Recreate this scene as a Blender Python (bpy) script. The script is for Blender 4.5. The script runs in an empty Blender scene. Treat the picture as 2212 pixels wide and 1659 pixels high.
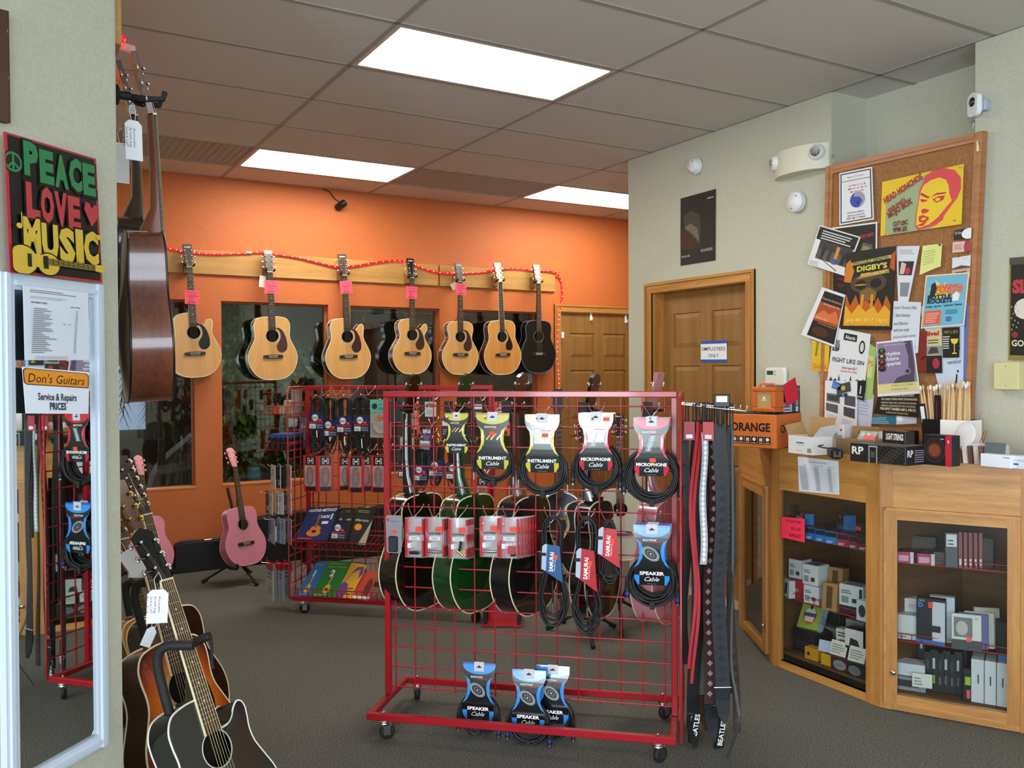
import bpy, bmesh, math, random
from mathutils import Vector, Matrix
random.seed(7)
scene = bpy.context.scene
COL = scene.collection
# ---------------------------------------------------------------- camera
W_PX, H_PX, F_PX = 2212.0, 1659.0, 1895.97
YAW, PITCH, ROLL = math.radians(30.353), math.radians(-0.752), math.radians(-0.291)
CAM = Vector((0.0, 0.0, 1.49))
_f = Vector((math.sin(YAW)*math.cos(PITCH), math.cos(YAW)*math.cos(PITCH), math.sin(PITCH)))
_r0 = _f.cross(Vector((0, 0, 1))).normalized(); _u0 = _r0.cross(_f)
_r = _r0*math.cos(ROLL) + _u0*math.sin(ROLL)
_u = -_r0*math.sin(ROLL) + _u0*math.cos(ROLL)
cd = bpy.data.cameras.new('camera'); cam = bpy.data.objects.new('camera', cd); COL.objects.link(cam)
cam.matrix_world = Matrix(((_r.x, _u.x, -_f.x, CAM.x), (_r.y, _u.y, -_f.y, CAM.y), (_r.z, _u.z, -_f.z, CAM.z), (0, 0, 0, 1)))
cd.sensor_fit = 'HORIZONTAL'; cd.sensor_width = 36.0; cd.lens = F_PX/W_PX*36.0
cd.clip_start = 0.05; cd.clip_end = 100
scene.camera = cam
# ---------------------------------------------------------------- exposure, world, daylight
scene.view_settings.view_transform = 'Standard'; scene.view_settings.look = 'None'
scene.view_settings.exposure = 1.2; scene.view_settings.gamma = 1.0
scene.view_settings.use_curve_mapping = False
scene.cycles.use_denoising = True
scene.cycles.max_bounces = 10; scene.cycles.diffuse_bounces = 5; scene.cycles.glossy_bounces = 5
scene.cycles.transmission_bounces = 8; scene.cycles.transparent_max_bounces = 12
scene.cycles.caustics_reflective = False; scene.cycles.caustics_refractive = False
scene.cycles.sample_clamp_indirect = 8.0
world = bpy.data.worlds.new('world'); scene.world = world; world.use_nodes = True
_bg = world.node_tree.nodes['Background']; _bg.inputs[0].default_value = (0.62, 0.78, 1.0, 1); _bg.inputs[1].default_value = 0.9
TROFFER_STRENGTH = 8.5
def area_light(name, loc, rot, sx, sy, power, color):
    l = bpy.data.lights.new(name, 'AREA'); l.shape = 'RECTANGLE'; l.size = sx; l.size_y = sy; l.energy = power; l.color = color
    o = bpy.data.objects.new(name, l); COL.objects.link(o); o.location = loc; o.rotation_euler = rot
    return o
# daylight coming in through the shop-front glass behind the camera
area_light('storefront_daylight', (-.8, -2.55, 1.55), (math.radians(90), 0, 0), 4.8, 2.2, 75, (0.80, 0.90, 1.0))
area_light('added_side_light', (-3.45, -1.55, 1.5), (math.radians(90), 0, math.radians(-90)), 1.9, 2.0, 130, (0.82, 0.91, 1.0))  # unseen left-hand light, added to brighten the right wall and counter, sparing the partition

# ---------------------------------------------------------------- measuring helpers (a pixel of the 2212x1659 photo -> a point on a real plane)
def ray(px, py):
    return _r*((px-W_PX/2)/F_PX) - _u*((py-H_PX/2)/F_PX) + _f
def at_x(px, py, X): d = ray(px, py); return CAM + d*((X-CAM.x)/d.x)
def at_y(px, py, Y): d = ray(px, py); return CAM + d*((Y-CAM.y)/d.y)
def at_z(px, py, Z): d = ray(px, py); return CAM + d*((Z-CAM.z)/d.z)
def at_plane(px, py, P, n): d = ray(px, py); return CAM + d*((Vector(P)-CAM).dot(n)/d.dot(n))

# ---------------------------------------------------------------- materials
_M = {}
def lin(h):
    if isinstance(h, str):
        c = [int(h[i:i+2], 16)/255 for i in (0, 2, 4)]
    else: c = h
    return tuple((x/12.92 if x <= .04045 else ((x+.055)/1.055)**2.4) for x in c) + (1.0,)
def paint(h, rough=0.5, metal=0.0, coat=0.0, spec=0.5, emit=0.0):
    key = (h, rough, metal, coat, spec, emit)
    if key in _M: return _M[key]
    m = bpy.data.materials.new('paint_%s' % h); m.use_nodes = True
    b = m.node_tree.nodes['Principled BSDF']
    b.inputs['Base Color'].default_value = lin(h); b.inputs['Roughness'].default_value = rough
    b.inputs['Metallic'].default_value = metal; b.inputs['Coat Weight'].default_value = coat
    b.inputs['Coat Roughness'].default_value = .08
    b.inputs['Specular IOR Level'].default_value = spec
    if emit: b.inputs['Emission Color'].default_value = lin(h); b.inputs['Emission Strength'].default_value = emit
    m.diffuse_color = lin(h); _M[key] = m
    return m
def node_mat(name):
    m = bpy.data.materials.new(name); m.use_nodes = True
    nt = m.node_tree; return m, nt, nt.nodes['Principled BSDF']
def ramp(nt, fac, stops):
    r = nt.nodes.new('ShaderNodeValToRGB'); e = r.color_ramp.elements
    e[0].position, e[0].color = stops[0][0], lin(stops[0][1])
    e[1].position, e[1].color = stops[-1][0], lin(stops[-1][1])
    for p, c in stops[1:-1]:
        x = e.new(p); x.color = lin(c)
    nt.links.new(fac, r.inputs[0]); return r.outputs[0]
def noise(nt, scale, detail=3, rough=.55, map_scale=(1, 1, 1), coord='Object'):
    t = nt.nodes.new('ShaderNodeTexCoord'); mp = nt.nodes.new('ShaderNodeMapping'); n = nt.nodes.new('ShaderNodeTexNoise')
    mp.inputs['Scale'].default_value = map_scale
    nt.links.new(t.outputs[coord], mp.inputs[0]); nt.links.new(mp.outputs[0], n.inputs['Vector'])
    n.inputs['Scale'].default_value = scale; n.inputs['Detail'].default_value = detail; n.inputs['Roughness'].default_value = rough
    return n.outputs['Fac']
def bump(nt, b, h, strength=.2, dist=.01):
    n = nt.nodes.new('ShaderNodeBump'); n.inputs['Strength'].default_value = strength; n.inputs['Distance'].default_value = dist
    nt.links.new(h, n.inputs['Height']); nt.links.new(n.outputs[0], b.inputs['Normal'])
def speckle(name, stops, scale, rough=.8, bstr=.2, bdist=.004, detail=3, map_scale=(1, 1, 1), coat=0, spec=.4):
    m, nt, b = node_mat(name)
    f = noise(nt, scale, detail, map_scale=map_scale)
    nt.links.new(ramp(nt, f, stops), b.inputs['Base Color'])
    b.inputs['Roughness'].default_value = rough; b.inputs['Coat Weight'].default_value = coat
    b.inputs['Specular IOR Level'].default_value = spec
    if bstr: bump(nt, b, f, bstr, bdist)
    m.diffuse_color = lin(stops[0][1]); return m
def wood(name, dark, mid, light, axis, scale=6, rough=.5, coat=0.08):
    """grain runs along axis (0,1,2) or 'h' for any horizontal direction"""
    ms = {0: (.6, 9, 9), 1: (9, .6, 9), 2: (9, 9, .6), 'h': (.8, .8, 14)}[axis]
    m, nt, b = node_mat(name)
    f = noise(nt, scale*.35, 3, .6, ms); g = noise(nt, scale*3.2, 4, .6, ms)
    mx = nt.nodes.new('ShaderNodeMix'); mx.inputs[0].default_value = .4
    nt.links.new(f, mx.inputs[2]); nt.links.new(g, mx.inputs[3])
    nt.links.new(ramp(nt, mx.outputs[0], [(.32, dark), (.5, mid), (.68, light)]), b.inputs['Base Color'])
    b.inputs['Roughness'].default_value = rough; b.inputs['Coat Weight'].default_value = coat; b.inputs['Coat Roughness'].default_value = .25
    bump(nt, b, g, .06, .002); m.diffuse_color = lin(mid); return m
def glass_mat(name, tint=(1, 1, 1, 1), gloss=.10):
    """thin pane: mostly clear, with a mirror-like surface reflection that grows at grazing angles"""
    m = bpy.data.materials.new(name); m.use_nodes = True; nt = m.node_tree; nt.nodes.clear()
    o = nt.nodes.new('ShaderNodeOutputMaterial'); tr = nt.nodes.new('ShaderNodeBsdfTransparent'); gl = nt.nodes.new('ShaderNodeBsdfGlossy')
    tr.inputs[0].default_value = tint; gl.inputs['Roughness'].default_value = .02
    fr = nt.nodes.new('ShaderNodeLayerWeight'); pw = nt.nodes.new('ShaderNodeMath'); pw.operation = 'POWER'; pw.inputs[1].default_value = 5.0
    mt = nt.nodes.new('ShaderNodeMath'); mt.operation = 'MULTIPLY_ADD'; mt.inputs[1].default_value = 1-gloss; mt.inputs[2].default_value = gloss; mt.use_clamp = True
    nt.links.new(fr.outputs['Facing'], pw.inputs[0])
    mx = nt.nodes.new('ShaderNodeMixShader')
    nt.links.new(pw.outputs[0], mt.inputs[0]); nt.links.new(mt.outputs[0], mx.inputs[0])
    nt.links.new(tr.outputs[0], mx.inputs[1]); nt.links.new(gl.outputs[0], mx.inputs[2]); nt.links.new(mx.outputs[0], o.inputs[0])
    return m
def film_mat(name, tint, opacity, rough=.15):
    """clear plastic film / blister"""
    m = bpy.data.materials.new(name); m.use_nodes = True; nt = m.node_tree; nt.nodes.clear()
    o = nt.nodes.new('ShaderNodeOutputMaterial'); tr = nt.nodes.new('ShaderNodeBsdfTransparent'); gl = nt.nodes.new('ShaderNodeBsdfPrincipled')
    gl.inputs['Base Color'].default_value = tint; gl.inputs['Roughness'].default_value = rough
    mx = nt.nodes.new('ShaderNodeMixShader'); mx.inputs[0].default_value = opacity
    nt.links.new(tr.outputs[0], mx.inputs[1]); nt.links.new(gl.outputs[0], mx.inputs[2]); nt.links.new(mx.outputs[0], o.inputs[0])
    return m
CHROME = paint('d8d8dc', .12, 1.0); STEEL = paint('9a9a9c', .3, 1.0); GOLD = paint('d8ac4a', .2, 1.0)
BLACK = paint('0c0c0d', .45); RUBBER = paint('141415', .7); WHITE = paint('f2f2f0', .5); DARK = paint('060607', .8)
RED = paint('a50f1e', .32, coat=.3); CREAM = paint('e9dfb4', .4); CARDBOARD = paint('a88558', .8)
OAK_V = wood('oak_upright', '945f28', 'ae7636', 'c08946', 2)
OAK_H = wood('oak_level', '9a662c', 'ba823e', 'cc964e', 'h')
OAK_DOOR = wood('oak_door', '805a2c', '926835', '9e743f', 2, rough=.5, coat=0)
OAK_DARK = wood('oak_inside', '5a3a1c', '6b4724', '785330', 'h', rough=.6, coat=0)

# ---------------------------------------------------------------- mesh building
def catmull(pts, n=6, closed=False):
    pts = [Vector(p) for p in pts]; out = []; N = len(pts)
    for i in range(N if closed else N-1):
        p0 = pts[(i-1) % N] if closed or i > 0 else pts[0]*2-pts[1]
        p1, p2 = pts[i], pts[(i+1) % N]
        p3 = pts[(i+2) % N] if closed or i+2 < N else pts[-1]*2-pts[-2]
        for k in range(n):
            t = k/n
            out.append(.5*((2*p1)+(p2-p0)*t+(2*p0-5*p1+4*p2-p3)*t*t+(3*p1-p0-3*p2+p3)*t**3))
    if not closed: out.append(pts[-1].copy())
    return out
_TXT = {}
def text_mesh(s, bold=0.0, shear=0.0, width=None):
    key = (s, bold, shear)
    if key not in _TXT:
        c = bpy.data.curves.new('lettering', 'FONT'); c.body = s; c.size = 1; c.offset = bold; c.shear = shear
        c.align_x = 'LEFT'; c.resolution_u = 2
        o = bpy.data.objects.new('lettering', c)
        me = o.to_mesh()
        V = [v.co.copy() for v in me.vertices]; F = [tuple(p.vertices) for p in me.polygons]
        o.to_mesh_clear(); bpy.data.objects.remove(o); bpy.data.curves.remove(c)
        if V:
            x0 = min(v.x for v in V); x1 = max(v.x for v in V); y0 = min(v.y for v in V); y1 = max(v.y for v in V)
        else: x0 = x1 = y0 = y1 = 0
        _TXT[key] = (V, F, x0, x1, y0, y1)
    return _TXT[key]
class MB:
    def __init__(s, M=None): s.v = []; s.f = []; s.m = []; s.sm = []; s.mats = []; s.M = M
    def mi(s, mat):
        if mat not in s.mats: s.mats.append(mat)
        return s.mats.index(mat)
    def add(s, V, F, mat, smooth=False, M=None):
        b = len(s.v); k = s.mi(mat)
        for p in V:
            p = Vector(p)
            if M: p = M @ p
            if s.M: p = s.M @ p
            s.v.append(p)
        for f in F: s.f.append([b+i for i in f]); s.m.append(k); s.sm.append(smooth)
        return s
    def box(s, lo, hi, mat, M=None):
        (x0, y0, z0), (x1, y1, z1) = lo, hi
        V = [(x0,y0,z0),(x1,y0,z0),(x1,y1,z0),(x0,y1,z0),(x0,y0,z1),(x1,y0,z1),(x1,y1,z1),(x0,y1,z1)]
        return s.add(V, [(3,2,1,0),(4,5,6,7),(0,1,5,4),(1,2,6,5),(2,3,7,6),(3,0,4,7)], mat, False, M)
    def cbox(s, c, sz, mat, M=None):
        return s.box([c[i]-sz[i]/2 for i in range(3)], [c[i]+sz[i]/2 for i in range(3)], mat, M)
    def bbox(s, lo, hi, mat, bev=.004, M=None):
        """box with chamfered upright and top edges"""
        (x0, y0, z0), (x1, y1, z1) = lo, hi; e = min(bev, (x1-x0)/3, (y1-y0)/3, (z1-z0)/3)
        def ring(i, z): return [(x0+i+e,y0+i,z),(x1-i-e,y0+i,z),(x1-i,y0+i+e,z),(x1-i,y1-i-e,z),(x1-i-e,y1-i,z),(x0+i+e,y1-i,z),(x0+i,y1-i-e,z),(x0+i,y0+i+e,z)]
        V = ring(e, z0)+ring(0, z0+e)+ring(0, z1-e)+ring(e, z1); F = [tuple(range(7,-1,-1)), tuple(range(24, 32))]
        for k in range(3):
            for i in range(8): j = (i+1) % 8; F.append((k*8+i, k*8+j, k*8+8+j, k*8+8+i))
        return s.add(V, F, mat, False, M)
    def prism(s, pts, z0, z1, mat, M=None, smooth=False, cap=True):
        """outline in local xy pushed from z0 to z1"""
        n = len(pts); V = [(p[0], p[1], z0) for p in pts]+[(p[0], p[1], z1) for p in pts]
        if cap: s.add(V, [tuple(range(n-1, -1, -1)), tuple(range(n, 2*n))], mat, False, M)
        return s.add(V, [(i, (i+1) % n, n+(i+1) % n, n+i) for i in range(n)], mat, smooth, M)
    def tube(s, path, r, mat, n=8, closed=False, M=None, caps=True):
        P = [Vector(p) for p in path]; N = len(P); rr = r if hasattr(r, '__len__') else [r]*N
        V = []; F = []; prev = None
        for i in range(N):
            a = P[(i-1) % N] if closed or i > 0 else P[i]; b = P[(i+1) % N] if closed or i < N-1 else P[i]
            t = (b-a); t = t.normalized() if t.length > 1e-9 else Vector((0, 0, 1))
            if prev is None:
                up = Vector((0, 0, 1)) if abs(t.z) < .9 else Vector((1, 0, 0)); x = t.cross(up).normalized()
            else:
                x = prev - t*prev.dot(t); x = x.normalized() if x.length > 1e-6 else t.orthogonal().normalized()
            prev = x; y = t.cross(x)
            for k in range(n):
                a_ = 2*math.pi*k/n; V.append(P[i]+(x*math.cos(a_)+y*math.sin(a_))*rr[i])
        for i in range(N if closed else N-1):
            for k in range(n):
                A = i*n+k; B = i*n+(k+1) % n; C_ = ((i+1) % N)*n+(k+1) % n; D = ((i+1) % N)*n+k; F.append((A, B, C_, D))
        s.add(V, F, mat, True, M)
        if caps and not closed:
            s.add(V[:n], [tuple(range(n-1, -1, -1))], mat, False, M); s.add(V[-n:], [tuple(range(n))], mat, False, M)
        return s
    def lathe(s, prof, mat, n=24, M=None, smooth=True):
        """profile (r,z) turned round local z"""
        V = []; F = []
        for r, z in prof:
            for k in range(n): a = 2*math.pi*k/n; V.append((r*math.cos(a), r*math.sin(a), z))
        for i in range(len(prof)-1):
            for k in range(n): F.append((i*n+k, i*n+(k+1) % n, (i+1)*n+(k+1) % n, (i+1)*n+k))
        if prof[0][0] > 1e-6: F.append(tuple(range(n-1, -1, -1)))
        if prof[-1][0] > 1e-6: F.append(tuple((len(prof)-1)*n+k for k in range(n)))
        return s.add(V, F, mat, smooth, M)
    def ribbon(s, path, side, w, t, mat, M=None):
        """strap: path of points, side vector(s), width, thickness"""
        P = [Vector(p) for p in path]; V = []; F = []
        for i, p in enumerate(P):
            sd = Vector(side[i] if isinstance(side, list) else side).normalized(); a = P[max(i-1, 0)]; b = P[min(i+1, len(P)-1)]
            nrm = (b-a).cross(sd).normalized(); ww = w[i] if isinstance(w, list) else w
            for q in ((-1, -1), (1, -1), (1, 1), (-1, 1)): V.append(p+sd*(q[0]*ww/2)+nrm*(q[1]*t/2))
        for i in range(len(P)-1):
            for k in range(4): F.append((i*4+k, i*4+(k+1) % 4, i*4+4+(k+1) % 4, i*4+4+k))
        F += [(3, 2, 1, 0), tuple((len(P)-1)*4+k for k in range(4))]
        return s.add(V, F, mat, False, M)
    def text(s, txt, x, y, h, mat, M=None, align='l', bold=.0, shear=0., z=0., width=None, rot=0.):
        """lettering h tall at local (x,y), optionally squeezed to a width"""
        V, F, x0, x1, y0, y1 = text_mesh(txt, bold, shear)
        if not V: return s
        k = h/.72; kx = k if width is None else width/max(x1-x0, 1e-6)
        w = (x1-x0)*kx; ox = {'l': 0, 'c': -w/2, 'r': -w}[align]; c, n = math.cos(rot), math.sin(rot)
        out = []
        for p in V:
            a, b = (p.x-x0)*kx+ox, p.y*k; out.append((x+a*c-b*n, y+a*n+b*c, z))
        return s.add(out, F, mat, False, M)
    def build(s, name, parent=None, loc=None):
        me = bpy.data.meshes.new(name)
        me.from_pydata([tuple(p) for p in s.v], [], s.f)
        for m in s.mats: me.materials.append(m)
        me.polygons.foreach_set('material_index', s.m); me.polygons.foreach_set('use_smooth', s.sm)
        me.update()
        return link(name, me, parent)
def link(name, me, parent=None):
    o = bpy.data.objects.new(name, me); COL.objects.link(o)
    if parent: o.parent = parent
    return o
def tag(o, label, cat, group=None):
    o['label'] = label; o['category'] = cat
    if group: o['group'] = group
    return o
def struct(o): o['kind'] = 'structure'; return o
def thing(name, label, cat, M=None, group=None):
    o = bpy.data.objects.new(name, None); COL.objects.link(o); o.empty_display_size = .05
    if M is not None: o.matrix_world = M
    return tag(o, label, cat, group)
def frame(o, x, y, z=None):
    """matrix with origin o and axes x,y (z = x cross y)"""
    x = Vector(x).normalized(); y = Vector(y); y = (y-x*y.dot(x)).normalized(); z = x.cross(y); o = Vector(o)
    return Matrix(((x.x, y.x, z.x, o.x), (x.y, y.y, z.y, o.y), (x.z, y.z, z.z, o.z), (0, 0, 0, 1)))
def T(x, y, z): return Matrix.Translation((x, y, z))
def Rz(a): return Matrix.Rotation(a, 4, 'Z')
def Rx(a): return Matrix.Rotation(a, 4, 'X')
def Ry(a): return Matrix.Rotation(a, 4, 'Y')
def copy_tree(o, parent=None):
    c = o.copy(); COL.objects.link(c); c.parent = parent
    for ch in o.children: copy_tree(ch, c)
    return c
# ---------------------------------------------------------------- printed sheets
def draw(mb, els, w, h, M=None, z0=.0004, dz=.00022, rough=.5):
    """flat print on a sheet w x h with origin at its lower left; coordinates in 0..1"""
    z = z0; C1 = lambda v: min(max(v, 0.), 1.)
    for e in els:
        k = e[0]; z += dz
        if k == 'r':
            _, x0, y0, x1, y1, c = e; mb.add([(x0*w, y0*h, z), (x1*w, y0*h, z), (x1*w, y1*h, z), (x0*w, y1*h, z)], [(0, 1, 2, 3)], paint(c, rough), False, M)
        elif k == 'p':
            mb.add([(C1(x)*w, C1(y)*h, z) for x, y in e[1]], [tuple(range(len(e[1])))], paint(e[2], rough), False, M)
        elif k == 'e':
            _, cx, cy, rx, ry, c = e; mb.add([(C1(cx+rx*math.cos(a*math.pi/10))*w, C1(cy+ry*math.sin(a*math.pi/10))*h, z) for a in range(20)], [tuple(range(20))], paint(c, rough), False, M)
        elif k == 't':
            _, x, y, hh, s, c = e[:6]; o = e[6] if len(e) > 6 else {}
            o = dict(o); wd = o.pop('width', None)
            mb.text(s, x*w, y*h, hh*h, paint(c, rough), M, z=z, width=None if wd is None else wd*w, **o)
        elif k == 'lines':
            _, x0, y0, x1, y1, n, c = e[:7]; rnd = random.Random(int((x0+y0*7+x1*3)*1000)); th = (y1-y0)/n*(e[7] if len(e) > 7 else .42); step = (y1-y0)/n
            for i in range(n):
                yy = y0+i*step; xe = x1-(x1-x0)*rnd.random()*.35
                mb.add([(x0*w, yy*h, z), (xe*w, yy*h, z), (xe*w, (yy+th)*h, z), (x0*w, (yy+th)*h, z)], [(0, 1, 2, 3)], paint(c, rough), False, M)
    return z
def sheet_from_quad(name, tl, tr, br, bl, base, els, label, cat, thick=.0012, curl=0., rough=.55, group=None, parent=None):
    """a sheet pinned flat whose corners are known points; returns the object"""
    tl, tr, br, bl = map(Vector, (tl, tr, br, bl))
    n = (tr-tl).cross(bl-tl).normalized()*-1
    mb = MB(); w = ((tr-tl).length+(br-bl).length)/2; h = ((tl-bl).length+(tr-br).length)/2
    t2 = MB()
    N = 6
    V = []; F = []
    def bend(u, v): return 0.
    for i in range(N+1):
        for j in range(N+1):
            V.append((i/N*w, j/N*h, 0))
    F = [(i*(N+1)+j, (i+1)*(N+1)+j, (i+1)*(N+1)+j+1, i*(N+1)+j+1) for i in range(N) for j in range(N)]
    t2.add(V, F, paint(base, rough)); t2.add([(x, y, -thick) for x, y, z in V], [f[::-1] for f in F], paint(base, rough))
    ed = [i*(N+1) for i in range(N+1)]+[N*(N+1)+j for j in range(1, N+1)]+[i*(N+1)+N for i in range(N-1, -1, -1)]+[j for j in range(N-1, 0, -1)]
    E2 = [V[k] for k in ed]; m = len(E2)
    t2.add(E2+[(x, y, -thick) for x, y, z in E2], [(i, m+i, m+(i+1) % m, (i+1) % m) for i in range(m)], paint(base, rough))
    draw(t2, els, w, h, rough=rough)
    out = []
    for p in t2.v:
        u, v = p.x/w, p.y/h
        P = (bl*(1-u)+br*u)*(1-v)+(tl*(1-u)+tr*u)*v
        out.append(P+n*(p.z+bend(u, v)))
    t2.v = out
    o = t2.build(name, parent)
    if label: tag(o, label, cat, group)
    return o
# ================================================================ ROOM
H = 3.027; YB = 7.086; XR = 3.97; XL = .29
CARPET = speckle('carpet', [(.3, '3c3b38'), (.5, '5f5d58'), (.7, '84827c')], 170, .95, .5, .004, 4, spec=.1)
ORANGE = speckle('orange_wall_paint', [(.3, 'be6733'), (.7, 'ca6f3a')], 90, .6, .08, .002)
BEIGE = speckle('beige_wall_paint', [(.3, 'b6b5a2'), (.7, 'c0c0ad')], 90, .65, .08, .002)
TILE = speckle('ceiling_tile_fleck', [(.3, 'c4c0ba'), (.6, 'd6d2cc'), (.75, 'dcd9d4')], 180, .9, .15, .003)
TBAR = paint('a19d97', .6)
def wallface(mb, P, u, n, ulen, z0, z1, holes, mat, th=.1):
    """upright wall from P along u (unit), thickness th behind normal n, with rectangular holes (u0,u1,za,zb)"""
    us = sorted({0, ulen, *[h[0] for h in holes], *[h[1] for h in holes]}); zs = sorted({z0, z1, *[h[2] for h in holes], *[h[3] for h in holes]})
    M = frame(P, u, (0, 0, 1)); s = 1 if M.col[2].to_3d().dot(Vector(n)) > 0 else -1
    for i in range(len(us)-1):
        for j in range(len(zs)-1):
            cu, cz = (us[i]+us[i+1])/2, (zs[j]+zs[j+1])/2
            if any(h[0] < cu < h[1] and h[2] < cz < h[3] for h in holes): continue
            mb.box((us[i], zs[j], min(0, -s*th)), (us[i+1], zs[j+1], max(0, -s*th)), mat, M)
mb = MB(); mb.box((-4, -3, -.12), (7, 9.4, 0), CARPET); struct(mb.build('floor'))
WINS = [(.44, 1.31), (1.513, 2.379), (2.573, 3.407), (3.64, 4.43)]; WZ0, WZ1 = .612, 2.062
mb = MB(); x0 = XL-.12
wallface(mb, (x0, YB, 0), (1, 0, 0), (0, -1, 0), 6.6-x0, 0, H+.1, [(a-x0, b-x0, WZ0, WZ1) for a, b in WINS]+[(4.69-x0, 5.62-x0, -.01, 2.075)], ORANGE, .13)
struct(mb.build('wall_back'))
mb = MB()   # beige wall on the right with the employees' door; steps back in a recess behind the cork board
wallface(mb, (XR, 3.29, 0), (0, 1, 0), (-1, 0, 0), 5.092-3.29, 0, H+.1, [(3.92-3.29, 4.82-3.29, -.01, 2.04)], BEIGE, .12)
wallface(mb, (XR+.12, 3.29, 0), (1, 0, 0), (0, -1, 0), .26, 0, H+.1, [], BEIGE, .1)
wallface(mb, (4.26, 2.466, 0), (0, 1, 0), (-1, 0, 0), .824, 0, H+.1, [], BEIGE, .1)
wallface(mb, (XR+.12, 2.466, 0), (1, 0, 0), (0, 1, 0), .26, 0, H+.1, [], BEIGE, .1)
wallface(mb, (XR, -2.7, 0), (0, 1, 0), (-1, 0, 0), 2.7+2.466, 0, H+.1, [], BEIGE, .12)
wallface(mb, (XR+.12, 5.092, 0), (1, 0, 0), (0, 1, 0), 2.4, 0, H+.1, [], BEIGE, .12)
struct(mb.build('wall_right'))
mb = MB(); mb.box((6.5, 5.0, 0), (6.6, YB+.1, H+.1), ORANGE); struct(mb.build('wall_alcove'))
# angled partition on the left; guitars hang on its far side
S2 = math.sqrt(.5); WD = Vector((S2, S2, 0)); WN = Vector((S2, -S2, 0)); LD = 1.67
WP = CAM - WN*LD          # a point of the partition face
def at_left(px, py, off=0.): return at_plane(px, py, WP+WN*off, WN)
EDGE = at_left(251, 600); EDGE.z = 0
mb = MB(); wallface(mb, EDGE, -WD, WN, 4.2, 0, H+.1, [], BEIGE, .12); 
mb.box((EDGE.x-.1, EDGE.y+.01, 0), (EDGE.x+.005, YB, H+.1), BEIGE)
struct(mb.build('wall_left')); XLW = EDGE.x+.005
# front wall behind the photographer with its shop window
mb = MB(); wallface(mb, (-3.5, -2.7, 0), (1, 0, 0), (0, 1, 0), 8, 0, H+.1, [(.3, 5.1, .45, 2.65)], BEIGE, .12); struct(mb.build('wall_front'))
mb = MB(); wallface(mb, (-3.5, -2.7, 0), (0, 1, 0), (1, 0, 0), 3.9, 0, H+.1, [(.2, 2.1, .5, 2.5)], BEIGE, .1); struct(mb.build('wall_far_left'))  # out of view; the window opening is added to go with the side light
# ---- suspended ceiling: deck, runners, tiles
TX0, TY0, TW, TL = 1.527, 3.59, 1.2192, .6096
mb = MB(); mb.box((-4, -3, H+.12), (6.8, YB+.12, H+.2), paint('8a8784', .9)); ceil = struct(mb.build('ceiling'))
mb = MB(); mb.box((0, -.012, -.004), (TW, .012, .004), TBAR); cross_me = mb.build('cross_tee', ceil)
mb = MB(); mb.box((-.012, 0, -.004), (.012, 10.0, .004), TBAR); run_me = mb.build('main_runner', ceil)
mb = MB(); mb.box((.01, .01, 0), (TW-.01, TL-.01, .016), TILE); tile_me = mb.build('ceiling_tile', ceil)
# return-air panels: perforated, darker
GR = paint('a8a39d', .9); mb = MB(); mb.box((.01, .01, .004), (TW-.01, TL-.01, .018), GR)
for i in range(24): mb.box((.03+i*.049, .03, .0), (.055+i*.049, TL-.03, .004), paint('b0aba5', .9))
vent_me = mb.build('return_air_panel', ceil)
first = dict(c=1, r=1, t=1, v=1)
def put(o, k, x, y, z=H):
    if first[k]: first[k] = 0
    else: o = link(o.name.split('.')[0], o.data, ceil)
    o.location = (x, y, z); return o
LIGHTS = [(0, 0), (0, 4), (2, 4), (0, -8)]; VENTS = [(-1, 4), (1, 4)]  # last light is out of view behind the camera, added for its light
part_me = None
for i in range(-4, 5):
    x = TX0+i*TW
    if i > -4 and x < 6.5: put(run_me, 'r', x, -2.75)
    for j in range(-11, 6):
        y = TY0+j*TL
        if x+TW < -3.6 or x > 6.5: continue
        if x > 3.9 and y < 2.3 and not (x < 4.2): continue
        if i > 1 and y+TL < 2.3: continue
        if x+TW < .1 and y > 2.6: continue
        put(cross_me, 'c', x, y)
        if (i, j) in LIGHTS: continue
        if (i, j) in VENTS: put(vent_me, 'v', x, y); continue
        if j == 5:
            if part_me is None:
                mb = MB(); mb.box((.01, .01, 0), (TW-.01, YB-(TY0+5*TL)-.005, .016), TILE); part_me = mb.build('ceiling_tile', ceil); part_me.location = (x, y, H)
            else: o = link('ceiling_tile', part_me.data, ceil); o.location = (x, y, H)
            continue
        put(tile_me, 't', x, y)
# ---- fluorescent troffers
LAMP, nt, b = node_mat('lit_acrylic_diffuser'); b.inputs['Base Color'].default_value = (.9, .9, .9, 1)
b.inputs['Emission Color'].default_value = (1.0, .95, .84, 1); b.inputs['Emission Strength'].default_value = TROFFER_STRENGTH
def troffer(x, y, label):
    t = thing('ceiling_light', label, 'ceiling light', T(x, y, H), 'recessed fluorescent ceiling lights')
    mb = MB()
    for lo, hi in (((.012, .012), (TW-.012, .034)), ((.012, TL-.034), (TW-.012, TL-.012)), ((.012, .034), (.034, TL-.034)), ((TW-.034, .034), (TW-.012, TL-.034))):
        mb.box((*lo, -.004), (*hi, .05), paint('c9c5bd', .5))
    mb.box((.012, .012, .05), (TW-.012, TL-.012, .09), paint('c9c5bd', .5)); mb.build('frame', t)
    mb = MB(); mb.box((.034, .034, .004), (TW-.034, TL-.034, .008), LAMP); mb.build('diffuser', t)
for (i, j), lb in zip(LIGHTS, ['large lit fluorescent ceiling panel nearest, top centre', 'lit fluorescent ceiling panel close to the orange wall, left of the black camera', 'lit fluorescent ceiling panel partly hidden by the beige wall corner', 'unseen lit fluorescent ceiling panel added near the shop front']):
    troffer(TX0+i*TW, TY0+j*TL, lb)
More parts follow.
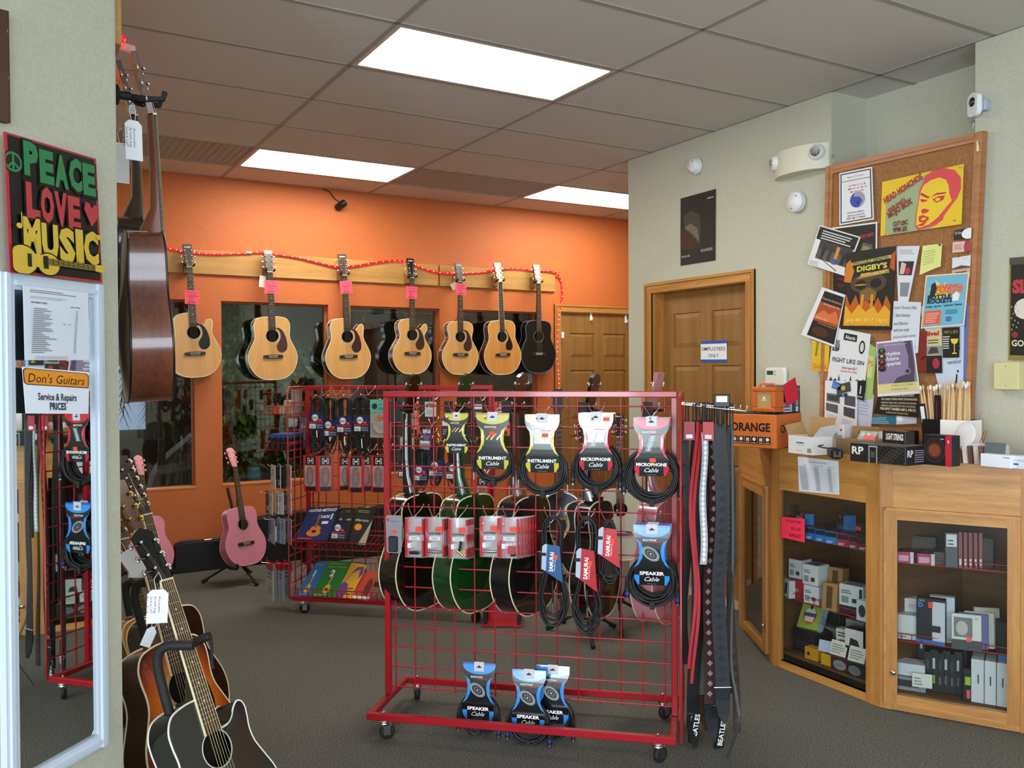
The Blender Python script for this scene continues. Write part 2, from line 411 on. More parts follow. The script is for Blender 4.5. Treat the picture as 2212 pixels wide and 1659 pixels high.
# ---- windows in the orange wall (interior glazing with painted reveals)
GLASS = glass_mat('window_glass', (.9, .93, .92, 1), .08)
SILL = paint('d98a4c', .5); REV = paint('b4602c', .6)
for i, (a, b_) in enumerate(WINS):
    w = struct(bpy.data.objects.new('window_%d' % (i+1), None)); COL.objects.link(w)
    mb = MB(); mb.box((a, YB+.075, WZ0), (b_, YB+.081, WZ1), GLASS); mb.build('pane', w)
    mb = MB(); mb.box((a-.0, YB-.004, WZ0-.001), (b_, YB+.075, WZ0+.012), SILL); mb.build('sill', w)
    mb = MB()
    mb.box((a, YB+.055, WZ0+.012), (a+.014, YB+.075, WZ1), REV); mb.box((b_-.014, YB+.055, WZ0+.012), (b_, YB+.075, WZ1), REV); mb.box((a+.014, YB+.055, WZ1-.014), (b_-.014, YB+.075, WZ1), REV)
    mb.build('window_frame', w)
# ---- six-panel doors
def panel_door(mbname, w, h, M, parent, rows=((.12, .62), (.78, 1.42), (1.58, 1.86))):
    mb = MB(); t = .035
    xs = [.11, w/2-.055, w/2+.055, w-.11]
    zs = [0, .24, .86, 1.02, 1.50, 1.62, 1.86, h] if h > 1.9 else [0, .2, .8, .95, 1.4, 1.5, 1.75, h]
    # stiles and rails proud of recessed panels
    mb.box((0, 0, 0), (w, t-.01, h), OAK_DOOR, M)
    for a, b_ in ((0, xs[0]), (xs[1], xs[2]), (xs[3], w)): mb.box((a, t-.01, 0), (b_, t, h), OAK_DOOR, M)
    for a, b_ in ((zs[0], zs[1]), (zs[2], zs[3]), (zs[4], zs[5]), (zs[6], zs[7])):
        for c, d in ((xs[0], xs[1]), (xs[2], xs[3])): mb.box((c, t-.01, a), (d, t, b_), OAK_DOOR, M)
    d = mb.build('door_slab', parent)
    for c, e in ((xs[0], xs[1]), (xs[2], xs[3])):
        for a, b_ in ((zs[1], zs[2]), (zs[3], zs[4]), (zs[5], zs[6])):
            m2 = MB(); i, j = .004, .035
            V = [(c+i, t-.0095, a+i), (e-i, t-.0095, a+i), (e-i, t-.0095, b_-i), (c+i, t-.0095, b_-i), (c+j, t-.001, a+j), (e-j, t-.001, a+j), (e-j, t-.001, b_-j), (c+j, t-.001, b_-j)]
            m2.add(V, [(4, 5, 6, 7), (0, 1, 5, 4), (1, 2, 6, 5), (2, 3, 7, 6), (3, 0, 4, 7)], OAK_DOOR, False, M); m2.build('door_panel', parent)
def casing(parent, P, u, n, w, h):
    """stepped wooden casing round an opening starting at P along u"""
    M = frame(P, u, (0, 0, 1)); s = 1 if M.col[2].to_3d().dot(Vector(n)) > 0 else -1
    mb = MB(); CW = .07
    for lo, hi, d in ((0, CW, .012), (.0, .045, .018), (.052, CW, .022)):
        a, b_ = sorted((0, s*d))
        mb.box((-hi, 0, a), (-lo, h+lo, b_), OAK_V, M); mb.box((w+lo, 0, a), (w+hi, h+lo, b_), OAK_V, M)
        mb.box((-hi, h+lo, a), (w+hi, h+hi, b_), OAK_H, M)
    mb.build('casing', parent)
d1 = struct(bpy.data.objects.new('door_1', None)); COL.objects.link(d1)
panel_door('door', .90, 2.05, frame((4.705+.9, YB+.045, .01), (-1, 0, 0), (0, -1, 0)) if False else Matrix(((1,0,0,4.705),(0,-1,0,YB+.045),(0,0,1,.012),(0,0,0,1))), d1)
casing(d1, (4.69, YB, 0), (1, 0, 0), (0, -1, 0), .93, 2.075)
mb = MB(); mb.box((4.69, YB+.002, 0), (4.705, YB+.12, 2.075), OAK_V); mb.box((5.605, YB+.002, 0), (5.62, YB+.12, 2.075), OAK_V); mb.box((4.705, YB+.002, 2.063), (5.605, YB+.12, 2.075), OAK_H); mb.build('jamb', d1)
d2 = struct(bpy.data.objects.new('door_2', None)); COL.objects.link(d2)
panel_door('door', .865, 2.005, Matrix(((0,-1,0,XR+.115),(1,0,0,3.938),(0,0,1,.03),(0,0,0,1))), d2)
casing(d2, (XR, 3.92, 0), (0, 1, 0), (-1, 0, 0), .90, 2.04)
mb = MB(); mb.box((XR+.002, 3.92, 0), (XR+.119, 3.937, 2.04), OAK_V); mb.box((XR+.002, 4.803, 0), (XR+.119, 4.82, 2.04), OAK_V); mb.box((XR+.002, 3.937, 2.035), (XR+.119, 4.803, 2.04), OAK_H)
mb.box((XR+.06, 4.79, 0), (XR+.078, 4.803, 2.035), OAK_V); mb.build('jamb', d2)
mb = MB(); mb.box((XR+.0, 3.937, 0), (XR+.119, 4.803, .028), paint('b8a88c', .5)); mb.build('threshold', d2)
# ---- baseboards
BASEB = paint('9b7040', .5)
mb = MB(); mb.box((XLW, YB-.012, 0), (4.62, YB, .08), paint('6a4a3a', .6)); struct(mb.build('baseboard_back'))
# ================================================================ the dim room seen through the interior windows
RM = paint('6f6a60', .9)
mb = MB(); mb.box((-1.2, 9.3, 0), (6.5, 9.4, 3.0), RM); mb.box((6.5, YB+.13, 0), (6.6, 9.4, 3.0), RM); mb.box((-1.3, YB+.0, 0), (-1.2, 9.4, 3.0), RM); mb.box((-1.2, YB+.0, 0), (.16, YB+.13, 3.0), RM); mb.box((-1.3, YB+.131, 3.0), (6.6, 9.4, 3.1), paint('55524d', .9))
struct(mb.build('wall_adjoining_room'))
# ================================================================ GUITARS
SPRUCE = wood('spruce_top', 'c98f4e', 'd6a05c', 'deaa68', 1, 5, .3, .5); MAHOG = wood('mahogany_gloss', '3a1a0e', '52271440'[:6], '63331d', 1, 5, .22, .9)
ROSEWOOD = wood('rosewood', '1b100b', '2a1910', '36221644'[:6], 1, 8, .5, .1); NECKWOOD = wood('neck_mahogany', '5c331c', '6e3f24', '7a4a2c', 1, 5, .3, .5)
TORT = paint('3a0f10', .2, coat=.6); GREYHEAD = paint('4a3c34', .35, coat=.6)
DREAD = [(0, 0), (.07, .005), (.13, .033), (.175, .088), (.197, .16), (.19, .222), (.165, .277), (.143, .325), (.1385, .365), (.144, .41), (.142, .452), (.118, .488), (.07, .502), (.027, .505)]
OMB = [(0, 0), (.07, .006), (.128, .036), (.168, .088), (.188, .15), (.182, .212), (.152, .268), (.124, .315), (.119, .352), (.13, .40), (.133, .44), (.115, .474), (.07, .492), (.027, .496)]
CUT = [(.144, .40), (.146, .428), (.138, .447), (.121, .452), (.102, .438), (.084, .415), (.062, .402), (.030, .400)]
def outline(spec):
    half = {'dread': DREAD, 'om': OMB}[spec['shape']]; k = spec.get('wide', 1.0)
    left = [(-x*k, y) for x, y in half][::-1]; right = [(x*k, y) for x, y in half]
    if spec.get('cut'): right = [p for p in right if p[1] < .38]+[(x*k, y) for x, y in CUT]
    L = catmull([(x, y, 0) for x, y in left[:-1]]+[(0, 0, 0)], 4); R_ = catmull([(x, y, 0) for x, y in right], 4)
    pts = L+R_[1:]
    return [(p.x, p.y) for p in pts]
_GM = {}
NUT_Y, SAD_Y, HOLE_Y = .862, .185, .352
def guitar_meshes(spec):
    key = repr(sorted((k, str(v)) for k, v in spec.items()))
    if key in _GM: return _GM[key]
    out = []; pts = outline(spec); N = len(pts); dep = spec.get('depth', .105); side = spec['side']; top = spec['top']; hr = .05
    def dp(y): return dep*(1-.18*min(1, max(0, y/.5)))
    # soundboard: ring from the sound hole to the edge
    hole = []
    for x, y in pts:
        a = math.atan2(y-HOLE_Y, x); hole.append((hr*math.cos(a), HOLE_Y+hr*math.sin(a)))
    mb = MB(); V = [(x, y, 0) for x, y in pts]+[(x, y, 0) for x, y in hole]
    mb.add(V, [(i, (i+1) % N, N+(i+1) % N, N+i) for i in range(N)], top)
    circ = [(hr*math.cos(a*math.pi/12), HOLE_Y+hr*math.sin(a*math.pi/12)) for a in range(24)]
    mb.add([(x, y, 0) for x, y in circ]+[(x, y, -.004) for x, y in circ], [(i, 24+i, 24+(i+1) % 24, (i+1) % 24) for i in range(24)], top)
    out.append(('soundboard', mb, []))
    mb = MB(); V = [(x, y, 0) for x, y in pts]+[(x, y, -dp(y)) for x, y in pts]
    mb.add(V, [(i, N+i, N+(i+1) % N, (i+1) % N) for i in range(N)], side, True)
    bk = spec.get('back', side); c = (0, .24, -dep-.012)
    ring2 = [(x*.6, .24+(y-.24)*.6, -dp(y)-.009) for x, y in pts]
    mb.add([(x, y, -dp(y)) for x, y in pts]+ring2+[c], [(i, N+i, N+(i+1) % N, (i+1) % N) for i in range(N)]+[(N+i, 2*N, N+(i+1) % N) for i in range(N)], bk, True)
    mb.add([(x*1.8, HOLE_Y+(y-HOLE_Y)*1.8, -dep*.75) for x, y in circ], [tuple(range(24))], paint('1a0f08', .9))
    out.append(('body', mb, []))
    bind = spec.get('binding')
    if bind:
        mb = MB(); ed = pts
        mb.tube([(x, y, -.0015) for x, y in ed], .0032, bind, 5); out.append(('front_binding', mb, []))
        mb = MB(); mb.tube([(x, y, -dp(y)+.001) for x, y in ed], .0032, bind, 5); out.append(('back_binding', mb, []))
    mb = MB(); ros = spec.get('rosette', paint('b9a684', .5))
    for r0, r1 in ((.052, .066),):
        V = [(r*math.cos(a*math.pi/16), HOLE_Y+r*math.sin(a*math.pi/16), .0006) for r in (r0, r1) for a in range(32)]
        mb.add(V, [(i, (i+1) % 32, 32+(i+1) % 32, 32+i) for i in range(32)], ros)
    if spec.get('ring_only'): 
        mb = MB(); mb.tube([(.054*math.cos(a*math.pi/16), HOLE_Y+.054*math.sin(a*math.pi/16), .001) for a in range(32)], .0016, ros, 5, True)
    out.append(('rosette', mb, []))
    mb = MB(); br = spec.get('bridge', ROSEWOOD)
    B = [(-.078, SAD_Y-.012), (-.04, SAD_Y-.016), (.04, SAD_Y-.016), (.078, SAD_Y-.012), (.078, SAD_Y+.012), (.04, SAD_Y+.016), (-.04, SAD_Y+.016), (-.078, SAD_Y+.012)]
    mb.prism(B, .0, .009, br)
    m2 = MB(); m2.box((-.038, SAD_Y+.004, .009), (.038, SAD_Y+.0075, .014), WHITE)
    for i in range(6): m2.lathe([(.003, 0), (.003, .003)], WHITE, 8, T(-.0275+i*.011, SAD_Y-.007, .009))
    out.append(('bridge', mb, [('saddle', m2)]))
    pg = spec.get('guard')
    if pg:
        mb = MB(); G = [(.03, .412), (.055, .415), (.082, .395), (.105, .350), (.118, .29), (.114, .246), (.092, .222), (.062, .218), (.040, .236), (.032, .270), (.046, .298), (.062, .325), (.066, .36), (.055, .395)]
        if spec.get('guard_pointed'): G = [(.03, .43), (.06, .39), (.1, .30), (.108, .25), (.085, .225), (.04, .235), (.04, .29), (.06, .32), (.065, .352), (.055, .385)]
        P = [(p.x, p.y) for p in catmull([(x, y, 0) for x, y in G], 3, True)]
        mb.prism(P, .0004, .002, pg); out.append(('pickguard', mb, []))
    # neck, heel, fretboard with frets and dots
    mb = MB(); ny = spec['nl'] if 'nl' in spec else NUT_Y; nk = spec.get('neck', NECKWOOD)
    yj = .40 if spec.get('cut') else .5
    for a, b_ in (((.0285, .49), (.0215, ny)),):
        (w0, y0), (w1, y1) = a, b_; V = []; n = 7
        for i in range(5):
            t = i/4; w = w0+(w1-w0)*t; y = y0+(y1-y0)*t
            d = .022-.004*t+(0.05*(1-t)**9)
            for k in range(n): an = math.pi*k/(n-1); V.append((w*math.cos(an), y, -d*math.sin(an)+.001))
        mb.add(V, [(i*n+k, i*n+k+1, (i+1)*n+k+1, (i+1)*n+k) for i in range(4) for k in range(n-1)], nk, True)
    mb.box((-.022, .462, -dep*.82), (.022, .512, -.002), nk)
    out.append(('neck', mb, []))
    mb = MB(); fb = spec.get('fingerboard', ROSEWOOD)
    yb = .398; w1, w0 = .0215, .0285
    mb.add([(-w0, yb, .001), (w0, yb, .001), (w1, ny, .001), (-w1, ny, .001), (-w0, yb, .007), (w0, yb, .007), (w1, ny, .007), (-w1, ny, .007)], [(4, 5, 6, 7), (0, 1, 5, 4), (1, 2, 6, 5), (3, 0, 4, 7), (2, 3, 7, 6)], fb)
    if spec.get('fb_binding'):
        for sx in (-1, 1): mb.add([(sx*w0, yb, .0), (sx*(w0+.002), yb, .0), (sx*(w1+.002), ny, .0), (sx*w1, ny, .0), (sx*w0, yb, .0072), (sx*(w0+.002), yb, .0072), (sx*(w1+.002), ny, .0072), (sx*w1, ny, .0072)], [(4, 5, 6, 7), (0, 1, 5, 4), (1, 2, 6, 5), (3, 0, 4, 7)], CREAM)
    for i in range(1, 20):
        y = ny-.645*(1-2**(-i/12))
        if y < yb: break
        w = w0+(w1-w0)*(y-yb)/(ny-yb); mb.box((-w, y-.0011, .007), (w, y+.0011, .0082), STEEL)
        if i in (3, 5, 7, 9, 12, 15):
            yy = y+.014*(1-i/25); mb.lathe([(.0032, 0), (.0032, .0006)], WHITE, 8, T(0, yy, .007))
    mb.box((-.022, ny, .0), (.022, ny+.005, .0105), CREAM)
    out.append(('fretboard', mb, []))
    # headstock tilted back
    Mh = T(0, ny+.005, .002) @ Rx(math.radians(-13)); hd = spec.get('head', ROSEWOOD); hb = spec.get('head_back', nk); hs = spec.get('hshape', 'square')
    Hs = {'square': [(-.022, 0), (-.030, .03), (-.036, .18), (.036, .18), (.030, .03), (.022, 0)],
          'flare': [(-.022, 0), (-.031, .035), (-.036, .16), (-.02, .172), (0, .18), (.02, .172), (.036, .16), (.031, .035), (.022, 0)],
          'pointed': [(-.022, 0), (-.031, .035), (-.036, .15), (-.026, .168), (0, .178), (.026, .168), (.036, .15), (.031, .035), (.022, 0)]}[hs]
    n12 = spec.get('twelve'); 
    if n12: Hs = [(x, y*1.35) for x, y in Hs]
    mb = MB(); mb.prism(Hs, -.015, .0, hb, Mh); mb.prism(Hs, .0, .0015, hd, Mh)
    if spec.get('logo'): mb.text(spec['logo'], 0, .152*(1.35 if n12 else 1), .012, WHITE, Mh, 'c', .01, .2, .0022, width=.05)
    if spec.get('head_edge'): mb.tube([Mh @ Vector((x, y, 0)) for x, y in Hs], .0018, spec['head_edge'], 5)
    if spec.get('inlay'):
        for a, b_ in (((-.012, .03), (0, .11)), ((.012, .03), (0, .11)), ((-.02, .06), (.02, .06)), ((0, .02), (0, .17)), ((-.008, .06), (0, .09)), ((.008, .06), (0, .09))): mb.tube([Mh @ Vector((*a, .002)), Mh @ Vector((*b_, .002))], .0009, CREAM, 4)
    out.append(('headstock', mb, []))
    tun = spec.get('tuner', CHROME); btn = spec.get('button', tun)
    rows = 6 if n12 else 3; out.append(('__tuners', None, []))
    for sx in (-1, 1):
        for i in range(rows):
            y = .04+i*(.036 if n12 else .045); x = sx*(.022+.006*i/rows); mb = MB()
            mb.lathe([(.0035, -.016), (.0035, .006), (.006, .006), (.006, .009), (.003, .012)], tun, 8, Mh @ T(x, y, 0))
            ex = sx*(.03+.008*y/.18); mb.tube([Mh @ Vector((x, y, -.012)), Mh @ Vector((ex+sx*.010, y, -.012))], .0025, tun, 6)
            mb.lathe([(.0, -.011), (.004, -.010), (.0065, -.004), (.0065, .004), (.004, .010), (0, .011)], btn, 8, Mh @ T(ex+sx*.016, y, -.012) @ Rx(math.pi/2) @ Matrix.Diagonal((1.0, .5, 1, 1)))
            out.append(('tuner', mb, []))
    mb = MB()
    for i in range(6):
        x0, x1 = -.0275+i*.011, -.0175+i*.007
        mb.tube([(x0, SAD_Y-.006, .0105), (x0, SAD_Y+.006, .0145), (x1, ny+.003, .0112)], .0007, paint('c9b68a', .3, 1.0), 3)
        sx = -1 if i < 3 else 1; j = i if i < 3 else 5-i
        q = Mh @ Vector((sx*.023, .04+j*.045, .005)); mb.tube([(x1, ny+.003, .0112), q], .0006, STEEL, 3)
    out.append(('strings', mb, []))
    res = []
    for name, mb, subs in out:
        if mb is None: continue
        res.append((name, mb, subs))
    _GM[key] = [res, None]
    return _GM[key]
def make_guitar(spec, base, up, normal, label, scale=1.0, group=None, name='acoustic_guitar', skip=()):
    up = Vector(up).normalized(); n = Vector(normal); n = (n-up*n.dot(up)).normalized(); x = up.cross(n)
    M = Matrix(((x.x, up.x, n.x, base[0]), (x.y, up.y, n.y, base[1]), (x.z, up.z, n.z, base[2]), (0, 0, 0, 1))) @ Matrix.Scale(scale, 4)
    root = thing(name, label, 'guitar', M, group); G = guitar_meshes(spec)
    if G[1] is None:
        G[1] = []
        for nm, mb, subs in G[0]:
            o = mb.build(nm, root); s = [(sn, sm.build(sn, o)) for sn, sm in subs]
            G[1].append((nm, o.data, [(sn, so.data) for sn, so in s]))
    else:
        for nm, me, subs in G[1]:
            if nm in skip: continue
            o = link(nm, me, root)
            for sn, sm in subs: link(sn, sm, o)
    return root
def price_card(c, up, n, w, h, label, text=True, color='f2566f'):
    up = Vector(up); n = Vector(n); x = up.cross(n).normalized(); M = frame(c, x, up)
    mb = MB(); mb.box((-w/2, -h/2, -.0006), (w/2, h/2, .0002), paint(color, .6), M)
    if text:
        Mt = M @ T(-w/2, -h/2, 0)
        draw(mb, [('t', .12, .80, .11, 'Hand Made', '3a2226', {'shear': .2, 'width': .7}), ('t', .25, .63, .10, '6 String', '3a2226', {'shear': .2, 'width': .5}), ('r', .08, .56, .95, .58, '3a2226'), ('t', .28, .40, .10, 'New', '3a2226', {'shear': .2, 'width': .4}), ('t', .30, .24, .09, 'Now', '3a2226', {'shear': .2, 'width': .3}), ('t', .22, .06, .13, '$299', '3a2226', {'shear': .1, 'width': .5})], w, h, Mt)
    return tag(mb.build('price_card'), label, 'price card', 'pink price cards on the wall guitars')
def hanger(P, label, n=(0, -1, 0), group='wooden block guitar hangers'):
    """wood block on the board with a padded yoke; P = point under the nut between the fork arms"""
    n = Vector(n); x = Vector((0, 0, 1)).cross(n).normalized(); M = frame(P, x, (0, 0, 1))
    t = thing('guitar_hanger', label, 'guitar hanger', M, group)
    d = hanger.depth
    mb = MB(); mb.bbox((-.028, -.05, -d), (.028, .05, -d+.03), paint('8a5d30', .5)); mb.build('block', t)
    mb = MB(); mb.tube([(0, 0, -d+.03), (0, 0, -.05), (-.02, .0, -.035), (-.032, 0, -.015), (-.032, .0, .02), (-.032, .012, .026)], .0065, RUBBER, 6)
    mb.tube([(0, 0, -.05), (.02, .0, -.035), (.032, 0, -.015), (.032, .0, .02), (.032, .012, .026)], .0065, RUBBER, 6); mb.build('yoke', t)
# ---- boards on the orange wall
PINE = wood('pine_board', 'a87838', 'b98a48', 'c69a58', 0, 5, .55, .1)
for a, b_, lb in ((XLW+.02, 3.385, 'long brown wooden board across the orange wall holding four guitars'), (3.404, 4.622, 'shorter paler wooden board on the orange wall beside the door, holding three guitars')):
    mb = MB(); mb.bbox((a, YB-.022, 2.262), (b_, YB, 2.448), PINE, .003); tag(mb.build('mounting_board'), lb, 'board', 'guitar mounting boards')
base_spec = dict(top=SPRUCE, side=MAHOG, binding=CREAM, guard=TORT)
SP = dict(
 g1=dict(base_spec, shape='dread', cut=1, guard=paint('0d0f14', .25), head=GREYHEAD, logo='TAKAMINE'),
 g2=dict(base_spec, shape='dread', head=GREYHEAD, logo='SIGMA'),
 g3=dict(base_spec, shape='dread', cut=1, head=paint('3a2419', .35), logo='SIGMA'),
 g4=dict(base_spec, shape='om', cut=1, side=wood('light_mahogany', '5a2c16', '733c20', '854a2a', 1, 5, .22, .9), head=paint('1c140f', .3), logo='SIGMA'),
 g5=dict(base_spec, shape='om', side=wood('warm_mahogany', '5c2f14', '7a4420', '8c5228', 1, 5, .22, .9), head=paint('57524c', .3), logo='SIGMA'),
 g6=dict(base_spec, shape='dread', top=wood('amber_top', 'c07a34', 'cd8c44', 'd89850', 1, 5, .3, .5), guard=paint('100c0b', .2), guard_pointed=1, head=paint('cfc8b4', .4), fb_binding=1),  # pale head colour is a reflection put into the paint
 g7=dict(shape='dread', top=paint('0b0b0c', .25, coat=.3), side=paint('0b0b0c', .3), binding=paint('6d6d6d', .4), head=paint('a8a49a', .4), rosette=paint('9a9a98', .3), ring_only=1, neck=paint('0b0b0c', .3)))
wall_g = [('g1', (409, 577), (425, 815), 'natural cutaway acoustic with black pickguard, leftmost on the orange wall', 1),
 ('g2', (583, 588), (592, 820), 'natural dreadnought without cutaway in front of the leafy window', 1),
 ('g3', (744, 595), (755, 818), 'natural cutaway dreadnought hanging between two dark windows', 1),
 ('g4', (890, 601), (891, 808), 'natural small cutaway guitar with black headstock, fourth along the wall', 1),
 ('g5', (994, 609), (995, 809), 'natural narrow-waisted guitar, first on the shorter board', 1),
 ('g6', (1080, 609), (1088, 809), 'amber dreadnought with pointed black pickguard and headstock paled by a painted reflection', 0),
 ('g7', (1163, 612), (1164, 806), 'black dreadnought hanging next to the red rope light', 0)]
hn = ['first', 'second', 'third', 'fourth', 'fifth', 'sixth', 'last']
cards = {'g1': ((415, 642), 'pink price card on the neck of the leftmost wall guitar'), 'g2': ((586, 620), 'pink price card on the neck of the guitar before the leafy window'), 'g3': ((748, 620), 'pink price card tilted on the neck of the third wall guitar'), 'g4': ((889, 632), 'pink price card on the neck of the fourth wall guitar'), 'g5': ((996, 625), 'pink price card on the neck of the fifth wall guitar, over a white tag')}
for i, (k, nut, bot, lb, c) in enumerate(wall_g):
    Pn = at_y(*nut, YB-.135); Pb = at_y(*bot, YB-.125)
    sc = (Pn-Pb).length/NUT_Y
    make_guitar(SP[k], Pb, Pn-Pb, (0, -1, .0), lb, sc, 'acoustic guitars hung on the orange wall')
    hanger.depth = .113; hanger(Vector((Pn.x, YB-.135, Pn.z+.012)), 'wooden block hanger holding the %s guitar on the orange wall' % hn[i])
    if k in cards:
        (cx, cy), cl = cards[k]; q = at_y(cx, cy, YB-.150); up = Vector((.02, 0, 1)) if k != 'g3' else Vector((-.12, 0, 1))
        price_card(q, up, (0, -1, 0), .105, .105, cl)
for (px, py, w, h, rot, lb) in ((567, 608, .05, .09, .1, 'small white swing tag behind the second wall guitar neck'), (981, 618, .06, .06, -.5, 'small white swing tag behind the fifth wall guitar headstock')):
    q = at_y(px, py, YB-.10); price_card(q, (math.sin(rot), 0, math.cos(rot)), (0, -1, 0), w, h, lb, False, 'e6dfd2')['group'] = 'white swing tags'
# ---- red rope light
ROPE = [(340, 531), (362, 536), (400, 543), (430, 547), (480, 549), (530, 547), (560, 545), (590, 549), (640, 556), (690, 568), (730, 577), (770, 574), (820, 566), (858, 563), (885, 567), (912, 579), (950, 589), (1000, 590), (1040, 588), (1080, 582), (1112, 580), (1150, 584), (1195, 588), (1211, 606), (1214, 640), (1206, 690), (1203, 760), (1205, 800), (1209, 860), (1210, 930)]
P = catmull([at_y(x, y, YB-.034 if x < 1200 else YB-.012) for x, y in ROPE], 6)
mb = MB(); mb.tube(P, .0085, paint('d01018', .2, coat=.5, emit=.55), 8); rope = tag(mb.build('rope_light'), 'glowing red rope light draped along the boards on the orange wall', 'rope light')
mb = MB(); acc = 0; last = P[0]
for p in P:
    acc += (p-last).length
    if acc > .038:
        mb.lathe([(0, -.004), (.003, -.0025), (.003, .0025), (0, .004)], paint('ffb898', .3, emit=3.5), 6, T(p.x, p.y-.0065, p.z) @ Ry(math.pi/2)); acc = 0
    last = p
o = mb.build('led', rope); o['kind'] = 'stuff'
mb = MB(); q = at_y(538, 546, YB-.034); mb.tube([q+Vector((-.02, 0, 0)), q+Vector((.02, 0, 0))], .012, paint('b9b4b0', .3), 8); mb.build('coupler', rope)
# ================================================================ RED GRID RACKS
RA = Vector((.73625, -.67671, 0)); RB = Vector((.67671, .73625, 0)); RL, RD = 1.242, .46
WIRE = paint('a3101f', .35, coat=.2)
def rack(FL, label, side):
    M = frame(FL, RA, RB); t = thing('grid_rack', label, 'display rack', M, 'red rolling grid racks'); s = .027
    def bar(name, lo, hi): mb = MB(); mb.bbox(lo, hi, RED, .003); return mb.build(name, t)
    bar('base_bar', (0, 0, .078), (RL, s, .105)); bar('base_bar', (0, RD-s, .078), (RL, RD, .105))
    bar('base_bar', (0, s, .078), (s, RD-s, .105)); bar('base_bar', (RL-s, s, .078), (RL, RD-s, .105))
    for u in (.0, RL-.025): bar('post', (u, RD/2-.0125, .105), (u+.025, RD/2+.0125, 1.387))
    bar('top_bar', (0, RD/2-.0125, 1.387), (RL, RD/2+.0125, 1.412))
    mb = MB(); mb.tube([(0, 0, .125), (0, 0, 1.387)], .0032, WIRE, 6); v0 = mb.build('grid_wire', t)
    mb = MB(); mb.tube([(.02, 0, 0), (RL-.02, 0, 0)], .0032, WIRE, 6); h0 = mb.build('grid_wire', t)
    for k in range(14):
        o = v0 if k == 0 else link('grid_wire', v0.data, t); o.location = (.045+.0882*k, RD/2+.004, 0)
    for k in range(15):
        o = h0 if k == 0 else link('grid_wire', h0.data, t); o.location = (0, RD/2-.002, .14+.0864*k)
    # hinged grid leaf at one end
    u = RL+.018 if side > 0 else -.018
    mb = MB(); mb.tube([(0, 0, .085), (0, 0, 1.395)], .0038, WIRE, 6); sv = mb.build('side_wire', t); mb = MB(); mb.tube([(0, .01, 0), (0, RD-.01, 0)], .0036, WIRE, 6); sh = mb.build('side_wire', t)
    for k in range(6):
        o = sv if k == 0 else link('side_wire', sv.data, t); o.location = (u, .01+k*(RD-.02)/5, 0)
    for k in range(16):
        o = sh if k == 0 else link('side_wire', sh.data, t); o.location = (u, 0, .09+.0868*k)
    mb = MB(); mb.tube([(u, .01, .085), (u, .01, 1.395), (u, .03, 1.406), (u, RD-.03, 1.406), (u, RD-.01, 1.395), (u, RD-.01, .085)], .0045, RED, 6); mb.build('side_frame', t)
    for i, (cu, cw) in enumerate(((.07, .015), (RL-.07, .015), (.07, RD-.015), (RL-.07, RD-.015))):
        a = (.5, .9, 2.0, .8)[i]; Mc = T(cu, cw, 0) @ Rz(a)
        mb = MB(); mb.lathe([(.018, .060), (.022, .064), (.022, .068), (.017, .070), (.022, .073), (.022, .078)], CHROME, 14, Mc)
        for sx in (-1, 1): mb.box((-.012+.01, sx*.014-.0015, .02), (.014+.01, sx*.014+.0015, .063), STEEL, Mc)
        mb.box((-.014, -.0155, .056), (.03, .0155, .061), STEEL, Mc); c = mb.build('caster', t)
        mb = MB(); mb.lathe([(.006, -.011), (.026, -.011), (.031, -.008), (.032, 0), (.031, .008), (.026, .011), (.006, .011)], RUBBER, 20, Mc @ T(.013, 0, .032) @ Rx(math.pi/2)); mb.build('wheel', c)
        mb = MB(); mb.lathe([(.005, .105), (.005, .112), (.003, .114)], CHROME, 8, T(cu, cw, 0)); mb.build('bolt', t)
    return t, M
FL1 = at_z(791, 1541, .105); FL1.z = 0; FL2 = at_z(629, 1288, .105); FL2.z = 0
rack1, MR1 = rack(FL1, 'front red wire-grid rack on casters hung with boxed cables', 1)
rack2, MR2 = rack(FL2, 'rear red wire-grid rack near the windows with book baskets', -1)
def rp(px, py, w, M=MR1):
    return M.inverted() @ at_plane(px, py, M @ Vector((0, w, 0)), RB)
_hook = {}
def hook(t, u, z, w=RD/2, out=.14, mat=CHROME):
    k = (out, mat)
    if k not in _hook:
        mb = MB()
        for s in (-1, 1): mb.tube([(s*.034, -.005, .012), (s*.034, -.012, .012), (s*.03, -.016, -.002), (0, -.05, -.042)], .0024, mat, 6)
        mb.tube([(0, -.05, -.042), (0, -out+.006, -.046), (0, -out, -.036)], .0024, mat, 6); _hook[k] = mb.build('hook', t); o = _hook[k]
    else: o = link('hook', _hook[k].data, t)
    o.location = (u, w, z); return o
# ---------------------------------------------------------------- packaged cables
CABLE = paint('101012', .5); CARDBLK = paint('0f1013', .18, coat=.5)
def coil_loops(mb, cy, R, n=8, r=.0042, zoff=-.012, sq=1.0, seed=1):
    rnd = random.Random(seed)
    for i in range(n):
        rr = R*(1-.052*(i % 5))+rnd.uniform(-.002, .002); dx, dy = rnd.uniform(-.004, .004), rnd.uniform(-.006, .004); z = zoff-.009*(i//4)+rnd.uniform(-.002, .002)
        mb.tube([(dx+rr*math.cos(a*math.pi/14), cy+dy+rr*sq*math.sin(a*math.pi/14), z+.003*math.sin(a*.7+i)) for a in range(28)], r, CABLE, 6, True)
def halfell(cx, cy, rx, ry, a0, a1, n=10): return [(cx+rx*math.cos(math.radians(a0+(a1-a0)*i/n)), cy+ry*math.sin(math.radians(a0+(a1-a0)*i/n))) for i in range(n+1)]
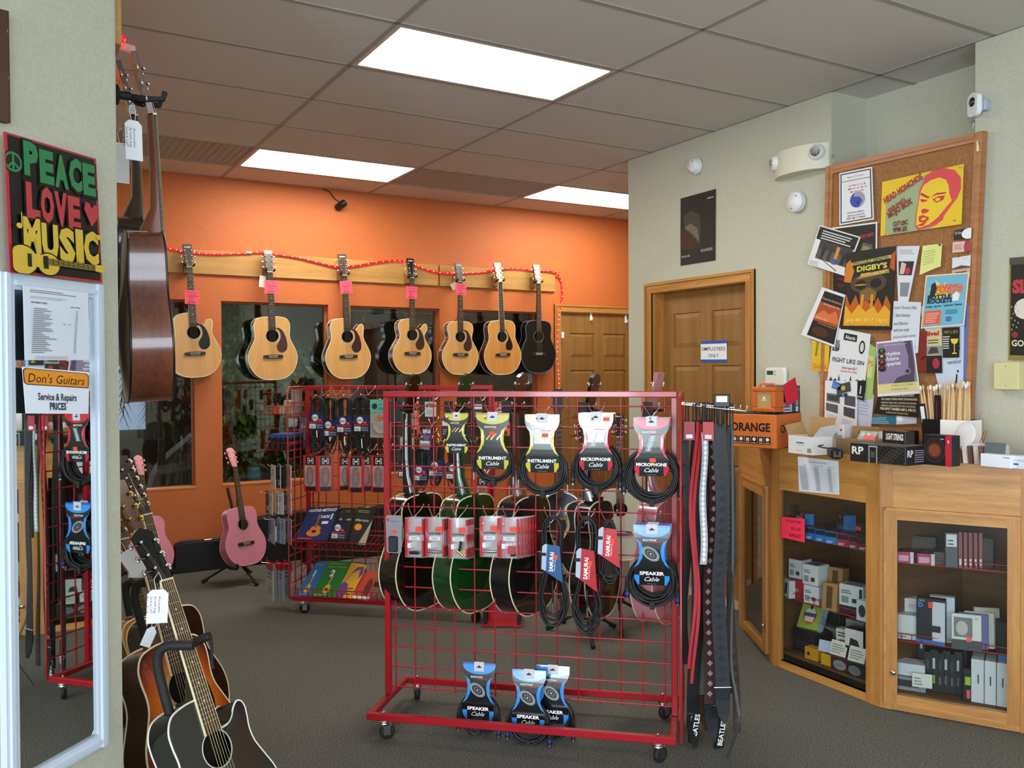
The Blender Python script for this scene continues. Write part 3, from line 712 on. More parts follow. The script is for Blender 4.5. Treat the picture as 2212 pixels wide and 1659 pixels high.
def cable_pack(M, kind, label, k=1.0, R=.085, sticker=None, lie=False, plugs=True, cable=True, seed=1):
    acc = {'INSTRUMENT': 'c9c22e', 'MICROPHONE': 'cf2036', 'SPEAKER': '2f8fe0'}[kind]; acc2 = {'INSTRUMENT': 'b08c3a', 'MICROPHONE': 'a01428', 'SPEAKER': '1f58b0'}[kind]
    t = thing('packaged_cable', label, 'cable', M @ Matrix.Scale(k, 4), 'boxed audio cables'); A, B = paint(acc, .18, coat=.5), paint(acc2, .2, coat=.5)
    w, h = .138, .228
    prof = [(.069, 0), (.069, -.03), (.063, -.048), (.050, -.066), (.046, -.09), (.046, -.115), (.052, -.138), (.062, -.155), (.0665, -.163), (.0665, -.205), (.052, -.228)]
    out = [(-x, y) for x, y in prof]+[(x, y) for x, y in prof[::-1]]
    mb = MB()
    def cz(y): return .006*math.sin(max(0, min(1, -y/.228))*math.pi)
    def P(pts, z, mat):
        mb.add([(x, y, cz(y)+z) for x, y in pts], [tuple(range(len(pts)))], mat)
    rows = prof; V = []; F = []
    for x, y in rows:
        for s in (-1, -.33, .33, 1): V.append((s*x, y, cz(y)))
    F = [(i*4+j, i*4+4+j, i*4+5+j, i*4+1+j) for i in range(len(rows)-1) for j in range(3)]
    mb.add(V, F, CARDBLK); mb.add([(x, y, z-.0015) for x, y, z in V], [f[::-1] for f in F], CARDBLK)
    n = len(rows)
    for s, c in ((0, 1), (3, -1)):
        E = [V[i*4+s] for i in range(n)]; mb.add(E+[(x, y, z-.0015) for x, y, z in E], [(i, i+1, n+i+1, n+i)[::c] for i in range(n-1)], WHITE)
    # printed flap, crescents, corners
    P([(-.069, 0), *halfell(0, -.012, .069, .034, 180, 360), (.069, 0)], .0006, A); P([(-.069, 0), (.069, 0), (.069, -.008), (-.069, -.008)][::-1], .0008, B)
    for s in (-1, 1):
        c = [(s*.063, -.050), (s*.0505, -.066), (s*.0465, -.09), (s*.0465, -.115), (s*.0525, -.138), (s*.0665, -.163), (s*.050, -.150), (s*.036, -.125), (s*.032, -.095), (s*.038, -.07)]
        P(c if s > 0 else c[::-1], .0006, A)
        c = [(s*.0655, -.19), (s*.0655, -.205), (s*.053, -.2265), (s*.047, -.2265), (s*.047, -.19)]; P(c if s < 0 else c[::-1], .0006, A)
    card = mb.build('card', t)
    mb = MB()
    mb.text('ROXTONE', -.034, -.060, .0075, WHITE, align='l', bold=.02, shear=.4, z=.0066, width=.052); mb.box((-.006, -.0655, .0062), (.036, -.063, .0066), paint('c21a28', .4))
    mb.text(kind, 0, -.188, .0125, WHITE, align='c', bold=.035, z=.0062, width={'INSTRUMENT': .115, 'MICROPHONE': .118, 'SPEAKER': .092}[kind])
    mb.text('Cable', 0, -.212, .017, WHITE, align='c', shear=.5, z=.0042, width=.055); mb.box((-.018, -.2225, .0026), (.018, -.2215, .003), paint('888888', .5))
    if kind == 'SPEAKER':
        for r0, c in ((.036, 'a8adb0'), (.033, '2a2c2e'), (.030, 'c9ced0'), (.027, '202224'), (.018, '55585a'), (.011, '101012'), (.004, 'd8d8d8')):
            a = math.radians(-35); mb.add([(r0*math.cos(q*math.pi/12)*math.cos(a)-.62*r0*math.sin(q*math.pi/12)*math.sin(a)-.004, -.108+r0*math.cos(q*math.pi/12)*math.sin(a)+.62*r0*math.sin(q*math.pi/12)*math.cos(a), .0086-.0012*r0/.036) for q in range(24)], [tuple(range(24))], paint(c, .3))
    elif kind == 'MICROPHONE':
        p = [(-.012+.018*i/8, -.128+.055*i/8) for i in range(9)]; mb.tube([(x, y, .0075) for x, y in p], .0022, paint('d8e8ea', .3), 5)
        for x, y in p: mb.box((x-.011, y-.0012, .0068), (x+.011, y+.0012, .0078), paint('d8e8ea', .3))
    else:
        for i, (x, c) in enumerate(((-.022, 'c08a4a'), (-.004, 'd8b45a'), (.020, 'e0cfa8'))):
            mb.add([(x, -.10, .0076), (x+.016, -.083, .0076), (x+.022, -.083, .0076), (x+.006, -.10, .0076)], [(0, 3, 2, 1)][::1], paint(c, .25, .6)); mb.add([(x-.004, -.108, .0076), (x, -.10, .0076), (x+.006, -.10, .0076), (x+.002, -.108, .0076)], [(0, 3, 2, 1)], paint(c, .25, .6))
    o = mb.build('print', card); o['kind'] = 'stuff'
    mb = MB(); mb.box((-.021, -.034, .003), (.021, .004, .0045), paint('c9c9d2', .4)); mb.prism([(-.012, -.016), (-.006, -.02), (.006, -.02), (.012, -.016), (.005, -.014), (0, -.009), (-.005, -.014)], .0046, .005, paint('3a1214', .6)); mb.build('hang_tab', card)
    if sticker:
        mb = MB(); mb.box((sticker[0]-.012, sticker[1]-.0075, .0062), (sticker[0]+.012, sticker[1]+.0075, .0082), paint('f4481e', .6)); mb.build('price_sticker', card)
    if cable:
        mb = MB(); coil_loops(mb, -.125-R, R, 13, seed=seed, zoff=-.010)
        mb.cbox((.0, -.125-2*R, -.014), (.018, .03, .03), RUBBER); mb.build('cable_coil', t)
    if plugs:
        for s, dy in ((-1, 0), (1, -.015)):
            mb = MB(); x = s*(R+.004); y = -.125-R-.04+dy
            if kind == 'INSTRUMENT':
                mb.tube([(x, y+.05, -.01), (x, y, -.01)], .0055, RUBBER, 8); mb.tube([(x, y, -.01), (x, y-.03, -.01)], .0032, STEEL, 8)
            else:
                mb.tube([(x, y+.055, -.01), (x, y+.02, -.01), (x, y+.02, -.01), (x, y-.025, -.01)], [.006, .009, .0095, .0095], RUBBER, 10); mb.tube([(x, y-.004, -.01), (x, y-.014, -.01)], .0102, paint('1d2f9a' if kind == 'SPEAKER' else '222226', .4), 10); mb.tube([(x, y-.025, -.01), (x, y-.032, -.01)], .007, STEEL, 10)
            mb.build('plug', t)
    return t
def RM_(u, w, z, M=MR1, tilt=0., yaw=0.):
    """local frame facing the shopper in front of a rack: x along the rack, y up, z towards the front"""
    return M @ T(u, w, z) @ Rx(math.pi/2) @ Ry(yaw) @ Rx(tilt)
packs = [('INSTRUMENT', 986, 892, .10, .72, .0, None, 'small yellow and black instrument cable card with short patch leads'),
 ('INSTRUMENT', 1064, 892, .10, 1.0, .078, (0, -.082), 'yellow instrument cable card with thin coil, second in the top row'),
 ('INSTRUMENT', 1171, 895, .10, 1.02, .096, (.012, -.082), 'yellow instrument cable card with thick coil, third in the top row'),
 ('MICROPHONE', 1287, 892, .10, 1.0, .090, (.042, -.024), 'red microphone cable card, left of the two'),
 ('MICROPHONE', 1407, 902, .09, 1.0, .104, (.005, -.165), 'red microphone cable card with the largest coil, by the right post'),
 ('SPEAKER', 1408, 1134, .09, 1.03, .093, None, 'blue speaker cable card hanging low by the right post')]
for i, (kd, px, py, w, k, R_, st, lb) in enumerate(packs):
    p = rp(px, py, w); cable_pack(RM_(p.x, w, p.z), kd, lb, k, R_/k if R_ else .08, st, plugs=bool(R_), cable=bool(R_), seed=i+3)
    q = rp(px+2, py-14, RD/2); hook(rack1, q.x, 1.349 if py < 1000 else .917, out=.15)
    if i in (3, 4, 5):   # a second package behind
        cable_pack(RM_(p.x+.004, w+.045, p.z), kd, lb.split(',')[0].replace(' card', ' card')+', behind another on its hook' if False else {3: 'microphone cable card mostly hidden behind the left red one', 4: 'microphone cable card mostly hidden behind the right red one', 5: 'speaker cable card mostly hidden behind the hanging blue one'}[i], k, R_/k*.97, None, plugs=False, seed=i+20)
# short patch leads round the small card
p = rp(986, 892, .10); M = RM_(p.x, .108, p.z); t = thing('patch_lead_bundle', 'tangle of short black patch leads with gold plugs behind the small yellow card', 'cable', M, None)
rnd = random.Random(5)
for s in (-1, 1):
    for j in range(3):
        mb = MB(); x = s*(.03+.012*j); y = -.075-.012*j
        mb.tube([(0, -.03, -.01), (s*.03, -.055+.01*j, -.014), (x, y, -.012)], .003, CABLE, 6); mb.tube([(x, y, -.012), (x+s*.022, y-.03, -.008)], .0075, RUBBER, 8); mb.tube([(x+s*.022, y-.03, -.008), (x+s*.03, y-.046+.02*j, -.004)], .004, GOLD, 8); mb.build('lead', t)
# three speaker cables standing on the carpet inside the base
for i, (px, py, w, lb) in enumerate(((1029, 1432, .10, 'blue speaker cable card standing on the carpet, left of the three'), (1138, 1474, .055, 'blue speaker cable card standing on the carpet, nearest the base bar'), (1190, 1470, .125, 'blue speaker cable card standing on the carpet, behind another at the right'))):
    p = rp(px, py, w); z = .292
    cable_pack(RM_(p.x, w+.05, z, tilt=-.12), 'SPEAKER', lb, 1.0, .082, None, seed=i+40)
# ---------------------------------------------------------------- slim bundles with slanted band cards
def band_cable(M, label, Ltot, Wd, col, col2, cy, ch, tail=True, seed=0):
    t = thing('banded_cable', label, 'cable', M, 'tied cables with slanted band cards'); rnd = random.Random(seed); mb = MB()
    for i in range(9):
        x = rnd.uniform(-.008, .008); wtop = Wd*(.55+.05*(i % 4)); wb = Wd*(.78+.06*(i % 4)); z = rnd.uniform(-.022, .0); lb = -Ltot*(1-.05*(i % 3))
        pts = [(x, -.004*(i % 3), z), (x+wtop*.7, -.02, z), (x+wtop, -.07, z), (x+wtop*.75, cy-ch*.3, z), (x+wb, cy-ch*.8-.03, z), (x+wb, lb*.85, z), (x+wb*.55, lb*.97, z), (x, lb, z), (x-wb*.55, lb*.97, z), (x-wb, lb*.85, z), (x-wb, cy-ch*.8-.03, z), (x-wtop*.75, cy-ch*.3, z), (x-wtop, -.07, z), (x-wtop*.7, -.02, z)]
        mb.tube(catmull(pts, 3, True), .0043, CABLE, 6, True)
    mb.build('cable_coil', t)
    mb = MB(); wd = .066
    C = [(-wd/2-.004, cy+ch*.42), (-wd/2+.008, cy+ch*.5), (wd/2, cy+ch*.44), (wd/2+.012, cy-ch*.72), (-wd/2-.008, cy-ch*.3)]
    mb.prism(C[::-1], .012, .0135, paint(col, .2, coat=.5))
    mb.prism([C[0], C[1], (-wd/2+.016, cy+ch*.5), (-wd/2+.010, cy-ch*.36), C[4]][::-1], .0136, .0142, paint('aebdd4', .3))
    c = mb.build('band_card', t)
    mb = MB(); mb.text('SAMURAI', 0, 0, .016, WHITE, T(.005, cy-ch*.38, .0144) @ Rz(math.radians(86)), bold=.03, width=ch*.62); mb.text('INSTRUMENT CABLE', 0, 0, .005, WHITE, T(.014, cy-ch*.36, .0144) @ Rz(math.radians(86)), width=ch*.4); mb.build('lettering', c)
    mb = MB(); mb.cbox((.016, cy+.012, .0148), (.016, .018, .001), paint('f4481e', .6)); mb.build('price_sticker', c)
    mb = MB(); mb.box((-wd/2-.012, cy+ch*.12, -.02), (-wd/2+.012, cy+ch*.22, .0155), RUBBER); mb.build('tie', t)
    if tail:
        mb = MB(); mb.tube([(.002, cy-ch*.7, .004), (.004, -Ltot*.78, .006)], .0045, RUBBER, 8); mb.tube([(.004, -Ltot*.78, .006), (.004, -Ltot*.86, .006)], .0042, CHROME, 8); mb.build('plug', t)
for i, (px, py, ln, wd, col, cy, ch, lb) in enumerate(((1192, 1116, .44, .055, '2f5c8e', -.17, .125, 'tied black cable with a blue slanted band card'), (1266, 1118, .46, .055, 'b92a34', -.19, .14, 'tied black cable with a red slanted band card, longest of the row'), (1314, 1124, .25, .036, 'c8323c', -.09, .13, 'short tied cable with a red slanted band card beside the blue speaker cable'))):
    w = .10; p = rp(px, py, w); band_cable(RM_(p.x, w, p.z), lb, ln, wd, col, None, cy, ch, i < 2, seed=i); q = rp(px+2, py-16, RD/2); hook(rack1, q.x, .917, out=.15)
# ---------------------------------------------------------------- poly bags of adapters
FILM = film_mat('clear_poly_bag', (.85, .85, .88, 1), .22, .08)
_bag = {}
def bag(M, label, content=0, lean=0.):
    k = content
    if k not in _bag:
        w, h = .082, .165; parts = []
        mb = MB(); V = []; F = []; n = 6; rnd = random.Random(content)
        for i in range(n+1):
            for j in range(n+1): V.append((-w/2+w*i/n, -h*j/n, rnd.uniform(-.002, .003)+.004*math.sin(math.pi*j/n)))
        F = [(i*(n+1)+j, i*(n+1)+j+1, (i+1)*(n+1)+j+1, (i+1)*(n+1)+j) for i in range(n) for j in range(n)]; mb.add(V, F, FILM, True); parts.append(('film', mb))
        mb = MB()
        for x0, x1, c in ((-w/2, -w/2+.010, 'c01822'), (w/2-.010, w/2-.003, 'c01822'), (w/2-.003, w/2, '16060a'), (-w/2-.002, -w/2, '16060a')): mb.box((x0, -h+.004, .0042), (x1, -.004, .0048), paint(c, .3))
        mb.box((-.024, -.092, .0074), (.024, -.076, .0078), paint('d8d4d6', .5)); mb.text('ROXTONE', 0, -.069, .008, paint('2a1c20', .5), align='c', shear=.3, z=.0075, width=.05, bold=.02); mb.box((-.03, -.125, .0066), (-.016, -.105, .007), paint('e6e6ea', .4)); mb.text('RA22', 0, -.087, .007, paint('333333', .5), align='c', z=.008, width=.02); parts.append(('bag_print', mb))
        mb = MB(); mb.cbox((.018, -.046, .0082), (.026, .018, .001), paint('f4481e', .6)); parts.append(('price_sticker', mb))
        mb = MB()
        if content == 0: mb.tube([(-.022, -.145, .002), (.018, -.145, .002)], .007, RUBBER, 8)
        elif content == 1: mb.tube([(-.03, -.14, .002), (.03, -.14, .002)], .005, STEEL, 8); mb.tube([(-.01, -.14, .002), (.02, -.14, .002)], .007, paint('b0a890', .3, .8), 8)
        elif content == 2:
            mb.tube([(.012, -.09, .003), (.006, -.13, .003)], .006, RUBBER, 8); mb.tube([(-.006, -.13, .003), (.02, -.15, .003)], .006, GOLD, 8)
        else: mb.cbox((.01, -.13, .003), (.03, .03, .014), paint('b02a22', .4)); mb.cbox((.016, -.145, .003), (.02, .02, .012), RUBBER)
        parts.append(('adapter', mb)); t = thing('adapter_bag', label, 'bag', M, 'bagged adapters on the front rack')
        _bag[k] = [(n_, b.build(n_, t).data) for n_, b in parts]
        return t
    t = thing('adapter_bag', label, 'bag', M, 'bagged adapters on the front rack')
    for n_, me in _bag[k]: link(n_, me, t)
    return t
nm = ['first', 'second', 'third', 'fourth', 'fifth']
for i, (px, py, c, nb) in enumerate(((896, 1118, 0, 4), (940, 1118, 1, 4), (990, 1120, 2, 4), (1058, 1116, 1, 4), (1100, 1118, 3, 7))):
    q = rp(px+4, py-14, RD/2); hook(rack1, q.x, .917, out=.15)
    for j in range(nb):
        w = .085+.018*j; p = rp(px, py, .085); yaw = .05*j*(1 if i != 4 else 3.2)*(-1 if i < 2 else 1)
        lb = 'front clear bag with red stripes on the %s bag hook from the left' % nm[i] if j == 0 else 'clear bag tucked behind the front one on the %s bag hook' % nm[i]
        bag(RM_(p.x+.003*j+(.007*j if i == 4 else 0), w, p.z-.0015*j, yaw=yaw), lb, c)
# grey blister with a black battery-like unit
p = rp(851, 1113, .085); t = thing('blister_pack', 'grey blister card with a black plug-in unit, at the left post', 'blister pack', RM_(p.x, .085, p.z), None); q = rp(855, 1095, RD/2); hook(rack1, q.x, .917, out=.15)
mb = MB(); mb.prism([(-.036, -.01), (-.03, 0), (.03, 0), (.036, -.01), (.032, -.15), (.026, -.156), (-.026, -.156), (-.032, -.15)], -.001, .001, film_mat('smoky_blister', (.35, .36, .40, 1), .75, .1)); mb.build('card', t)
mb = MB(); mb.bbox((-.02, -.15, .001), (.018, -.085, .016), paint('1b1d20', .5), .004); mb.build('unit', t); mb = MB(); mb.cbox((0, -.068, .002), (.022, .014, .001), paint('f4481e', .6)); mb.build('price_sticker', t)
mb = MB(); mb.lathe([(.006, 0), (.006, .0006)], paint('c8502a', .4), 12, T(-.026, -.018, .0012)); mb.box((-.018, -.026, .0012), (.02, -.0235, .0016), paint('5a5c62', .5)); mb.build('print', t)
# empty hooks high on the left
for px in (915,):
    q = rp(px, 880, RD/2); hook(rack1, q.x, 1.349); hook(rack1, q.x+.01, 1.262)
# ---------------------------------------------------------------- guitars hanging on the back of the front rack
def solid(c, r=.22, coat=.8): return paint(c, r, coat=coat)
BACKN = Vector((-.44, .90, 0))
bspec = lambda c, b, **k: dict(dict(shape='dread', top=solid(c), side=solid(c), binding=b, neck=solid(c), head=solid(c)), **k)
BG = [((880, 893), 1309, bspec('150a08', CREAM, hshape='pointed'), 'dark brown guitar with cream binding hanging behind the front rack, seen from behind'),
 ((992, 893), 1309, bspec('0c3a14', CREAM, hshape='pointed'), 'green guitar hanging behind the front rack, seen from behind'),
 ((1112, 893), 1312, bspec('111214', CREAM, neck=NECKWOOD, head_back=solid('4a2a16'), hshape='flare'), 'matte black guitar with brown headstock hanging behind the bagged adapters'),
 ((1268, 896), 1300, bspec('0d0b0b', paint('d8d4cc', .4), shape='om', wide=.85, hshape='flare', depth=.08), 'slim black guitar with white binding hanging behind the tied cables'),
 ((1404, 896), 1306, bspec('b8757e', paint('d8b0a8', .4), hshape='square', button=CREAM), 'dusty pink guitar hanging behind the right end of the front rack')]
for (nx, ny), by, sp, lb in BG:
    w = .40; P = rp(nx, ny, w); Pw = MR1 @ P; base = Vector((Pw.x, Pw.y, Pw.z-NUT_Y*1.0))
    make_guitar(sp, base, (0, 0, 1), BACKN, lb, 1.0, 'guitars hung behind the front rack')
    Mh = MR1 @ T(P.x, 0, P.z+.02); t = thing('guitar_hook', 'black yoke hook on the front rack grid for the '+lb.split(' hanging')[0], 'guitar hanger', Mh, 'black yoke hooks on the front rack')
    n = (MR1.inverted().to_3x3() @ BACKN); sd = Vector((n.y, -n.x, 0))
    c = Vector((0, .40, 0)); mb = MB(); mb.tube([(0, .236, 0), (0, .30, 0), c-n*.05], .005, RUBBER, 6)
    for s in (-1, 1): mb.tube([c-n*.05, c-n*.045+sd*.03*s, c+sd*.033*s-n*.01, c+sd*.033*s+n*.02, c+sd*.033*s+n*.02+Vector((0, 0, .02))], .006, RUBBER, 6)
    mb.build('yoke', t)
    mb = MB(); mb.box((-.02, .2365, -.05), (.02, .24, .04), RUBBER); mb.build('plate', t)
# ================================================================ STOCK ON THE REAR RACK
def rp2(px, py, w): return rp(px, py, w, MR2)
def wp2(px, py, w): return MR2 @ rp2(px, py, w)
# cables with blue cards
def carded_cable(M, label, Lt=.21, seed=0, card_y=-.085, text='Lifetime', loops=15, k=1.0):
    t = thing('carded_cable', label, 'cable', M @ Matrix.Scale(k, 4), 'cables with blue cards on the rear rack'); rnd = random.Random(seed); mb = MB()
    for i in range(loops):
        x = rnd.uniform(-.012, .012); z = rnd.uniform(-.025, .0); w = .022+.005*(i % 4); L2 = Lt+rnd.uniform(-.03, .12)
        mb.tube(catmull([(x, 0, z), (x+w, -.02, z), (x+w*.8, -.09, z), (x+w*1.1, -L2*.8, z), (x, -L2, z), (x-w*1.1, -L2*.8, z), (x-w*.8, -.09, z), (x-w, -.02, z)], 3, True), .0038, CABLE, 5, True)
    mb.build('cable_coil', t); y = card_y; mb = MB()
    mb.box((-.05, y-.105, .006), (.05, y, .0085), paint('182552', .35)); M2 = T(-.05, y-.105, .0085)
    draw(mb, [('e', .42, .70, .21, .20, 'e8e8ea'), ('t', .42, .60, .17, 'RHC', '3a2530', {'align': 'c', 'width': .34, 'bold': .02}), ('r', .0, .37, .96, .47, 'b01c28'), ('r', .05, .06, .46, .33, 'dcdce0'), ('lines', .12, .10, .40, .24, 3, '444444'), ('t', .52, .22, .09, text, 'dcdce4', {'width': .42}), ('t', .52, .09, .09, 'Warranty' if text == 'Lifetime' else 'Series', 'dcdce4', {'width': .42}), ('r', .66, .50, .86, .62, 'f4481e')], .1, .105, M2)
    mb.build('card', t)
    mb = MB(); mb.tube([(.0, -Lt*.92, .004), (.004, -Lt*1.12, .006)], .004, CHROME, 6); mb.build('plug', t)
    return t
for i, (px, py, ww, lb) in enumerate(((684, 860, .07, 'black cable with blue card, leftmost on the rear rack top row'), (712, 860, .085, 'black cable with lower blue card, second on the rear rack top row'), (744, 860, .07, 'black cable with blue card, third on the rear rack top row'), (781, 858, .07, 'black cable with blue card beside the teal bag'))):
    p = rp2(px, py, ww); carded_cable(RM_(p.x, ww, p.z, MR2), lb, .22+.02*i, i, -.09-(.045 if i == 1 else .02*(i > 0)))
    for d in ((0,) if i else (0,)): hook(rack2, p.x, p.z+.055, out=.17)
for i, (px, py, lb) in enumerate(((877, 962, 'black cable on a blue series card seen through the front grid'), (908, 970, 'second black cable on a blue series card seen through the front grid'), (942, 960, 'black cable on a blue card behind the green guitar neck'), (980, 966, 'black cable on a blue card right of the green guitar neck'))):
    p = rp2(px, py, .07); carded_cable(RM_(p.x, .07, p.z, MR2), lb, .16, i+9, -.10, 'Tour Link', k=.95); hook(rack2, p.x, p.z+.055, out=.17)
# teal-topped bag with pale lead
def teal_bag():
    p = rp2(822, 863, .07); t = thing('bagged_lead', 'clear bag with teal header holding a coiled pale lead', 'bag', RM_(p.x, .07, p.z, MR2)); w, h = .135, .235
    mb = MB(); mb.box((-w/2, -h, -.002), (w/2, -.075, .002), FILM); mb.build('bag', t)
    mb = MB(); mb.box((-w/2, -.078, -.003), (w/2, 0, .003), paint('5cb3a4', .4)); draw(mb, [('e', .22, .45, .13, .24, '1a2422'), ('t', .40, .52, .13, 'Solo Series', '1a2e2c', {'width': .5}), ('lines', .40, .15, .9, .42, 3, '3f7a72')], w, .075, T(-w/2, -.075, .003)); mb.build('header', t)
    mb = MB()
    for i in range(5): mb.tube([((.036+.003*i)*math.cos(a*math.pi/10), -.15+(.046+.003*i)*math.sin(a*math.pi/10), .003+.001*i) for a in range(20)], .0025, paint('b09a72', .5), 5, True)
    mb.build('lead', t); mb = MB(); mb.cbox((-.0, -.115, .008), (.02, .018, .001), paint('f4481e', .6)); mb.build('price_sticker', t); hook(rack2, p.x, p.z+.04, out=.17)
teal_bag()
# red carded blisters
def red_blister(M, label, col='c8261c', fill=RUBBER, k=1.0, seed=0):
    t = thing('carded_blister', label, 'blister pack', M @ Matrix.Scale(k, 4), 'red carded leads on the rear rack'); w, h = .10, .225
    mb = MB(); mb.box((-w/2, -h, -.001), (w/2, 0, .001), paint(col, .4)); mb.box((-.034, -.058, .0012), (.034, -.004, .0018), paint('141012', .4)); mb.box((-.034, -h+.004, .0012), (.034, -h+.03, .0018), paint('141012', .4))
    for x in (-.014, .014): mb.box((x-.006, -.05, .002), (x+.006, -.014, .0024), WHITE); mb.box((x-.003, -.047, .0025), (x+.003, -.017, .0028), paint('141012', .4))
    mb.box((-.014, -.036, .002), (.014, -.028, .0024), WHITE); mb.build('card', t)
    mb = MB(); mb.bbox((-.036, -.19, .001), (.036, -.06, .022), FILM, .008); mb.build('blister', t)
    mb = MB(); rnd = random.Random(seed)
    for i in range(5): mb.tube([((.015+.002*i)*math.cos(a*math.pi/8), -.125+(.05+.002*i)*math.sin(a*math.pi/8), .006+.002*i) for a in range(16)], .003, fill, 5, True)
    mb.build('lead', t); mb = MB(); mb.cbox((.004, -.105, .0226), (.022, .016, .001), paint('f4481e', .6)); mb.build('price_sticker', t)
    return t
for i, (px, py, w, yaw, k, lb) in enumerate(((671, 984, .05, -.05, 1, 'red carded lead, front left on the rear rack middle row'), (703, 985, .10, .35, 1, 'red carded lead turned sideways, second on the rear rack'), (745, 986, .10, .6, .95, 'red carded black lead seen nearly edge-on'), (769, 986, .07, .12, 1, 'red carded black lead, centre of the rear rack'), (790, 984, .12, .5, 1, 'red carded black lead tucked behind the centre one'), (818, 985, .06, .05, 1, 'red carded black lead partly behind the front rack post'), (1042, 1030, .08, 0, .9, 'red carded lead low behind the thin yellow cable card'), (1110, 1030, .08, .2, .9, 'red carded lead low behind the thick yellow cable card'))):
    p = rp2(px, py, w); red_blister(RM_(p.x, w, p.z, MR2, yaw=yaw), lb, k=k, seed=i); hook(rack2, p.x, p.z+.05, out=.19)
for i, (px, py, w, lb) in enumerate(((890, 866, .07, 'bright red carded lead behind the front rack, top left'), (1085, 868, .08, 'red carded lead behind the yellow cable cards, top row'))):
    p = rp2(px, py, w); red_blister(RM_(p.x, w, p.z, MR2), lb, 'e03a1a', k=.9, seed=i+20); hook(rack2, p.x, p.z+.05, out=.17)
# small purple and grey pick packs seen through the front grid
for i, (px, py, w, h, c, lb) in enumerate(((880, 945, .09, .07, 'b7b4b8', 'white card of dark picks seen through the front grid'), (922, 925, .06, .08, '4a2462', 'purple string packet seen through the front grid'), (918, 950, .07, .06, '8a7f86', 'grey string packet below the purple one'), (930, 868, .07, .09, 'c4c0c2', 'white packet on the top row of the rear rack'), (1033, 870, .06, .10, '2a2624', 'black packet with orange sticker on the rear rack top row'), (965, 905, .07, .11, '26282c', 'dark grey packet beside the small yellow card'))):
    p = rp2(px, py, .08); Mq = RM_(p.x, .08, p.z, MR2); mb = MB(); mb.box((-w/2, -h, -.003), (w/2, 0, .003), paint(c, .4), Mq)
    if i == 0:
        for x in (-.02, .02): mb.prism([(x, -.055), (x+.014, -.03), (x+.008, -.024), (x-.008, -.024), (x-.014, -.03)], .0032, .004, BLACK, Mq)
    else: draw(mb, [('r', .1, .62, .9, .9, 'd8d2da' if c != 'c4c0c2' else '777777'), ('lines', .15, .15, .85, .5, 3, 'a49aa8')], w, h, Mq @ T(-w/2, -h, .003))
    tag(mb.build('accessory_packet'), lb, 'packet', 'small packets on the rear rack'); hook(rack2, p.x, p.z+.05, out=.17)
# ---- wire baskets with books
def basket(u0, u1, w0, w1, z, lip, t, dz=.05):
    """sloping wire tray fixed to the grid; front lip"""
    mb = MB(); r = .0022; n = int((u1-u0)/.032)
    for w_, z_ in ((w0, z+lip), (w0, z), (w1, z+dz), (w1, z+dz+.12)): mb.tube([(u0, w_, z_), (u1, w_, z_)], r*1.3, WIRE, 5)
    for i in range(n+1):
        u = u0+(u1-u0)*i/n; mb.tube([(u, w0, z+lip), (u, w0+.003, z), (u, w1, z+dz), (u, w1, z+dz+.12)], r, WIRE, 4)
    for u in (u0, u1): mb.tube([(u, w0, z+lip), (u, w1, z+dz+.12)], r*1.3, WIRE, 5)
    return mb.build('wire_basket', t)
za = rp2(700, 1187, -.02).z; zb = rp2(700, 1292, -.03).z
for z_, lb in ((za, 'a'), (max(zb, .115), 'b')): basket(.02, RL-.02, -.02, .215, z_, .045, rack2)
book_t = lambda *p: None
def book(name, tl, tr, br, bl, base, els, lb, wb=.0, wt=.15, th=.006):
    return sheet_from_quad(name, wp2(*tl, wt), wp2(*tr, wt), wp2(*br, wb), wp2(*bl, wb), base, els, lb, 'book', th, group='music books in the rear rack baskets')
GTR = lambda cx, cy, s, c1, c2: [('e', cx, cy-.06*s, .20*s, .10*s, c1), ('e', cx+.02*s, cy+.05*s, .15*s, .085*s, c1), ('r', cx-.03*s, cy+.08*s, cx+.03*s, cy+.38*s, c2), ('r', cx-.05*s, cy+.36*s, cx+.05*s, cy+.44*s, c2), ('e', cx, cy-.02*s, .07*s, .04*s, '40180a')]
book('music_book', (667, 1097), (735, 1093), (706, 1168), (638, 1166), '14255c', [('t', .06, .86, .085, 'GUITAR METHOD', 'e8ecf4', {'width': .88, 'bold': .03, 'shear': .15}), ('t', .42, .66, .08, 'GRADE', 'e8ecf4', {'width': .38, 'bold': .03, 'shear': .15}), ('t', .84, .62, .16, '1', 'e8ecf4', {'bold': .04}), ('r', .62, .48, .82, .56, 'd8dce4')]+GTR(.48, .28, 1.1, 'd0762a', '8a4a20')+[('r', .05, .02, .5, .06, 'c83040')], 'navy guitar method book, grade one, in the upper basket')
book('music_book', (737, 1097), (769, 1097), (748, 1170), (712, 1168), '101012', [('t', .1, .62, .07, 'william leavitt', 'e6e2d2', {'width': .8}), ('e', .5, .42, .2, .09, 'e88a22'), ('lines', .1, .86, .9, .95, 2, '8ca03a')], 'black guitar book with orange sun, left of two in the upper basket')
book('music_book', (772, 1095), (812, 1099), (789, 1178), (752, 1174), '121214', [('t', .06, .62, .07, 'william leavitt', 'e6e2d2', {'width': .75}), ('e', .32, .46, .2, .09, 'e88a22'), ('lines', .1, .86, .9, .95, 2, '8ca03a'), ('p', [(.55, .0), (1, 0), (1, .7)], 'a8a08c')], 'black guitar book with orange sun and grey photo corner, upper basket')
p = rp2(738, 1132, -.025); carded_cable(RM_(p.x, -.03, p.z+.09, MR2, tilt=-.25), 'loose blue carded cable lying in the upper book basket', .12, 31, -.085, k=.95, loops=3)
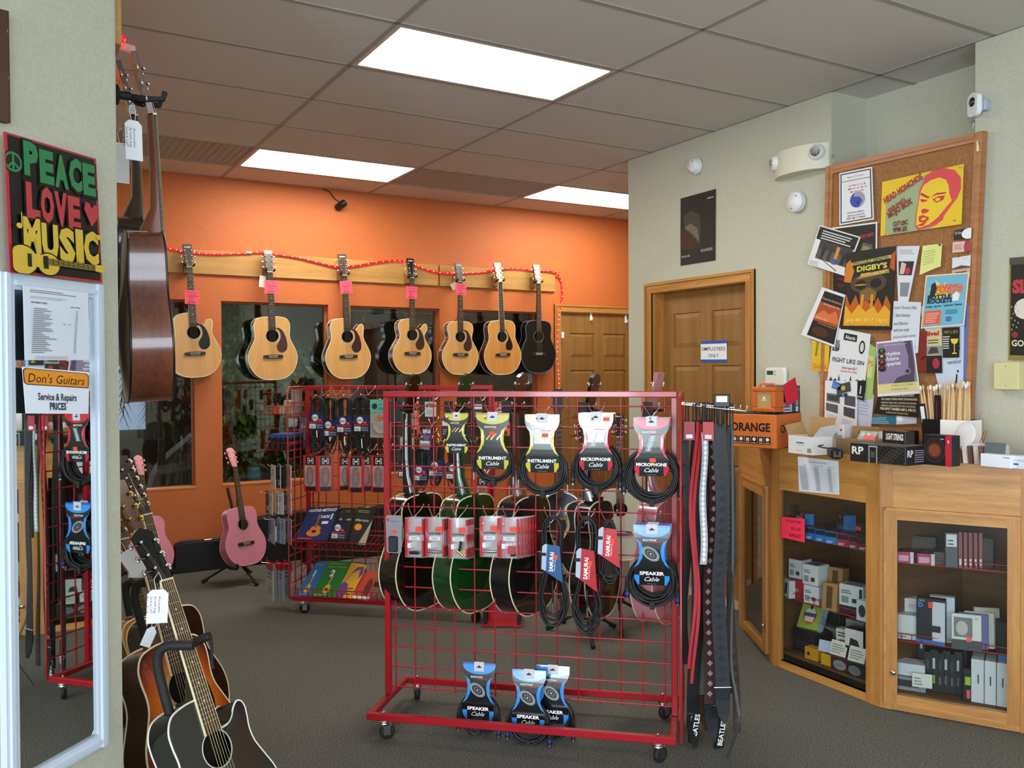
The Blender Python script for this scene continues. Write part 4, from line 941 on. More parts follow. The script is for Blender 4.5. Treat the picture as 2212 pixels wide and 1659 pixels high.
book('music_book', (683, 1214), (709, 1212), (672, 1289), (636, 1289), '2f6ca6', [('t', .38, .58, .17, '1', 'f0f0e8', {'bold': .04})]+GTR(.5, .24, .8, 'e0b02c', 'e0b02c')+[('t', .2, .88, .05, "Children's", 'c8a83a', {'width': .6}), ('t', .2, .05, .05, 'hal leonard', 'd8e4f0', {'width': .5})], "blue children's guitar book, volume one, in the lower basket")
book('music_book', (711, 1211), (759, 1213), (722, 1291), (670, 1290), '1f7a34', [('t', .34, .58, .17, '2', 'f0f0e8', {'bold': .04})]+GTR(.5, .24, .8, 'e0b02c', 'e0b02c')+[('t', .1, .90, .055, "Children's", 'c8a83a', {'width': .7}), ('t', .1, .81, .055, 'Guitar Method', 'c8a83a', {'width': .8}), ('t', .1, .05, .05, 'hal leonard', 'd8f0dc', {'width': .5})], "green children's guitar book, volume two, in the lower basket", wb=-.004, wt=.146)
book('music_book', (760, 1215), (793, 1221), (757, 1293), (722, 1291), 'e0a82c', [('p', [(.0, .0), (.45, 0), (1.0, .75), (.9, .95), (.5, .9), (.0, .35)], '7a3a82'), ('lines', .55, .1, .9, .35, 3, '5a3a20')], 'yellow and purple music book in the lower basket', wb=-.008, wt=.142)
book('music_book', (792, 1232), (818, 1236), (795, 1297), (756, 1294), 'c03a20', [('r', 0, 0, 1, .12, 'e8e4dc'), ('e', .7, .45, .22, .3, '5a1c12')], 'red music book at the right end of the lower basket', wb=-.012, wt=.138)
book('music_book', (1032, 1270), (1048, 1268), (1052, 1305), (1015, 1303), 'e0ddd6', [('p', [(.0, .1), (.6, .1), (.9, .6), (.3, .6)], 'e8a070')], 'white booklet showing between the green and black guitars', wb=-.008, wt=.08)
for i, u in enumerate((.62, .78, .93)):
    z_ = max(zb, .115)+.005; book_els = [('lines', .1, .5, .9, .9, 3, 'd8d8d8')]
    tl, tr, br, bl = [MR2 @ Vector(v) for v in ((u, .15, z_+.27), (u+.14, .15, z_+.27), (u+.14, -.004, z_), (u, -.004, z_))]
    sheet_from_quad('music_book', tl, tr, br, bl, ('6a2a3a', '2a3a6a', 'a8843a')[i], book_els, ('maroon', 'slate blue', 'ochre')[i]+' music book in the lower basket, behind the hanging guitars', 'book', .006, group='music books in the rear rack baskets')
for i, u in enumerate((.64, .82)):
    z_ = za+.005; tl, tr, br, bl = [MR2 @ Vector(v) for v in ((u, .15, z_+.27), (u+.15, .15, z_+.27), (u+.15, -.004, z_), (u, -.004, z_))]
    sheet_from_quad('music_book', tl, tr, br, bl, ('3c3c40', '7c2a24')[i], [('lines', .1, .5, .9, .9, 3, 'd8d8d8')], ('charcoal', 'brick red')[i]+' music book in the upper basket, behind the hanging guitars', 'book', .006, group='music books in the rear rack baskets')
# ---- left leaf of the rear rack: small trays and bunches of packets
def side_pack_bunch(py, n, cols, h, w, lbl, red=False, out=.2):
    z_ = rp2(625, py, 0).z
    for j in range(n):
        u = -.04-out*j/n; ww = .03+.014*((j*7) % 5); c = cols[j % len(cols)]
        Mq = MR2 @ T(u, ww+.05, z_) @ Rz(-.75+.16*((j*5) % 4-1.5)) @ Rx(math.pi/2)
        mb = MB(); mb.box((-w/2, -h, -.002), (w/2, 0, .002), paint(c, .35) if c != 'film' else FILM, Mq)
        if red: mb.box((-w/2, -.05, -.003), (w/2, 0, .003), paint('c4202a', .4), Mq)
        draw(mb, [('lines', .15, .55, .85, .85, 3, '60646c'), ('r', .2, .12, .55, .35, '9aa0aa')], w, h, Mq @ T(-w/2, -h, .002))
        tag(mb.build('hanging_packet'), lbl, 'packet', lbl)
    mb = MB(); mb.tube([(-.018, .08, z_-.008), (-.018-out-.03, .08, z_-.008), (-.018-out-.035, .08, z_+.004)], .0024, CHROME, 6); mb.build('hook', rack2)
side_pack_bunch(1008, 6, ['d8d6d0', 'c9c7c2', '2a2a24', '24241f'], .15, .10, 'white and black string packets on the rear rack side, top bunch', out=.14)
side_pack_bunch(1068, 7, ['d0d0ce', 'b8b8b8', '1c1c1e', 'dadad6'], .14, .09, 'white and black packets on the rear rack side, second bunch', out=.19)
side_pack_bunch(1126, 7, ['9aa4b0', '8893a4', '2c4a8c', 'a8aeb8'], .16, .09, 'blue-grey packets on the rear rack side, third bunch', out=.17)
side_pack_bunch(1222, 7, ['a8acb2', '9aa0a8', 'b8babc'], .24, .09, 'clear packets with red headers on the rear rack side, lowest bunch', True, out=.19)
def tray(py, label_items):
    z_ = rp2(610, py, 0).z; mb = MB(); r = .0022
    V = [(-.02, .05), (-.2, .05), (-.2, .32), (-.02, .32)]
    for zz in (z_, z_+.05): mb.tube([(u, w, zz) for u, w in V], r*1.3, WIRE, 5, True)
    for i in range(7): u = -.02-.03*i; mb.tube([(u, .05, z_+.05), (u, .05, z_), (u, .32, z_), (u, .32, z_+.05)], r, WIRE, 4)
    mb.tube([(-.2, .05, z_), (-.2, .05, z_+.14), (-.02, .05, z_+.14)], r, WIRE, 5); mb.build('wire_tray', rack2); return z_
z_ = tray(897, 0)
for j, (u, w, c, h) in enumerate(((-.05, .10, 'b8a888', .09), (-.09, .12, 'd8cdb4', .05), (-.13, .11, 'c8502a', .05), (-.06, .22, '8a8a90', .16))):
    mb = MB(); mb.bbox((u-.025, w-.03, z_+.003), (u+.015, w+.05, z_+h), paint(c, .6), .002, MR2); tag(mb.build('small_box'), ('tan', 'cream', 'orange', 'grey')[j]+' small box in the upper side tray of the rear rack', 'box', 'boxes in the rear rack side trays')
z_ = tray(975, 0)
for j in range(4):
    u = -.05-.036*j; mb = MB(); mb.bbox((u-.016, .08, z_+.003), (u+.016, .26, z_+.075), paint('101418', .5), .002, MR2); mb.bbox((u-.016, .08, z_+.0755), (u+.016, .26, z_+.10), paint('1f4f96', .4), .002, MR2); tag(mb.build('small_box'), 'blue-lidded black box in the lower side tray of the rear rack', 'box', 'blue-lidded boxes in the lower side tray')
mb = MB(); Mq = MR2 @ T(-.03, .285, z_+.003) @ Rz(-.6) @ Rx(math.pi/2-.2); mb.box((-.09, 0, 0), (.09, .19, .02), paint('22406e', .3), Mq); draw(mb, [('t', .1, .6, .2, 'Spector', 'dfe6ee', {'shear': .5, 'width': .7}), ('r', .1, .1, .9, .45, '6a86a8')], .18, .19, Mq @ T(-.09, 0, .02)); tag(mb.build('display_box'), 'dark blue box with white script in the lower side tray', 'box')

# ================================================================ STRAPS at the right end of the front rack
hz = 1.365
for w_, ln in ((.06, .24), (.14, .22), (.22, .2)):
    mb = MB(); mb.tube([(RL+.018, w_, hz), (RL+.018+ln, w_, hz-.025), (RL+.018+ln+.005, w_, hz-.005)], .0032, CHROME, 6); mb.tube([(RL+.018, w_+.03, hz+.002), (RL+.018+ln-.04, w_+.012, hz-.012)], .0026, CHROME, 6); mb.build('hook', rack1)
def strap(us, w, zt, zb, wd, col, label, twist=.2, mats=None, rough=.6, amp=.008, end=None, n=26, text=None, pattern=None):
    """hanging strap: us = (u at the top, u at the bottom)"""
    t = thing('guitar_strap', label, 'guitar strap', MR1 @ T(us[0], w, zb), 'guitar straps on the front rack'); rnd = random.Random(hash(label) % 1000 if False else len(label)); ph = rnd.uniform(0, 6); P = []; S = []
    for i in range(n+1):
        s = i/n; P.append(((us[1]-us[0])*s+amp*math.sin(s*9+ph), amp*.8*math.cos(s*7+ph), (zt-zb)*(1-s))); a = twist*math.sin(s*5+ph)+.35; S.append((math.cos(a), math.sin(a), 0))
    mb = MB(); m = paint(col, rough); W_ = [wd]*(n+1)
    mb.ribbon(P, S, wd, .004, m); o = mb.build('webbing', t)
    if pattern:
        mb = MB()
        for i in range(1, n):
            p = Vector(P[i]); sd = Vector(S[i]); nn = sd.cross(Vector((0, 0, 1))); q = p+nn*.0026 if nn.y < 0 else p-nn*.0026
            mb.add([q-sd*wd*.28, q+Vector((0, 0, -.012)), q+sd*wd*.28, q+Vector((0, 0, .012))], [(0, 1, 2, 3)], paint(pattern, .5))
        mb.build('pattern', o)
    if end:
        p = Vector(P[-1]); mb = MB(); sd = Vector(S[-1])
        mb.ribbon([p+Vector((0, -.003, .05)), p+Vector((0, -.003, 0)), p+Vector((.004, -.006, -.05)), p+Vector((.008, -.01, -.085))], S[-1], [wd*1.04, wd*1.04, wd*.8, wd*.25], .005, paint(end, .5)); mb.build('leather_end', t)
        mb = MB(); mb.tube([p-sd*wd*.6+Vector((0, -.004, .05)), p+sd*wd*.6+Vector((0, -.004, .05))], .003, CHROME, 6); mb.build('buckle', t)
    if text:
        p = Vector(P[-2]); mb = MB(); Mx = T(p.x, p.y-.004, p.z+.02) @ Rz(.35) @ Rx(math.pi/2); mb.box((-.02, -.13, 0), (.02, .02, .003), paint('101114', .4), Mx); mb.text('THE', 0, 0, .010, WHITE, Mx @ T(-.008, -.05, .0035) @ Rz(math.radians(80))); mb.text('BEATLES', 0, 0, .020, WHITE, Mx @ T(.012, -.12, .0035) @ Rz(math.radians(80)), bold=.02, width=.10); mb.build('printed_end', t)
    # short loop over the hook
    mb = MB(); mb.tube([(-.006, 0, zt-zb-.01), (-.004, 0, hz-zb+.004), (.004, 0, hz-zb+.004), (.006, 0, zt-zb-.01)], .003, RUBBER, 5); mb.build('loop', t)
    return t
def su(px, py=1000, w=.1): return rp(px, py, w).x
ST = [(1484, 1482, .10, 1.30, .36, .032, '17171a', 'narrow black strap closest to the red rack', dict(twist=.5)),
 (1500, 1494, .05, 1.30, .36, .012, 'a31622', 'thin red strap cord hanging near the red rack', dict(amp=.012)),
 (1508, 1500, .06, 1.29, .30, .012, 'a81824', 'second thin red strap cord with a black slide', dict(amp=.012)),
 (1508, 1500, .16, 1.30, .10, .05, '0e0e10', 'wide black strap with lettered end hanging nearly to the carpet', dict(text=1, end='0c0c0e')),
 (1521, 1519, .04, 1.26, .76, .026, '9a9ca2', 'short grey strap with white edges, loop ending halfway up', dict(pattern='d8dadf', amp=.004)),
 (1520, 1524, .20, 1.30, .16, .05, '55594c', 'flat olive grey strap with brown leather end', dict(end='3a2018', twist=.05)),
 (1540, 1528, .12, 1.24, .20, .04, '3a0f14', 'burgundy strap with pale pattern beside the charcoal one', dict(pattern='8f8a8c')),
 (1546, 1540, .14, 1.28, .14, .05, '10131c', 'dark navy strap behind the charcoal one', dict(end='14161c')),
 (1556, 1556, .06, 1.29, .24, .056, '26272b', 'broad charcoal tooled strap with chrome buckle', dict(end='12141a', twist=.12, pattern='1c1d20')),
 (1566, 1570, .10, 1.27, .72, .045, '2e2620', 'brown snakeskin-look strap on the outer hook', dict(pattern='5a4c3e')),
 (1580, 1578, .09, 1.28, .26, .014, '141416', 'thin black strap on the outermost hook', dict(amp=.014)),
 (1530, 1548, .18, 1.28, .07, .036, '131316', 'black strap with lettered end lying on the carpet side', dict(text=1)),
 (1574, 1588, .16, 1.28, .08, .03, '2a201c', 'dark brown strap at the far right of the strap hooks', dict(pattern='4a3428'))]
for a, b_, w, zt, zb_, wd, col, lb, kw in ST:
    strap((su(a, 900, w), su(b_, 1400, w)), w, zt, zb_, wd, col, lb, **kw)
p0 = at_z(1578, 1420, .33); pts = [rp(1582, 900, .09), rp(1583, 1200, .09), rp(1580, 1420, .09), rp(1590, 1500, .06), rp(1596, 1560, .03)]
e = MR1.inverted() @ at_z(1572, 1636, .006); pts.append(e); mb = MB(); mb.ribbon([MR1 @ v for v in catmull(pts, 5)], RA, .009, .003, paint('3c3a38', .6)); tag(mb.build('bootlace'), 'thin dark lace trailing from the strap hooks onto the carpet', 'lace')
for i, (u, w, c, lb) in enumerate(((.05, .07, '8e1420', 'red strap header tag nearest the rack'), (.12, .06, 'a8252e', 'red strap header tag in the middle of the strap hooks'))):
    mb = MB(); Mq = RM_(RL+u, w-.02, 1.30); mb.box((-.02, -.07, 0), (.02, 0, .003), paint(c, .5), Mq); draw(mb, [('r', .2, .1, .8, .3, 'e0d8d8')], .04, .07, Mq @ T(-.02, -.07, .003)); tag(mb.build('strap_tag'), lb, 'tag', 'strap header tags')
mb = MB(); Mq = RM_(RL+.17, .05, 1.405); mb.bbox((-.03, -.05, -.01), (.03, 0, .01), BLACK, .003, Mq); mb.box((-.02, -.03, .0102), (.02, -.008, .011), WHITE, Mq); tag(mb.build('strap_card'), 'black hang card with white barcode topping the strap hooks', 'tag')
# ================================================================ LEFT: guitars behind the partition
def stand(base, n, label, zc, group='black tripod guitar stands', yoke=None):
    """tripod stand: cradle at height zc carrying the guitar bottom, upright leaning behind the body"""
    n = Vector((n.x, n.y, 0)).normalized(); x = n.cross(Vector((0, 0, 1)))
    M = frame((base.x, base.y, 0), x, n); t = thing('guitar_stand', label, 'guitar stand', M, group)
    hub = Vector((0, -.13, .15))
    mb = MB(); mb.tube([hub-Vector((0, 0, .06)), hub, (0, -.16, .45), (0, -.25, .66)], .011, RUBBER, 8); mb.build('upright', t)
    for a in (90, 215, 325):
        d = Vector((math.cos(math.radians(a)), math.sin(math.radians(a)), 0)); mb = MB(); mb.tube([hub, hub+d*.24+Vector((0, 0, -.138))], .009, RUBBER, 6); mb.tube([hub+d*.205+Vector((0, 0, -.125)), hub+d*.245+Vector((0, 0, -.139))], .0125, RUBBER, 8); mb.build('leg', t)
    for s in (-1, 1):
        mb = MB(); mb.tube([hub+Vector((0, .0, -.03)), (s*.10, -.09, zc-.02), (s*.12, -.04, zc-.012), (s*.12, .045, zc-.006), (s*.12, .055, zc+.03)], .0095, RUBBER, 8); mb.build('cradle_arm', t)
    if yoke:
        Yk = M.inverted() @ Vector(yoke); mb = MB(); mb.tube([(0, -.25, .66), (0, Yk.y-.05, Yk.z-.05)], .009, RUBBER, 6)
        for s in (-1, 1): mb.tube([(0, Yk.y-.05, Yk.z-.05), (s*.03, Yk.y-.04, Yk.z-.03), (s*.04, Yk.y+.02, Yk.z-.02)], .0095, RUBBER, 6)
        mb.build('yoke', t)
    return t
def floor_guitar(spec, nut, az, tilt, scale, label, standlabel, group=None):
    a = math.radians(az); n = Vector((math.sin(a), math.cos(a), 0)); tl = math.radians(tilt); up = Vector((0, 0, math.cos(tl)))-n*math.sin(tl)
    base = nut-up*(NUT_Y*scale); nn = n*math.cos(tl)+Vector((0, 0, math.sin(tl)))
    make_guitar(spec, base, up, nn, label, scale, group)
    if standlabel: stand(base-n*.02*scale, n, standlabel, base.z)
    return base, n
BURST, nt, bb = node_mat('sunburst_finish')
tc = nt.nodes.new('ShaderNodeTexCoord'); mp = nt.nodes.new('ShaderNodeMapping'); gr = nt.nodes.new('ShaderNodeTexGradient'); gr.gradient_type = 'SPHERICAL'
mp.inputs['Location'].default_value = (0, -.25*3.2, 0); mp.inputs['Scale'].default_value = (4.2, 3.2, 0)
nt.links.new(tc.outputs['Object'], mp.inputs[0]); nt.links.new(mp.outputs[0], gr.inputs[0])
nt.links.new(ramp(nt, gr.outputs[0], [(.0, '140703'), (.12, '3a1106'), (.3, '9c3c0c'), (.5, 'd06c14'), (.9, 'e08a24')]), bb.inputs['Base Color']); bb.inputs['Roughness'].default_value = .2; bb.inputs['Coat Weight'].default_value = .8
blk = dict(shape='dread', cut=1, top=solid('08090a', .18), side=solid('08090a', .18), binding=paint('d6d6cc', .4), rosette=paint('c8ccc8', .3), ring_only=1, neck=solid('0c0a09'), head=solid('08090a', .15), fb_binding=1, fingerboard=wood('brown_rosewood', '2c1a12', '46301f', '5a4030', 1, 8, .5, .1), hshape='flare')
brst = dict(shape='dread', top=BURST, side=solid('34160a', .15), binding=CREAM, rosette=paint('a08a60', .4), neck=NECKWOOD, head=wood('brown_head', '4a2814', '5a3218', '6a3e20', 1, 5, .25, .6), tuner=GOLD, fb_binding=1, guard=paint('120a08', .2))
twelve = dict(shape='dread', top=solid('2a120a', .2), side=solid('2c140c', .15), binding=CREAM, neck=NECKWOOD, head=solid('2a140c', .2), twelve=1, inlay=1, fb_binding=1)
pink = dict(shape='dread', top=solid('e08aa0', .35, .3), side=solid('c06a86', .35, .3), binding=paint('f0a4b4', .4), neck=NECKWOOD, head=solid('f09aac', .35, .2), button=paint('f0a090', .4), rosette=paint('b88a94', .4), bridge=BLACK, hshape='pointed')
orng = dict(shape='dread', top=solid('b86a1a', .25), side=solid('8a4a14', .25), binding=CREAM, neck=NECKWOOD, head=solid('2a140c', .2))
nut = at_z(357.5, 1255, .87); bk_base, bk_n = floor_guitar(blk, nut, 146, 23, 1.0, 'glossy black cutaway guitar with white binding, nearest at the lower left', None, 'guitars standing behind the partition')
def at_depth(px, py, d): return CAM + ray(px, py)*d
nut = at_depth(300, 1148, 2.98); sb, sn = floor_guitar(brst, nut, 142, 19, 1.06, 'sunburst acoustic with gold tuners standing behind the black cutaway', None, 'guitars standing behind the partition')
nut = at_depth(316, 1113, 3.45); floor_guitar(twelve, nut, 140, 17, 1.06, 'dark brown twelve-string with inlaid headstock behind the sunburst guitar', None, 'guitars standing behind the partition')
nut = at_depth(268, 1165, 3.95); floor_guitar(orng, nut, 140, 17, .98, 'amber guitar mostly hidden by the partition edge', None, 'guitars standing behind the partition')
nut = at_depth(306, 1026, 6.28); floor_guitar(pink, nut, 165, 14, .84, 'pink small acoustic partly hidden behind the twelve-string headstock', 'black stand under the half-hidden pink guitar', 'small pink guitars')
nut = at_depth(507, 1008, 6.32); floor_guitar(pink, nut, 160, 14, .82, 'pink small acoustic on a stand in front of the orange wall', 'black stand under the pink guitar in front of the orange wall', 'small pink guitars')
# padded multi-guitar floor rack carrying the four guitars
bases = [at_z(357.5, 1255, .87), at_depth(300, 1148, 2.98), at_depth(316, 1113, 3.45), at_depth(268, 1165, 3.95)]
def gbase(nut, az, tilt, sc):
    a = math.radians(az); n = Vector((math.sin(a), math.cos(a), 0)); tl = math.radians(tilt); return nut-(Vector((0, 0, math.cos(tl)))-n*math.sin(tl))*(NUT_Y*sc), n
GB = [gbase(bases[0], 146, 23, 1.0), gbase(bases[1], 142, 19, 1.06), gbase(bases[2], 140, 17, 1.06), gbase(bases[3], 140, 17, .98)]
fr = thing('guitar_floor_rack', 'black padded floor rack holding the four guitars behind the partition', 'guitar rack', T(GB[0][0].x, GB[0][0].y, 0))
o0 = Vector((GB[0][0].x, GB[0][0].y, 0))
for off, nm_ in ((.07, 'front_rail'), (-.10, 'rear_rail')):
    pts = [b-n*(-off)-Vector((0, 0, .014)) for b, n in GB]; pts = [pts[0]+(pts[0]-pts[1])*.5]+pts+[pts[-1]+(pts[-1]-pts[-2])*.4]
    mb = MB(); mb.tube([p-o0 for p in catmull(pts, 4)], .013, RUBBER, 8); mb.build(nm_, fr)
    for p in (pts[0], pts[2], pts[-1]): mb = MB(); mb.tube([Vector((p.x, p.y, .004))-o0, p-o0], .012, RUBBER, 8); mb.build('leg', fr)
for pxs, d in (([(366, 1540), (352, 1490), (341, 1440), (343, 1411), (360, 1396), (390, 1394), (418, 1394)], 2.52), ([(312, 1372), (298, 1320), (291, 1290), (296, 1266), (312, 1258), (330, 1262)], 3.0), ([(280, 1330), (272, 1280), (276, 1262), (288, 1258)], 3.4)):
    P = catmull([at_depth(x, y, d) for x, y in pxs], 5); mb = MB(); mb.tube([p-o0 for p in P], .014, RUBBER, 10); mb.build('padded_hoop', fr)
P = [at_depth(x, y, 2.6) for x, y in ((415, 1391), (440, 1378), (454, 1373), (457, 1400), (458, 1436), (461, 1444))]; mb = MB(); mb.tube([p-o0 for p in P[:3]], .013, RUBBER, 8); mb.tube([p-o0 for p in P[2:]], .005, RUBBER, 6); mb.build('retaining_strap', fr)
# preamp panel on the sunburst side: part of nothing visible elsewhere
# white string tags
def swing_tag(c, up, n, w, h, label, txt=True):
    up = Vector(up).normalized(); n = Vector(n); n = (n-up*n.dot(up)).normalized(); x = up.cross(n); M = frame(c, x, up)
    t = thing('swing_tag', label, 'tag', M, 'white swing tags on guitars')
    mb = MB(); mb.prism([(-w/2, -h/2), (w/2, -h/2), (w/2, h/2-.012), (w/2-.012, h/2), (-w/2+.012, h/2), (-w/2, h/2-.012)], -.0004, .0004, paint('dfe0e4', .6))
    if txt:
        R90 = T(-w/2+.008, -h/2+.01, 0) @ Rz(math.pi/2) @ T(0, -w+.02, 0)
        for i, s in enumerate(('Acoustic', 'AJ with bag', 'Serial # 1207', 'Price $149')): mb.text(s, .01, w-.03-.011*i, .007, paint('3a3a44', .6), T(-w/2+.004, -h/2+.006, .0008) @ Rz(-math.pi/2) @ T(-h*.85, -.0, 0), width=h*.5)
    mb.build('card', t); mb = MB(); mb.tube([(-.004, h/2-.008, .001), (-.012, h/2+.03, .002), (0, h/2+.05, 0), (.008, h/2+.03, .001), (.004, h/2-.008, .001)], .0008, WHITE, 4); mb.build('string', t)
    return t
toc = lambda P: (CAM-P)
P = at_depth(340, 1310, 2.48); swing_tag(P, (.05, 0, 1), toc(P), .056, .095, 'large white tag hanging from the black cutaway headstock')
P = at_depth(322, 1375, 2.62); swing_tag(P, (.5, .2, 1), toc(P)+Vector((.6, 0, 0)), .03, .06, 'small white tag dangling below the large one', False)
P = at_depth(286, 1215, 2.86); swing_tag(P, (-.6, 0, 1), toc(P), .05, .09, 'white tag turned diagonally behind the black headstock', False)
P = at_depth(300, 1222, 2.95); swing_tag(P, (.1, 0, 1), toc(P), .06, .08, 'white tag behind the diagonal one', False)
P = at_depth(590, 1153, 6.4); swing_tag(P, (.15, 0, 1), toc(P), .06, .11, 'cream tag hanging right of the pink guitar', False)
# ---- guitars on the far side of the partition, seen edge-on
mb = MB(); mb.bbox((XLW, 2.70, 2.42), (XLW+.022, 6.2, 2.62), PINE, .003); tag(mb.build('mounting_board'), 'wooden board on the far side of the partition, edge just visible', 'board', 'guitar mounting boards')
side_spec = dict(shape='dread', top=SPRUCE, side=wood('brown_gloss_side', '3e1c10', '5a2c1a', '6c3822', 1, 4, .12, 1.0), back=wood('pale_back', '6a5238', '806646', '92785a', 1, 4, .3, .5), binding=paint('14080e', .3), neck=wood('red_neck', '5a2c18', '6c3820', '7c4628', 1, 4, .25, .6), head=solid('2a140c'), depth=.122)
Xf = at_y(386, 840, 2.68).x; Pb = at_y(345, 866, 2.80); base = Vector((Xf+.004, 2.86, Pb.z)); Pn = at_y(329, 251, 2.86)
make_guitar(side_spec, base, Pn-base, (1, -.05, .08), 'brown glossy acoustic hung on the partition, seen edge-on', (Pn-base).length/NUT_Y, 'guitars hung on the partition far side')
s2 = dict(side_spec, side=solid('2a1a14', .3), neck=solid('3a2620', .3), depth=.1)
Pn2 = at_y(290, 252, 3.30); make_guitar(s2, Pn2-Vector((-.035, 0, NUT_Y)), (-.04, 0, 1), (1, -.05, .05), 'dark guitar hung behind the brown edge-on one, only its neck showing', 1.0, 'guitars hung on the partition far side')
def arm_hanger(P, label):
    t = thing('guitar_hanger', label, 'guitar hanger', T(XLW+.022, P.y, P.z), 'partition guitar hangers'); d = P.x-XLW-.022
    mb = MB(); mb.lathe([(.03, 0), (.03, .006), (.02, .01)], RUBBER, 14, Ry(math.pi/2)); mb.build('plate', t)
    mb = MB(); mb.tube([(0, 0, 0), (d-.055, 0, 0)], .0125, RUBBER, 10)
    for s in (-1, 1): mb.tube([(d-.055, 0, 0), (d-.035, s*.028, -.008), (d-.01, s*.034, -.01), (d+.03, s*.034, -.004), (d+.036, s*.034, .018)], .0085, RUBBER, 8)
    mb.build('yoke', t)
arm_hanger(Vector((Pn.x-.004, Pn.y, Pn.z+.05)), 'black padded hanger arm holding the edge-on brown guitar')
P = at_y(289, 303, 2.76); swing_tag(P, (-.02, .0, 1), Vector((.3, -1, 0)), .05, .115, 'white tag on strings beside the edge-on guitar neck')
P = at_y(262, 352, 3.1); swing_tag(P, (0, 0, 1), Vector((.2, -1, 0)), .05, .13, 'white tag half hidden by the partition edge', False)
pts = [Vector((XLW+.03, 5.9, 2.63)), Vector((XLW+.03, 4.5, 2.66)), at_y(252, 98, 3.0), at_y(263, 100, 2.98)]
pts[2].x = max(pts[2].x, XLW+.02)
mb = MB(); mb.tube(catmull(pts, 5), .0085, paint('d01018', .2, coat=.5, emit=.8), 8); rl = tag(mb.build('rope_light'), 'red rope light end glowing above the partition guitars', 'rope light')
mb = MB(); q = pts[3]; mb.tube([q, q+Vector((.03, -.02, -.012))], .014, film_mat('clear_cap', (.8, .7, .7, 1), .6, .2), 10); mb.build('end_cap', rl)
# ---- black hard cases on the floor by the orange wall
def case(P, ln, h0, h1, label, rz=0.):
    t = thing('guitar_case', label, 'guitar case', T(*P) @ Rz(rz), 'black guitar cases by the orange wall'); d = .14
    o = [(0, .05), (.04, 0), (ln-.1, 0), (ln, .1), (ln, h1-.1), (ln-.1, h1), (ln*.55, h1*.92), (ln*.4, h0*1.02), (.06, h0), (.0, h0-.06)]
    pr = [(p.x, max(p.y, 0)) for p in catmull([(x, y, 0) for x, y in o], 3, True)]
    mb = MB(); mb.prism(pr, -d, 0, paint('0d0d10', .55), Rx(math.pi/2), True); mb.build('shell', t)
    mb = MB(); mb.tube([(x, d*.72, y) for x, y in pr], .006, paint('2a2422', .4), 6, True); mb.tube([(x, .004, y) for x, y in pr], .004, paint('1c1a1a', .4), 6, True); mb.build('rim', t)
    for u in (.22, .5, .8):
        mb = MB(); z_ = [y for x, y in pr if abs(x-ln*u) < .1 and y > .1][0]; mb.bbox((ln*u-.03, d*.4, z_-.01), (ln*u+.03, d*.8, z_+.012), STEEL, .003); mb.build('latch', t)
q = at_y(383, 1228, YB-.22); case((q.x, YB-.19, 0), 1.08, .22, .38, 'black hard guitar case lying on its side against the orange wall', 0)
q = at_y(575, 1228, YB-.22); case((q.x+.3, YB-.38, 0), 1.0, .36, .42, 'black case behind the rear rack on the carpet')
# ---- things near the alcove door: banjo and cream electric on stands, seen through the front grid
def banjo():
    c = at_depth(1212, 1112, 5.3); n = Vector((-.45, -.89, 0)).normalized(); tl = math.radians(12); up = Vector((0, 0, math.cos(tl)))-n*math.sin(tl); nn = n*math.cos(tl)+Vector((0, 0, math.sin(tl)))
    x = up.cross(nn); M = Matrix(((x.x, up.x, nn.x, c.x), (x.y, up.y, nn.y, c.y), (x.z, up.z, nn.z, c.z), (0, 0, 0, 1)))
    t = thing('banjo', 'banjo with white head and chrome ring seen through the front grid', 'banjo', M)
    mb = MB(); mb.lathe([(.0, .0), (.13, .0)], paint('c9cac4', .5), 28); mb.build('head', t)
    mb = MB(); mb.lathe([(.13, -.07), (.142, -.06), (.146, .0), (.14, .008), (.13, .004)], CHROME, 28); mb.lathe([(0, -.075), (.15, -.07), (.155, -.05), (.145, -.04)], MAHOG, 28); mb.build('rim', t)
    for i in range(18): a = i*math.pi/9; mb = MB(); mb.tube([(.15*math.cos(a), .15*math.sin(a), .008), (.152*math.cos(a), .152*math.sin(a), -.05)], .004, CHROME, 5); mb.build('bracket', t)
    mb = MB(); mb.box((-.018, .13, -.02), (.018, .62, .004), NECKWOOD); mb.box((-.017, .10, .004), (.017, .62, .008), ROSEWOOD)
    for i in range(1, 17): y = .62-.66*(1-2**(-i/12)); mb.box((-.017, y-.001, .008), (.017, y+.001, .0092), STEEL)
    mb.build('neck', t); mb = MB(); mb.prism([(-.018, .62), (-.035, .67), (-.028, .71), (-.04, .75), (-.02, .78), (0, .77), (.02, .78), (.04, .75), (.028, .71), (.035, .67), (.018, .62)][::-1], -.012, .004, solid('0c0a0a')); mb.text('Fender', 0, .745, .012, CREAM, align='c', z=.005, shear=.3, width=.04); mb.build('headstock', t)
    for s in (-1, 1):
        for y in (.665, .725): mb = MB(); mb.tube([(s*.025, y, .008), (s*.025, y, -.02), (s*.052, y, -.02)], .004, CHROME, 6); mb.lathe([(0, -.008), (.007, -.004), (.007, .004), (0, .008)], CREAM, 8, T(s*.058, y, -.02)); mb.build('tuner', t)
    mb = MB(); mb.box((-.03, -.03, .0), (.03, -.02, .014), OAK_V); mb.build('bridge', t)
    b_ = M @ Vector((0, -.155, -.03)); stand(Vector((b_.x, b_.y, 0)), n, 'black stand under the banjo', b_.z)
banjo()
cream_g = dict(shape='om', top=solid('b9b09a', .25), side=solid('a89e88', .25), binding=CREAM, neck=NECKWOOD, head=solid('0c0a0a'), hshape='flare', logo='Fender')
nut = at_depth(1338, 945, 5.15); floor_guitar(cream_g, nut, 215, 12, .82, 'cream guitar on a stand by the alcove, seen through the front grid', 'black stand under the cream guitar', None)
